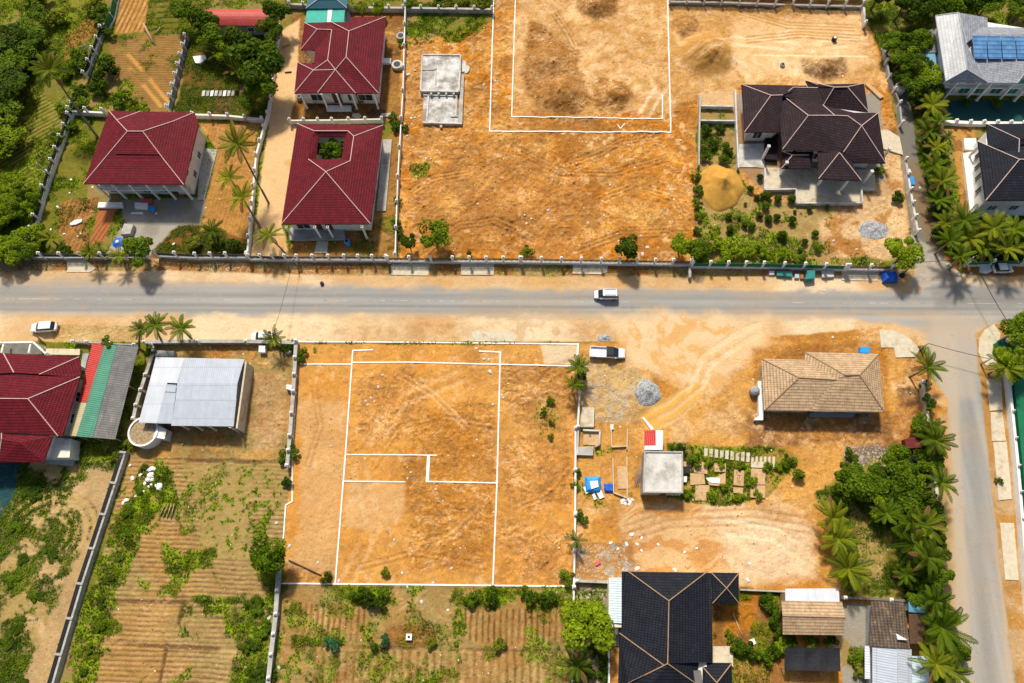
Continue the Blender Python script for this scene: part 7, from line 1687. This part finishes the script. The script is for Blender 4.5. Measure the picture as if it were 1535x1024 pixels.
drape('tarpaulin', 'bright blue sheet draped in the junk yard, ringed by white boards', 'tarpaulin', 889, 726, 2.7, 2.7, .7, 'skyblue', 2)
drape('tarpaulin', 'small dark blue sheet beside the narrow pallet in the junk yard', 'tarpaulin', 913, 731, 1.6, 1.5, .5, 'blue', 3)
thing_box('basin', 'white basin lying on the bright blue sheet', 'basin', [y3(470, 840, 0)[:2], y3(515, 836, 0)[:2], y3(522, 872, 0)[:2], y3(480, 885, 0)[:2]], .5, .95, 'white')
for k, (pts, lb) in enumerate([([(432, 875), (450, 866), (472, 900), (450, 914)], 'leftmost white board by the bright blue sheet'), ([(484, 915), (498, 908), (512, 940), (494, 948)], 'middle white board by the bright blue sheet'), ([(505, 900), (535, 890), (556, 930), (528, 942)], 'largest white board by the bright blue sheet')]):
    thing_box('board', lb, 'board', [y3(*p, 0)[:2] for p in pts], 0, .22, 'white')
thing_box('concrete_box', 'pale square concrete pad with a lid at the north of the junk yard', 'concrete box', [y3(*p, 0)[:2] for p in ((428, 418), (497, 420), (495, 530), (415, 532))], -.1, .8, 'slab')
e = house_base('sorting_pen', 'open concrete pen with pale rim south of the square pad', 'pen', [y3(430, 552, 0)[:2], y3(530, 640, 0)[:2]], 0)
for pa, pb in (((432, 548), (528, 552)), ((528, 552), (526, 630)), ((526, 630), (500, 642)), ((405, 545), (400, 690))):
    mb = MB(); A_, B_ = g(*y3(*pa, .7)), g(*y3(*pb, .7)); mb.bar((A_.x, A_.y, .25), (B_.x, B_.y, .25), .28, .9); mb.build('rim', M['whiteconc'], e)
mb = MB(); mb.prism([tuple(g(*y3(*p, .1))[:2]) for p in ((435, 555), (522, 558), (520, 636), (432, 632))], -.1, .14); mb.build('floor', M['ply'], e)
thing_box('concrete_block', 'grey concrete block with a pinkish end beside the thin white wall', 'block', [y3(*p, 0)[:2] for p in ((398, 644), (492, 644), (490, 694), (398, 690))], -.1, .6, 'conc')
e = house_base('garden_bed', 'open timber frame of seedlings west of the red lean-to', 'garden bed', [y3(590, 550, 0)[:2], y3(690, 640, 0)[:2]], 0)
for pa, pb in (((592, 545), (596, 645)), ((596, 645), (680, 640)), ((685, 540), (682, 660)), ((682, 700), (684, 950)), ((602, 708), (606, 905)), ((606, 905), (684, 935))):
    mb = MB(); A_, B_ = g(*y3(*pa, .4)), g(*y3(*pb, .4)); mb.bar((A_.x, A_.y, .15), (B_.x, B_.y, .15), .16, .6); mb.build('frame_side', M['slab'], e)
for k, (pts, m, lb) in enumerate([([(626, 755), (680, 755), (694, 882), (630, 884)], 'ply', 'long plywood crate top west of the wire cage'), ([(588, 516), (606, 516), (606, 546), (588, 546)], 'white', 'small white block north of the seedling frame'),
        ([(1062, 732), (1140, 732), (1140, 800), (1062, 790)], 'ply', 'plywood board nearest the hut, top of its pair'), ([(1040, 795), (1120, 795), (1128, 856), (1042, 862)], 'ply', 'cut out plywood board with black slots'),
        ([(1178, 738), (1246, 740), (1244, 788), (1180, 786)], 'ply', 'small plywood board in the upper middle of the yard'), ([(1140, 838), (1244, 790), (1242, 872), (1150, 862)], 'ply', 'plywood board beneath the white paper sheet'),
        ([(1072, 862), (1152, 862), (1150, 950), (1070, 950)], 'ply', 'southernmost plywood board with a notch'), ([(1292, 774), (1350, 776), (1345, 868), (1288, 862)], 'ply', 'plywood board with dark lettering'),
        ([(1285, 874), (1344, 878), (1340, 912), (1288, 906)], 'ply', 'plywood offcut below the lettered board'), ([(1388, 728), (1474, 730), (1472, 765), (1388, 762)], 'slab', 'pale board at the top of the eastern pile'),
        ([(1388, 768), (1470, 770), (1468, 860), (1386, 858)], 'ply', 'upper long board of the eastern pile'), ([(1386, 862), (1468, 864), (1468, 936), (1384, 932)], 'ply', 'lower long board of the eastern pile'),
        ([(1005, 728), (1048, 728), (1048, 760), (1005, 760)], 'ply', 'narrow plywood strip beside the hut wall')]):
    thing_box('plywood_board' if m == 'ply' else 'block', lb, 'board', [y3(*p, 0)[:2] for p in pts], 0, .18 + .03 * (k % 3), m)
for i in range(9):
    x = 1122 + i * 30; thing_box('pale_panel', 'pale panel lying in the row east of the hut among grass', 'panel', [y3(x, 652 + i * 3, 0)[:2], y3(x + 20, 654 + i * 3, 0)[:2], y3(x + 18, 700 + i * 4, 0)[:2], y3(x - 2, 698 + i * 4, 0)[:2]], 0, .16, 'slab', 'pale panels in a row')
for i in range(6):
    x = 1390 + i * 24; thing_box('pale_panel', 'pale panel in the grass north of the eastern board pile', 'panel', [y3(x, 700, 0)[:2], y3(x + 14, 700, 0)[:2], y3(x + 12, 745 + i * 5, 0)[:2], y3(x - 2, 745 + i * 5, 0)[:2]], 0, .14, 'slab', 'pale panels above the board pile')
mb = MB(); vs = [g(*y3(*p, .35)) for p in ((1132, 820), (1165, 818), (1212, 822), (1208, 852), (1165, 850), (1140, 835))]; mb.add(list(vs) + [v - Vector((0, 0, .04)) for v in vs], [tuple(range(5, -1, -1)), tuple(range(6, 12))] + [(i, (i + 1) % 6, 6 + (i + 1) % 6, 6 + i) for i in range(6)]); tag(mb.build('paper_sheet', M['white']), 'curled white sheet on the plywood east of the hut', 'sheet')
# marks on the lettered board (dark strokes, not a readable word)
mb = MB()
for k, ln in enumerate([((1308, 780), (1308, 800)), ((1316, 780), (1330, 790)), ((1310, 806), (1330, 806)), ((1312, 814), (1312, 828)), ((1322, 812), (1322, 828)), ((1310, 836), (1330, 840)), ((1314, 846), (1328, 856))]):
    A_, B_ = g(*y3(*ln[0], .3)), g(*y3(*ln[1], .3)); mb.bar((A_.x, A_.y, .215), (B_.x, B_.y, .215), .1, .03)
tag(mb.build('dark_lettering', M['darkwood']), 'dark painted strokes on the lettered plywood board', 'lettering')
for nm, lb, cat, pts, z, m in (('crate', 'black crate against the east wall of the flat roofed hut', 'crate', [y3(*p, 0)[:2] for p in ((1003, 755), (1040, 755), (1040, 796), (1003, 796))], .7, 'black'), ('crate', 'white crate against the east wall of the flat roofed hut', 'crate', [y3(*p, 0)[:2] for p in ((1003, 812), (1024, 812), (1022, 845), (1003, 845))], .6, 'white'),
        ('crate', 'blue crate behind the tan roofed house', 'crate', [y4(*p, 0)[:2] for p in ((586, 74), (642, 76), (642, 112), (586, 110))], .9, 'skyblue'), ('crate', 'white crate below the green street fence, leftmost of the row', 'crate', [z8(*p, 0)[:2] for p in ((70, 592), (98, 592), (98, 612), (70, 612))], .5, 'white'),
        ('display_case', 'long glass topped case below the green street fence', 'display case', [z8(*p, 0)[:2] for p in ((112, 592), (200, 594), (200, 625), (112, 618))], .6, 'tealglass'), ('crate', 'small blue grey crate right of the glass topped case', 'crate', [z8(*p, 0)[:2] for p in ((215, 606), (240, 606), (240, 632), (215, 632))], .5, 'tinpale'),
        ('crate', 'small orange crate in the middle of the row below the green fence', 'crate', [z8(*p, 0)[:2] for p in ((246, 608), (270, 608), (270, 636), (246, 636))], .5, 'terratile'), ('bin', 'dark teal bin standing below the green street fence', 'bin', [z8(*p, 0)[:2] for p in ((280, 588), (330, 588), (330, 634), (275, 640))], 1.2, 'tealglass'),
        ('tile_pallet', 'white patterned block pallet, rightmost below the green fence', 'pallet', [z8(*p, 0)[:2] for p in ((368, 588), (436, 588), (438, 626), (370, 626))], .6, 'whiteconc'), ('box', 'white box inside the wall corner next to the half hidden car', 'box', [y2(*p, 0)[:2] for p in ((30, 68), (68, 70), (66, 108), (28, 106))], .9, 'white'),
        ('box', 'white box against the plot wall, south of the dish', 'box', [y2(*p, 0)[:2] for p in ((188, 288), (220, 294), (214, 324), (184, 314))], .9, 'white'), ('planter', 'concrete planter with blue lid on the lane wall', 'planter', [z8(*p, 0)[:2] for p in ((855, 55), (892, 55), (898, 102), (862, 104))], .9, 'skyblue'),
        ('box', 'white box on the lane wall above the blue lid', 'box', [z8(*p, 0)[:2] for p in ((845, 12), (870, 12), (880, 38), (845, 38))], .9, 'white'), ('kennel', 'little grey roofed kennel beside the round dark tree', 'kennel', [z5(*p, 0)[:2] for p in ((705, 322), (758, 328), (740, 380), (682, 385))], 1.1, 'conc'),
        ('panel', 'red brown panel lying in the front yard of the first house', 'panel', [z5(*p, 0)[:2] for p in ((790, 182), (865, 180), (862, 210), (800, 208))], .5, 'pinkplastic'), ('panel', 'white panel lying left of the blue drum in the concrete yard', 'panel', [z5(*p, 0)[:2] for p in ((765, 202), (840, 206), (836, 240), (765, 234))], .6, 'white'),
        ('cushion', 'pinkish red rag in the rubble above the carport', 'rag', [y7(*p, 0)[:2] for p in ((498, 338), (530, 322), (534, 342), (505, 360))], .2, 'pinkplastic'), ('sheet_metal_cover', 'small dark red sheet metal cover beside the grove', 'cover', [y4(*p, 0)[:2] for p in ((838, 600), (880, 588), (942, 595), (940, 648), (850, 655))], 1.2, 'red'),
        ('step', 'white doorstep slab in the front yard', 'step', [z5(*p, 0)[:2] for p in ((300, 0),) * 0 + ((745, 258), (812, 258), (812, 268), (745, 268))], .2, 'white'), ('panel', 'white canoe shaped panel lying on the ploughed soil', 'panel', [z5(*p, 0)[:2] for p in ((395, 322), (425, 302), (465, 295), (465, 312), (430, 328), (400, 332))], .3, 'white'),
        ('net', 'dark net over the ground between grove and side road', 'net', [y4(*p, 0)[:2] for p in ((890, 680), (930, 700), (935, 765), (850, 768))], .3, 'tarp'), ('sheet', 'white sheet lying in the back yard east of the charcoal house', 'sheet', [y7(*p, 0)[:2] for p in ((1376, 780), (1405, 768), (1418, 800), (1392, 814))], .1, 'white'),
        ('slab', 'broken stone slab beside the northern maroon house', 'slab', [z2(*p, 0)[:2] for p in ((725, 645), (800, 640), (808, 660), (725, 665))], .2, 'whiteconc'), ('slab', 'round pale stone slab in front of the northern maroon house', 'slab', [z2(*p, 0)[:2] for p in ((562, 645), (600, 642), (614, 658), (600, 670), (560, 665))], .25, 'slab'),
        ('post_stack', 'pile of timber against the east corner of the villa', 'timber', [z4(*p, 0)[:2] for p in ((615, 478), (632, 470), (722, 548), (700, 560))], .4, 'ply'), ('torn_sheet', 'white torn sheet on the weathered tiles of the workshop', 'sheet', [y8(*p, 3.6)[:2] for p in ((790, 742), (858, 780), (800, 778))], 3.9, 'white'),
        ('shed', 'dark timber lean-to behind the garden trees', 'shed', [z1(*p, 0)[:2] for p in ((1360, 480), (1440, 475), (1440, 545), (1360, 550))], 1.2, 'darkwood'), ('panel', 'white broken panel under the garden trees', 'panel', [z1(*p, 0)[:2] for p in ((1095, 320), (1165, 312), (1172, 330), (1140, 360), (1110, 358))], .4, 'white'),
        ('slab', 'concrete block beside the green verge, foot of the green fence', 'block', [z8(*p, 0)[:2] for p in ((1032, 572), (1050, 572), (1048, 628), (1034, 628))][:0] + [z7(*p, 0)[:2] for p in ((1032, 572), (1050, 572), (1048, 628), (1034, 628))], 1.0, 'conc'),
        ('truck_bonnet', 'white broken bonnet left of the car under the palms', 'car part', [z8(*p, 0)[:2] for p in ((1270, 562), (1325, 562), (1338, 592), (1310, 604), (1268, 596))], .5, 'carwhite')):
    thing_box(nm, lb, cat, pts, 0 if z < 3 else 3.6, z, m)
def drum(name, label, cat, px, py, r, h, m, top=None):
    p = g(px, py, h); e = empty(name, (p.x, p.y, 0), label, cat)
    mb = MB(); mb.lathe([(r * .95, -.1), (r, .1), (r, h - .1), (r * .9, h)], (0, 0, 0), 20); mb.build('body', M[m], e, False)
    mb = MB(); mb.lathe([(r * .6, h - .02), (r * .6, h + .04), (r * .3, h + .06)], (0, 0, 0), 16); mb.build('lid', M[top or m], e, False); return e
drum('concrete_ring', 'northern round concrete well ring east of the maroon house', 'well ring', 600.5, 53, 1.0, .8, 'conc', 'black'); drum('concrete_ring', 'southern round concrete well ring east of the maroon house', 'well ring', 595, 96, 1.2, .8, 'whiteconc', 'black')
drum('water_tank', 'cream round water tank beside the lane', 'water tank', 1351.5, 129, 1.1, 1.8, 'cream', 'white'); drum('drum', 'blue drum lying in the front yard of the first house', 'drum', 227, 312, .6, .8, 'skyblue'); drum('drum', 'blue drum by the porch of the courtyard house', 'drum', 519.5, 361, .55, 1.2, 'skyblue', 'black')
drum('dish', 'round white dish by the corner of the marked plot', 'dish', 432, 525, .6, .5, 'white'); drum('drum', 'black drum standing on the sand of the north-east lot', 'drum', 1252, 56, .5, .8, 'black', 'white'); drum('tyre', 'old tyre lying right of the blue tarpaulin', 'tyre', 1353, 412, .5, .3, 'rubber', 'black')
drum('pot', 'grey pot by the porch step of the northern maroon house', 'pot', 448, 144, .6, .9, 'greywall', 'black'); drum('pot', 'small pot on the sandy lot, left of the dark soil patch', 'pot', 1173.5, 96, .5, .5, 'greywall', 'black'); drum('bucket', 'dark bucket on the verge under the power line', 'bucket', 482, 424, .35, .5, 'black')
# parasol
p = g(176, 363, 2.2); e = empty('parasol', (p.x, p.y, 0), 'blue parasol with white centre between terracotta strip and dark tree', 'parasol')
mb = MB(); mb.lathe([(.04, 0), (.04, 2.2)], (0, 0, 0), 8); mb.build('pole', M['chrome'], e, False)
mb = MB(); n = 10; mb.add([(0, 0, 2.5)] + [(1.15 * math.cos(2 * PI * i / n), 1.15 * math.sin(2 * PI * i / n), 1.95) for i in range(n)] + [(0, 0, 2.44)] + [(1.15 * math.cos(2 * PI * i / n), 1.15 * math.sin(2 * PI * i / n), 1.9) for i in range(n)], [(0, 1 + i, 1 + (i + 1) % n) for i in range(n)] + [(n + 1, n + 2 + (i + 1) % n, n + 2 + i) for i in range(n)]); mb.build('canopy', M['blue'], e, False)
mb = MB(); mb.lathe([(.36, 2.36), (.3, 2.44), (.02, 2.56)], (0, 0, 0), 12); mb.build('cap', M['white'], e, False)
# square well ring
p = g(613, 955, .5); e = empty('well', (p.x, p.y, 0), 'white square well ring in the dark soil of the southern field', 'well')
for a_ in range(4):
    mb = MB(); mb.box((.32 * math.cos(a_ * PI / 2), .32 * math.sin(a_ * PI / 2), .2), (.28, .92 if a_ % 2 == 0 else .36, .7), a_ * PI / 2 if a_ % 2 == 0 else a_ * PI / 2); mb.build('side', M['white'], e, False)
mb = MB(); mb.box((0, 0, .3), (.4, .4, .3)); mb.build('water', M['black'], e, False)
# low retaining edge in the southern field
strip_ = [(575, 974), (645, 975)]
# timber poles
def pole_thing(name, label, cat, a, b, za, zb, r, m, group=None):
    A_, B_ = g(*a, za), g(*b, zb); mb = MB(); mb.tube([A_, A_.lerp(B_, .5) - Vector((0, 0, .02)), B_], [r, r, r * .8], 8); return tag(mb.build(name, M[m], smooth=True), label, cat, group)
for k in range(4): a_, b_ = y5(905 + k * 22, 80 + k * 3, 0)[:2], y5(940 + k * 17, 2, 0)[:2]; pole_thing('timber_pole', 'timber pole lying in the row on the grass of the western vegetable field', 'pole', a_, b_, .2, .35, .09, 'wood', 'timber poles on the vegetable field')
pole_thing('log', 'dark branch lying at the south-west corner of the marked plot', 'branch', y6(200, 325, 0)[:2], y6(385, 412, 0)[:2], .12, .12, .12, 'darkwood')
pole_thing('timber_pole', 'leaning stick at the west verge below the white estate car', 'pole', z5(200, 955, 0)[:2], z5(262, 1015, 0)[:2], .9, 0, .14, 'darkwood')
pole_thing('timber_pole', 'brown stick propped below the round dark roadside tree', 'pole', z5(865, 525, 0)[:2], z5(942, 585, 0)[:2], 1.0, 0, .09, 'wood'); pole_thing('timber_pole', 'second stick crossing below the round dark roadside tree', 'pole', z5(868, 538, 0)[:2], z5(818, 585, 0)[:2], .9, 0, .09, 'wood')
pole_thing('concrete_post', 'broad leaning concrete post above the ploughed plot', 'post', z1(815, 135, 0)[:2], z1(880, 258, 0)[:2], .6, .0, .24, 'wood'); pole_thing('timber_pole', 'thin pale stick beside the leaning concrete post', 'pole', z1(910, 155, 0)[:2], z1(885, 190, 0)[:2], .6, .1, .08, 'slab')
pole_thing('plank', 'bent plank lying on the driveway by the northern maroon house', 'plank', z2(165, 270, 0)[:2], z2(205, 250, 0)[:2], .1, .15, .16, 'wood'); pole_thing('plank', 'short plank lying on the driveway by the notch', 'plank', z2(178, 412, 0)[:2], z2(216, 408, 0)[:2], .1, .15, .14, 'darkwood')
pole_thing('kerb_rail', 'bent pale hose in the back yard', 'hose', y7(1285, 628, 0)[:2], y7(1340, 760, 0)[:2], .1, .1, .07, 'slab')
# black slats under the trees of the garden
for i in range(8): thing_box('roof_sheet', 'grey weathered sheet in the row lying in the garden', 'sheet', [z1(1150 + i * 24, 515, 0)[:2], z1(1168 + i * 24, 513, 0)[:2], z1(1162 + i * 24, 545, 0)[:2], z1(1145 + i * 24, 547, 0)[:2]], 0, .2 + .02 * (i % 3), ['whiteconc', 'greywall', 'white'][i % 3], 'sheets lying in the garden')
# ---- power poles and lines
def utility(name, label, base, h, arm=True, top=None):
    b = g(*base); e = empty(name, (b.x, b.y, 0), label, 'utility pole')
    mb = MB(); mb.tube([(0, 0, -.3), (0, 0, h)], [.17, .11], 10); mb.build('pole', M['conc'], e, False, True)
    if arm:
        for dz in (.35, 1.0):
            mb = MB(); mb.box((0, 0, h - dz), (1.8 if dz < .5 else 1.3, .1, .1), .5); mb.build('crossarm', M['darkconc'], e, False)
        for k in (-.75, 0, .75):
            mb = MB(); mb.lathe([(.05, 0), (.07, .08), (.03, .16)], (k * math.cos(.5), k * math.sin(.5), h - .3), 8); mb.build('insulator', M['white'], e, False)
    return b + Vector((0, 0, h - .2))
T1 = utility('utility_pole', 'pole with crossarms beside the half hidden car, south of the road', (424, 513), 5.2)
T2 = utility('utility_pole', 'thin pole in front of the courtyard house, north of the road', (447, 398), 3.0, False)
T3 = utility('utility_pole', 'pole at the lane mouth next to the old tyre', (1355, 409), 4.5, False)
T4 = utility('utility_pole', 'pole at the junction above the pavement, by the white bonnet', (1436, 404), 5.0)
T5 = utility('utility_pole', 'pole beside the small green corner shelter', (1495, 512), 5.0, False)
T6 = utility('utility_pole', 'pole behind the large round corner palm', (1379, 523), 3.0, False)
T7 = utility('utility_pole', 'pole beside the bushy palm on the east pavement', (1470, 546), 3.0, False)
T8 = utility('utility_pole', 'leaning lamp pole next to the lower diagonal fence', (79, 266), 5.0, False)
T9 = utility('utility_pole', 'thin pole beside the overgrown part of the diagonal fence', (147, 92), 5.0)
def wire(label, a, b, sag=.6, r=.045):
    mb = MB(); mb.tube([a.lerp(b, t) - Vector((0, 0, sag * 4 * t * (1 - t))) for t in np.linspace(0, 1, 13).tolist()], r, 5); return tag(mb.build('power_line', M['black']), label, 'power line')
wire('thin cable crossing the road in front of the courtyard house', T1, T2, .4, .03); wire('black cable spanning the lane mouth', T3, T4, .3, .045); wire('long black cable crossing the junction diagonally', T4, T5, .5, .06); wire('cable spanning the side road at the corner palm', T6, T7, .2, .05)
wire('thin cable dropping from the lamp pole into the yard', T8, g(130, 306, .5), .3, .03); wire('thin cable from the diagonal fence pole down to the lamp pole', T9, T8, .6, .025)

# ---- individual pale stones
def rock(seed):
    R = random.Random(seed); mb = MB(); n, k = 7, 4; vs = [(0, 0, .55)]
    for j in range(1, k):
        for i in range(n): a = 2 * PI * i / n + R.uniform(-.2, .2); s = math.sin(PI * j / k) * R.uniform(.75, 1.15); vs.append((s * math.cos(a), s * math.sin(a) * .75, .5 * math.cos(PI * j / k) * R.uniform(.8, 1.1)))
    vs.append((0, 0, -.5)); mb.add(vs, [(0, 1 + i, 1 + (i + 1) % n) for i in range(n)] + [(1 + j * n + i, 1 + (j + 1) * n + i, 1 + (j + 1) * n + (i + 1) % n, 1 + j * n + (i + 1) % n) for j in range(k - 2) for i in range(n)] + [(len(vs) - 1, 1 + (k - 2) * n + (i + 1) % n, 1 + (k - 2) * n + i) for i in range(n)])
    return mb.mesh('rock', M['whiteconc'])
ROCKS = [rock(i) for i in range(4)]
def stones(pts, label, group, m=None, name='stone', cat='stone'):
    for x, y, s in pts:
        p = g(x, y); o = bpy.data.objects.new(name, rnd.choice(ROCKS)); COL.objects.link(o); o.location = (p.x, p.y, H(p.x, p.y) + .12 * s); o.scale = (s, s, s * .7); o.rotation_euler = (0, 0, rnd.random() * 6)
        if m: o.material_slots[0].link = 'OBJECT'; o.material_slots[0].material = M[m]
        tag(o, label, cat, group)
RS = random.Random(9)
stones([y1(*p, 0)[:2] + (s,) for *p, s in ((860, 770, .6), (875, 772, .5), (800, 805, .45), (755, 822, .5), (855, 805, .75), (840, 832, .6), (865, 830, .45), (822, 855, .4), (860, 860, .35), (905, 872, .8), (718, 948, .5), (700, 965, .35), (770, 925, .3), (740, 750, .3), (815, 895, .3), (885, 865, .3), (838, 776, .35), (845, 870, .3))], 'white broken stone in the cluster on the grass south of the round tank', 'white stones south of the round tank', 'white')
stones([y3(*p, 0)[:2] + (s,) for *p, s in ((660, 950, .5), (685, 945, .5), (700, 960, .4), (672, 968, .35), (712, 945, .35), (655, 965, .3), (695, 972, .3))], 'white lump of mortar south of the narrow pallet', 'white mortar lumps in the junk yard', 'white')
stones([y7(*p, 0)[:2] + (s,) for *p, s in ((710, 180, .45), (680, 235, .4), (740, 235, .35), (590, 228, .35), (765, 270, .3), (860, 237, .3), (1010, 280, .3), (955, 380, .4), (740, 372, .45), (630, 262, .3), (1370, 440, .4), (1380, 345, .3), (1080, 258, .25), (765, 200, .3))], 'pale stone on the sandy yard north of the charcoal roofed house', 'pale stones north of the charcoal house', 'white')
stones([z2(*p, 0)[:2] + (s,) for *p, s in ((880, 425, .5), (918, 402, .3), (872, 770, .5), (895, 672, .4), (918, 668, .35), (1025, 270, .3), (1205, 415, .35), (980, 905, .35), (905, 835, .3), (1270, 745, .3), (1045, 855, .3), (900, 705, .25), (1375, 460, .35), (1310, 480, .3))], 'pale stone lying around the whitewashed foundation', 'pale stones around the foundation')
stones([z7(*p, 0)[:2] + (s,) for *p, s in ((800, 458, .45), (770, 500, .45), (235, 245, .35), (140, 302, .3), (110, 328, .35), (100, 285, .3), (585, 105, .3), (575, 378, .25), (760, 392, .3), (552, 275, .3), (460, 320, .3), (155, 145, .3), (950, 185, .3), (545, 375, .25), (628, 378, .25))], 'pale stone on the southern half of the orange lot', 'pale stones on the orange lot')
stones([y2(*p, 0)[:2] + (s,) for *p, s in ((1345, 218, .5), (1310, 145, .35), (1338, 148, .35), (1265, 85, .35), (710, 303, .35), (668, 365, .3), (650, 405, .25), (732, 236, .3), (1250, 696, .25), (895, 790, .25), (875, 825, .25), (1035, 885, .25), (1420, 365, .3), (1412, 348, .3), (1360, 405, .3), (1270, 605, .25), (1395, 442, .3), (440, 640, .2))], 'pale stone inside the marked plot', 'pale stones of the marked plot')
stones([y6(*p, 0)[:2] + (s,) for *p, s in ((88, 655, .45), (205, 245, .4), (130, 115, .35), (955, 562, .4), (1245, 508, .35), (1360, 492, .35), (875, 478, .3), (485, 445, .4), (365, 340, .3), (845, 400, .3), (1020, 455, .3), (145, 938, .35), (800, 210, .25), (1125, 372, .3))], 'pale stone near the south end of the marked plot', 'pale stones at the south end of the plot')
stones([z8(*p, 0)[:2] + (s,) for *p, s in ((565, 470, .3), (435, 420, .3), (1215, 605, .35), (1145, 610, .6), (1085, 555, .5), (1100, 565, .4), (1270, 512, .35), (925, 120, .3), (1395, 655, .25), (380, 705, .3), (430, 970, .3))], 'stone or litter on the verges around the junction', 'stones around the junction')
stones([z5(*p, 0)[:2] + (s,) for *p, s in ((328, 230, .45), (265, 78, .3), (290, 358, .35), (365, 382, .3), (440, 395, .25), (405, 75, .35), (525, 118, .3), (890, 265, .3), (988, 440, .35), (215, 490, .35), (458, 382, .25), (395, 150, .25))], 'small white stone around the first house and its yards', 'white stones around the first house', 'white')

# ---- ground cover (nobody could count these)
def on_ground(mask_, n, jitter=GS):
    w = mask_.ravel().astype(np.float64); w /= w.sum(); k = rng.choice(w.size, n, p=w)
    x = XX.ravel()[k] + rng.uniform(-jitter, jitter, n); y = YY.ravel()[k] + rng.uniform(-jitter, jitter, n)
    return x, y, GH.ravel()[k]
inframe = ((PXX > -30) & (PXX < 1565) & (PYY > -30) & (PYY < 1054) & (RDIST < -2)).astype(np.float32)
x, y, z = on_ground(np.clip(GGREEN - .15, 0, 1) * inframe, 150000)
n = len(x); ton = fbm(x, y, 3, 4, 60, .6) * 1.9 - .5 + rng.normal(size=n) * .15
N_ = rng.normal(size=(n, 3)) * .6 + np.array([0, 0, .8]); S_ = rng.uniform(.1, .26, n)
tag(link('grass', leafmesh('grass', np.stack([x, y, z + S_ * .6], 1), N_, S_, ton, L_['grass'], None, .35)), 'weeds and grass tufts growing over the plots', None, None, 'stuff')
x, y, z = on_ground((.12 + .88 * GCLOD.clip(0, 1) ** 2) * inframe * (1 - GGREEN) * (GCLOD > .3), 9000)
n = len(x)
base = np.array([(0, 0, .6), (1, .1, 0), (-.2, .9, .05), (-.95, -.1, 0), (.1, -.8, 0)]); Fq = [(0, 1, 2), (0, 2, 3), (0, 3, 4), (0, 4, 1)]
def scatter(name, label, x, y, z, s, m, lift=0.0):
    n = len(x); a = rng.random(n) * 6.28; b = base[None] * s[:, None, None] * rng.uniform(.7, 1.3, (n, 5, 3))
    V = np.stack([b[..., 0] * np.cos(a)[:, None] - b[..., 1] * np.sin(a)[:, None] + x[:, None], b[..., 0] * np.sin(a)[:, None] + b[..., 1] * np.cos(a)[:, None] + y[:, None], b[..., 2] + z[:, None] - .02 + lift], -1).reshape(-1, 3)
    F = (np.array(Fq)[None] + (np.arange(n) * 5)[:, None, None]).reshape(-1, 3)
    me = bpy.data.meshes.new(name); me.vertices.add(len(V)); me.vertices.foreach_set('co', V.astype(np.float32).ravel()); me.loops.add(F.size); me.loops.foreach_set('vertex_index', F.astype(np.int32).ravel()); me.polygons.add(len(F)); me.polygons.foreach_set('loop_start', np.arange(0, F.size, 3, dtype=np.int32)); me.materials.append(m); me.update(calc_edges=True)
    tag(link(name, me), label, None, None, 'stuff')
M['clod'] = mat('soil_clod', (.36, .17, .05), .95, .6, .4); M['clodd'] = mat('dark_soil_clod', (.12, .06, .025), .95, .5, .4); M['pebble'] = mat('pebble', (.72, .60, .44), .9, .3, .5)
scatter('soil_clods', 'clods of orange soil scattered on the bare plots', x, y, z, rng.uniform(.08, .2, n), M['clod'])
k = rng.random(n) < .14; scatter('dark_clods', 'dark clods and holes in the soil', x[k] + .7, y[k] + .4, z[k] + .01, rng.uniform(.05, .12, int(k.sum())), M['clodd'])
k = rng.random(n) < .22; k2 = int(k.sum()); scatter('pebbles', 'pale pebbles and grit on the bare plots', x[k] - .6, y[k] + .8, z[k] + .02, rng.uniform(.05, .14, k2) + (rng.random(k2) < .1) * .12, M['pebble'])
verge = ((PYY > 390) & (PYY < 411) & (PXX < 1400)).astype(np.float32) * (RDIST < -1)
x, y, z = on_ground(verge, 1600); scatter('verge_rubble', 'stones and rubble along the foot of the street wall', x, y, z, rng.uniform(.06, .2, len(x)), M['stone'])
# grit of the gravel heaps and rubble zones
rub = np.zeros_like(PXX)
for poly in ([(868, 560), (955, 565), (960, 630), (870, 636)], [(864, 815), (940, 818), (945, 868), (864, 868)], [(290, 388), (372, 390), (372, 406), (300, 408)], [(0, 386), (80, 388), (78, 408), (0, 408)], [(868, 880), (910, 880), (905, 910), (868, 905)], [(1265, 668), (1328, 670), (1330, 702), (1265, 702)]): rub = np.maximum(rub, (sdist(PXX, PYY, poly) > 0))
x, y, z = on_ground(rub.astype(np.float32), 2200); scatter('rubble', 'grey and white rubble strewn at the plot edges', x, y, z, rng.uniform(.07, .22, len(x)), M['stone'])

# ---- counted names for look-alikes: each member of a group is told apart by its place in the row
by = {}
for o in S.objects:
    if o.parent is None and 'label' in o and 'group' in o: by.setdefault((o['group'], o['label']), []).append(o)
ORD = lambda k: str(k) + ('th' if 10 <= k % 100 <= 20 else {1: 'st', 2: 'nd', 3: 'rd'}.get(k % 10, 'th'))
for (gp, lb), obs in by.items():
    if len(obs) < 2: continue
    xs = [o.matrix_basis.translation.x for o in obs]; ys = [o.matrix_basis.translation.y for o in obs]
    if obs[0].type == 'MESH' and max(map(abs, xs + ys)) < .01:
        xs = [o.data.vertices[0].co.x for o in obs]; ys = [o.data.vertices[0].co.y for o in obs]
    ns = (max(ys) - min(ys)) > (max(xs) - min(xs)); idx = sorted(range(len(obs)), key=lambda i: -ys[i] if ns else xs[i])
    for k, i in enumerate(idx): obs[i]['label'] = ' '.join(lb.split()[:12]) + ', %s from the %s' % (ORD(k + 1), 'north' if ns else 'west')
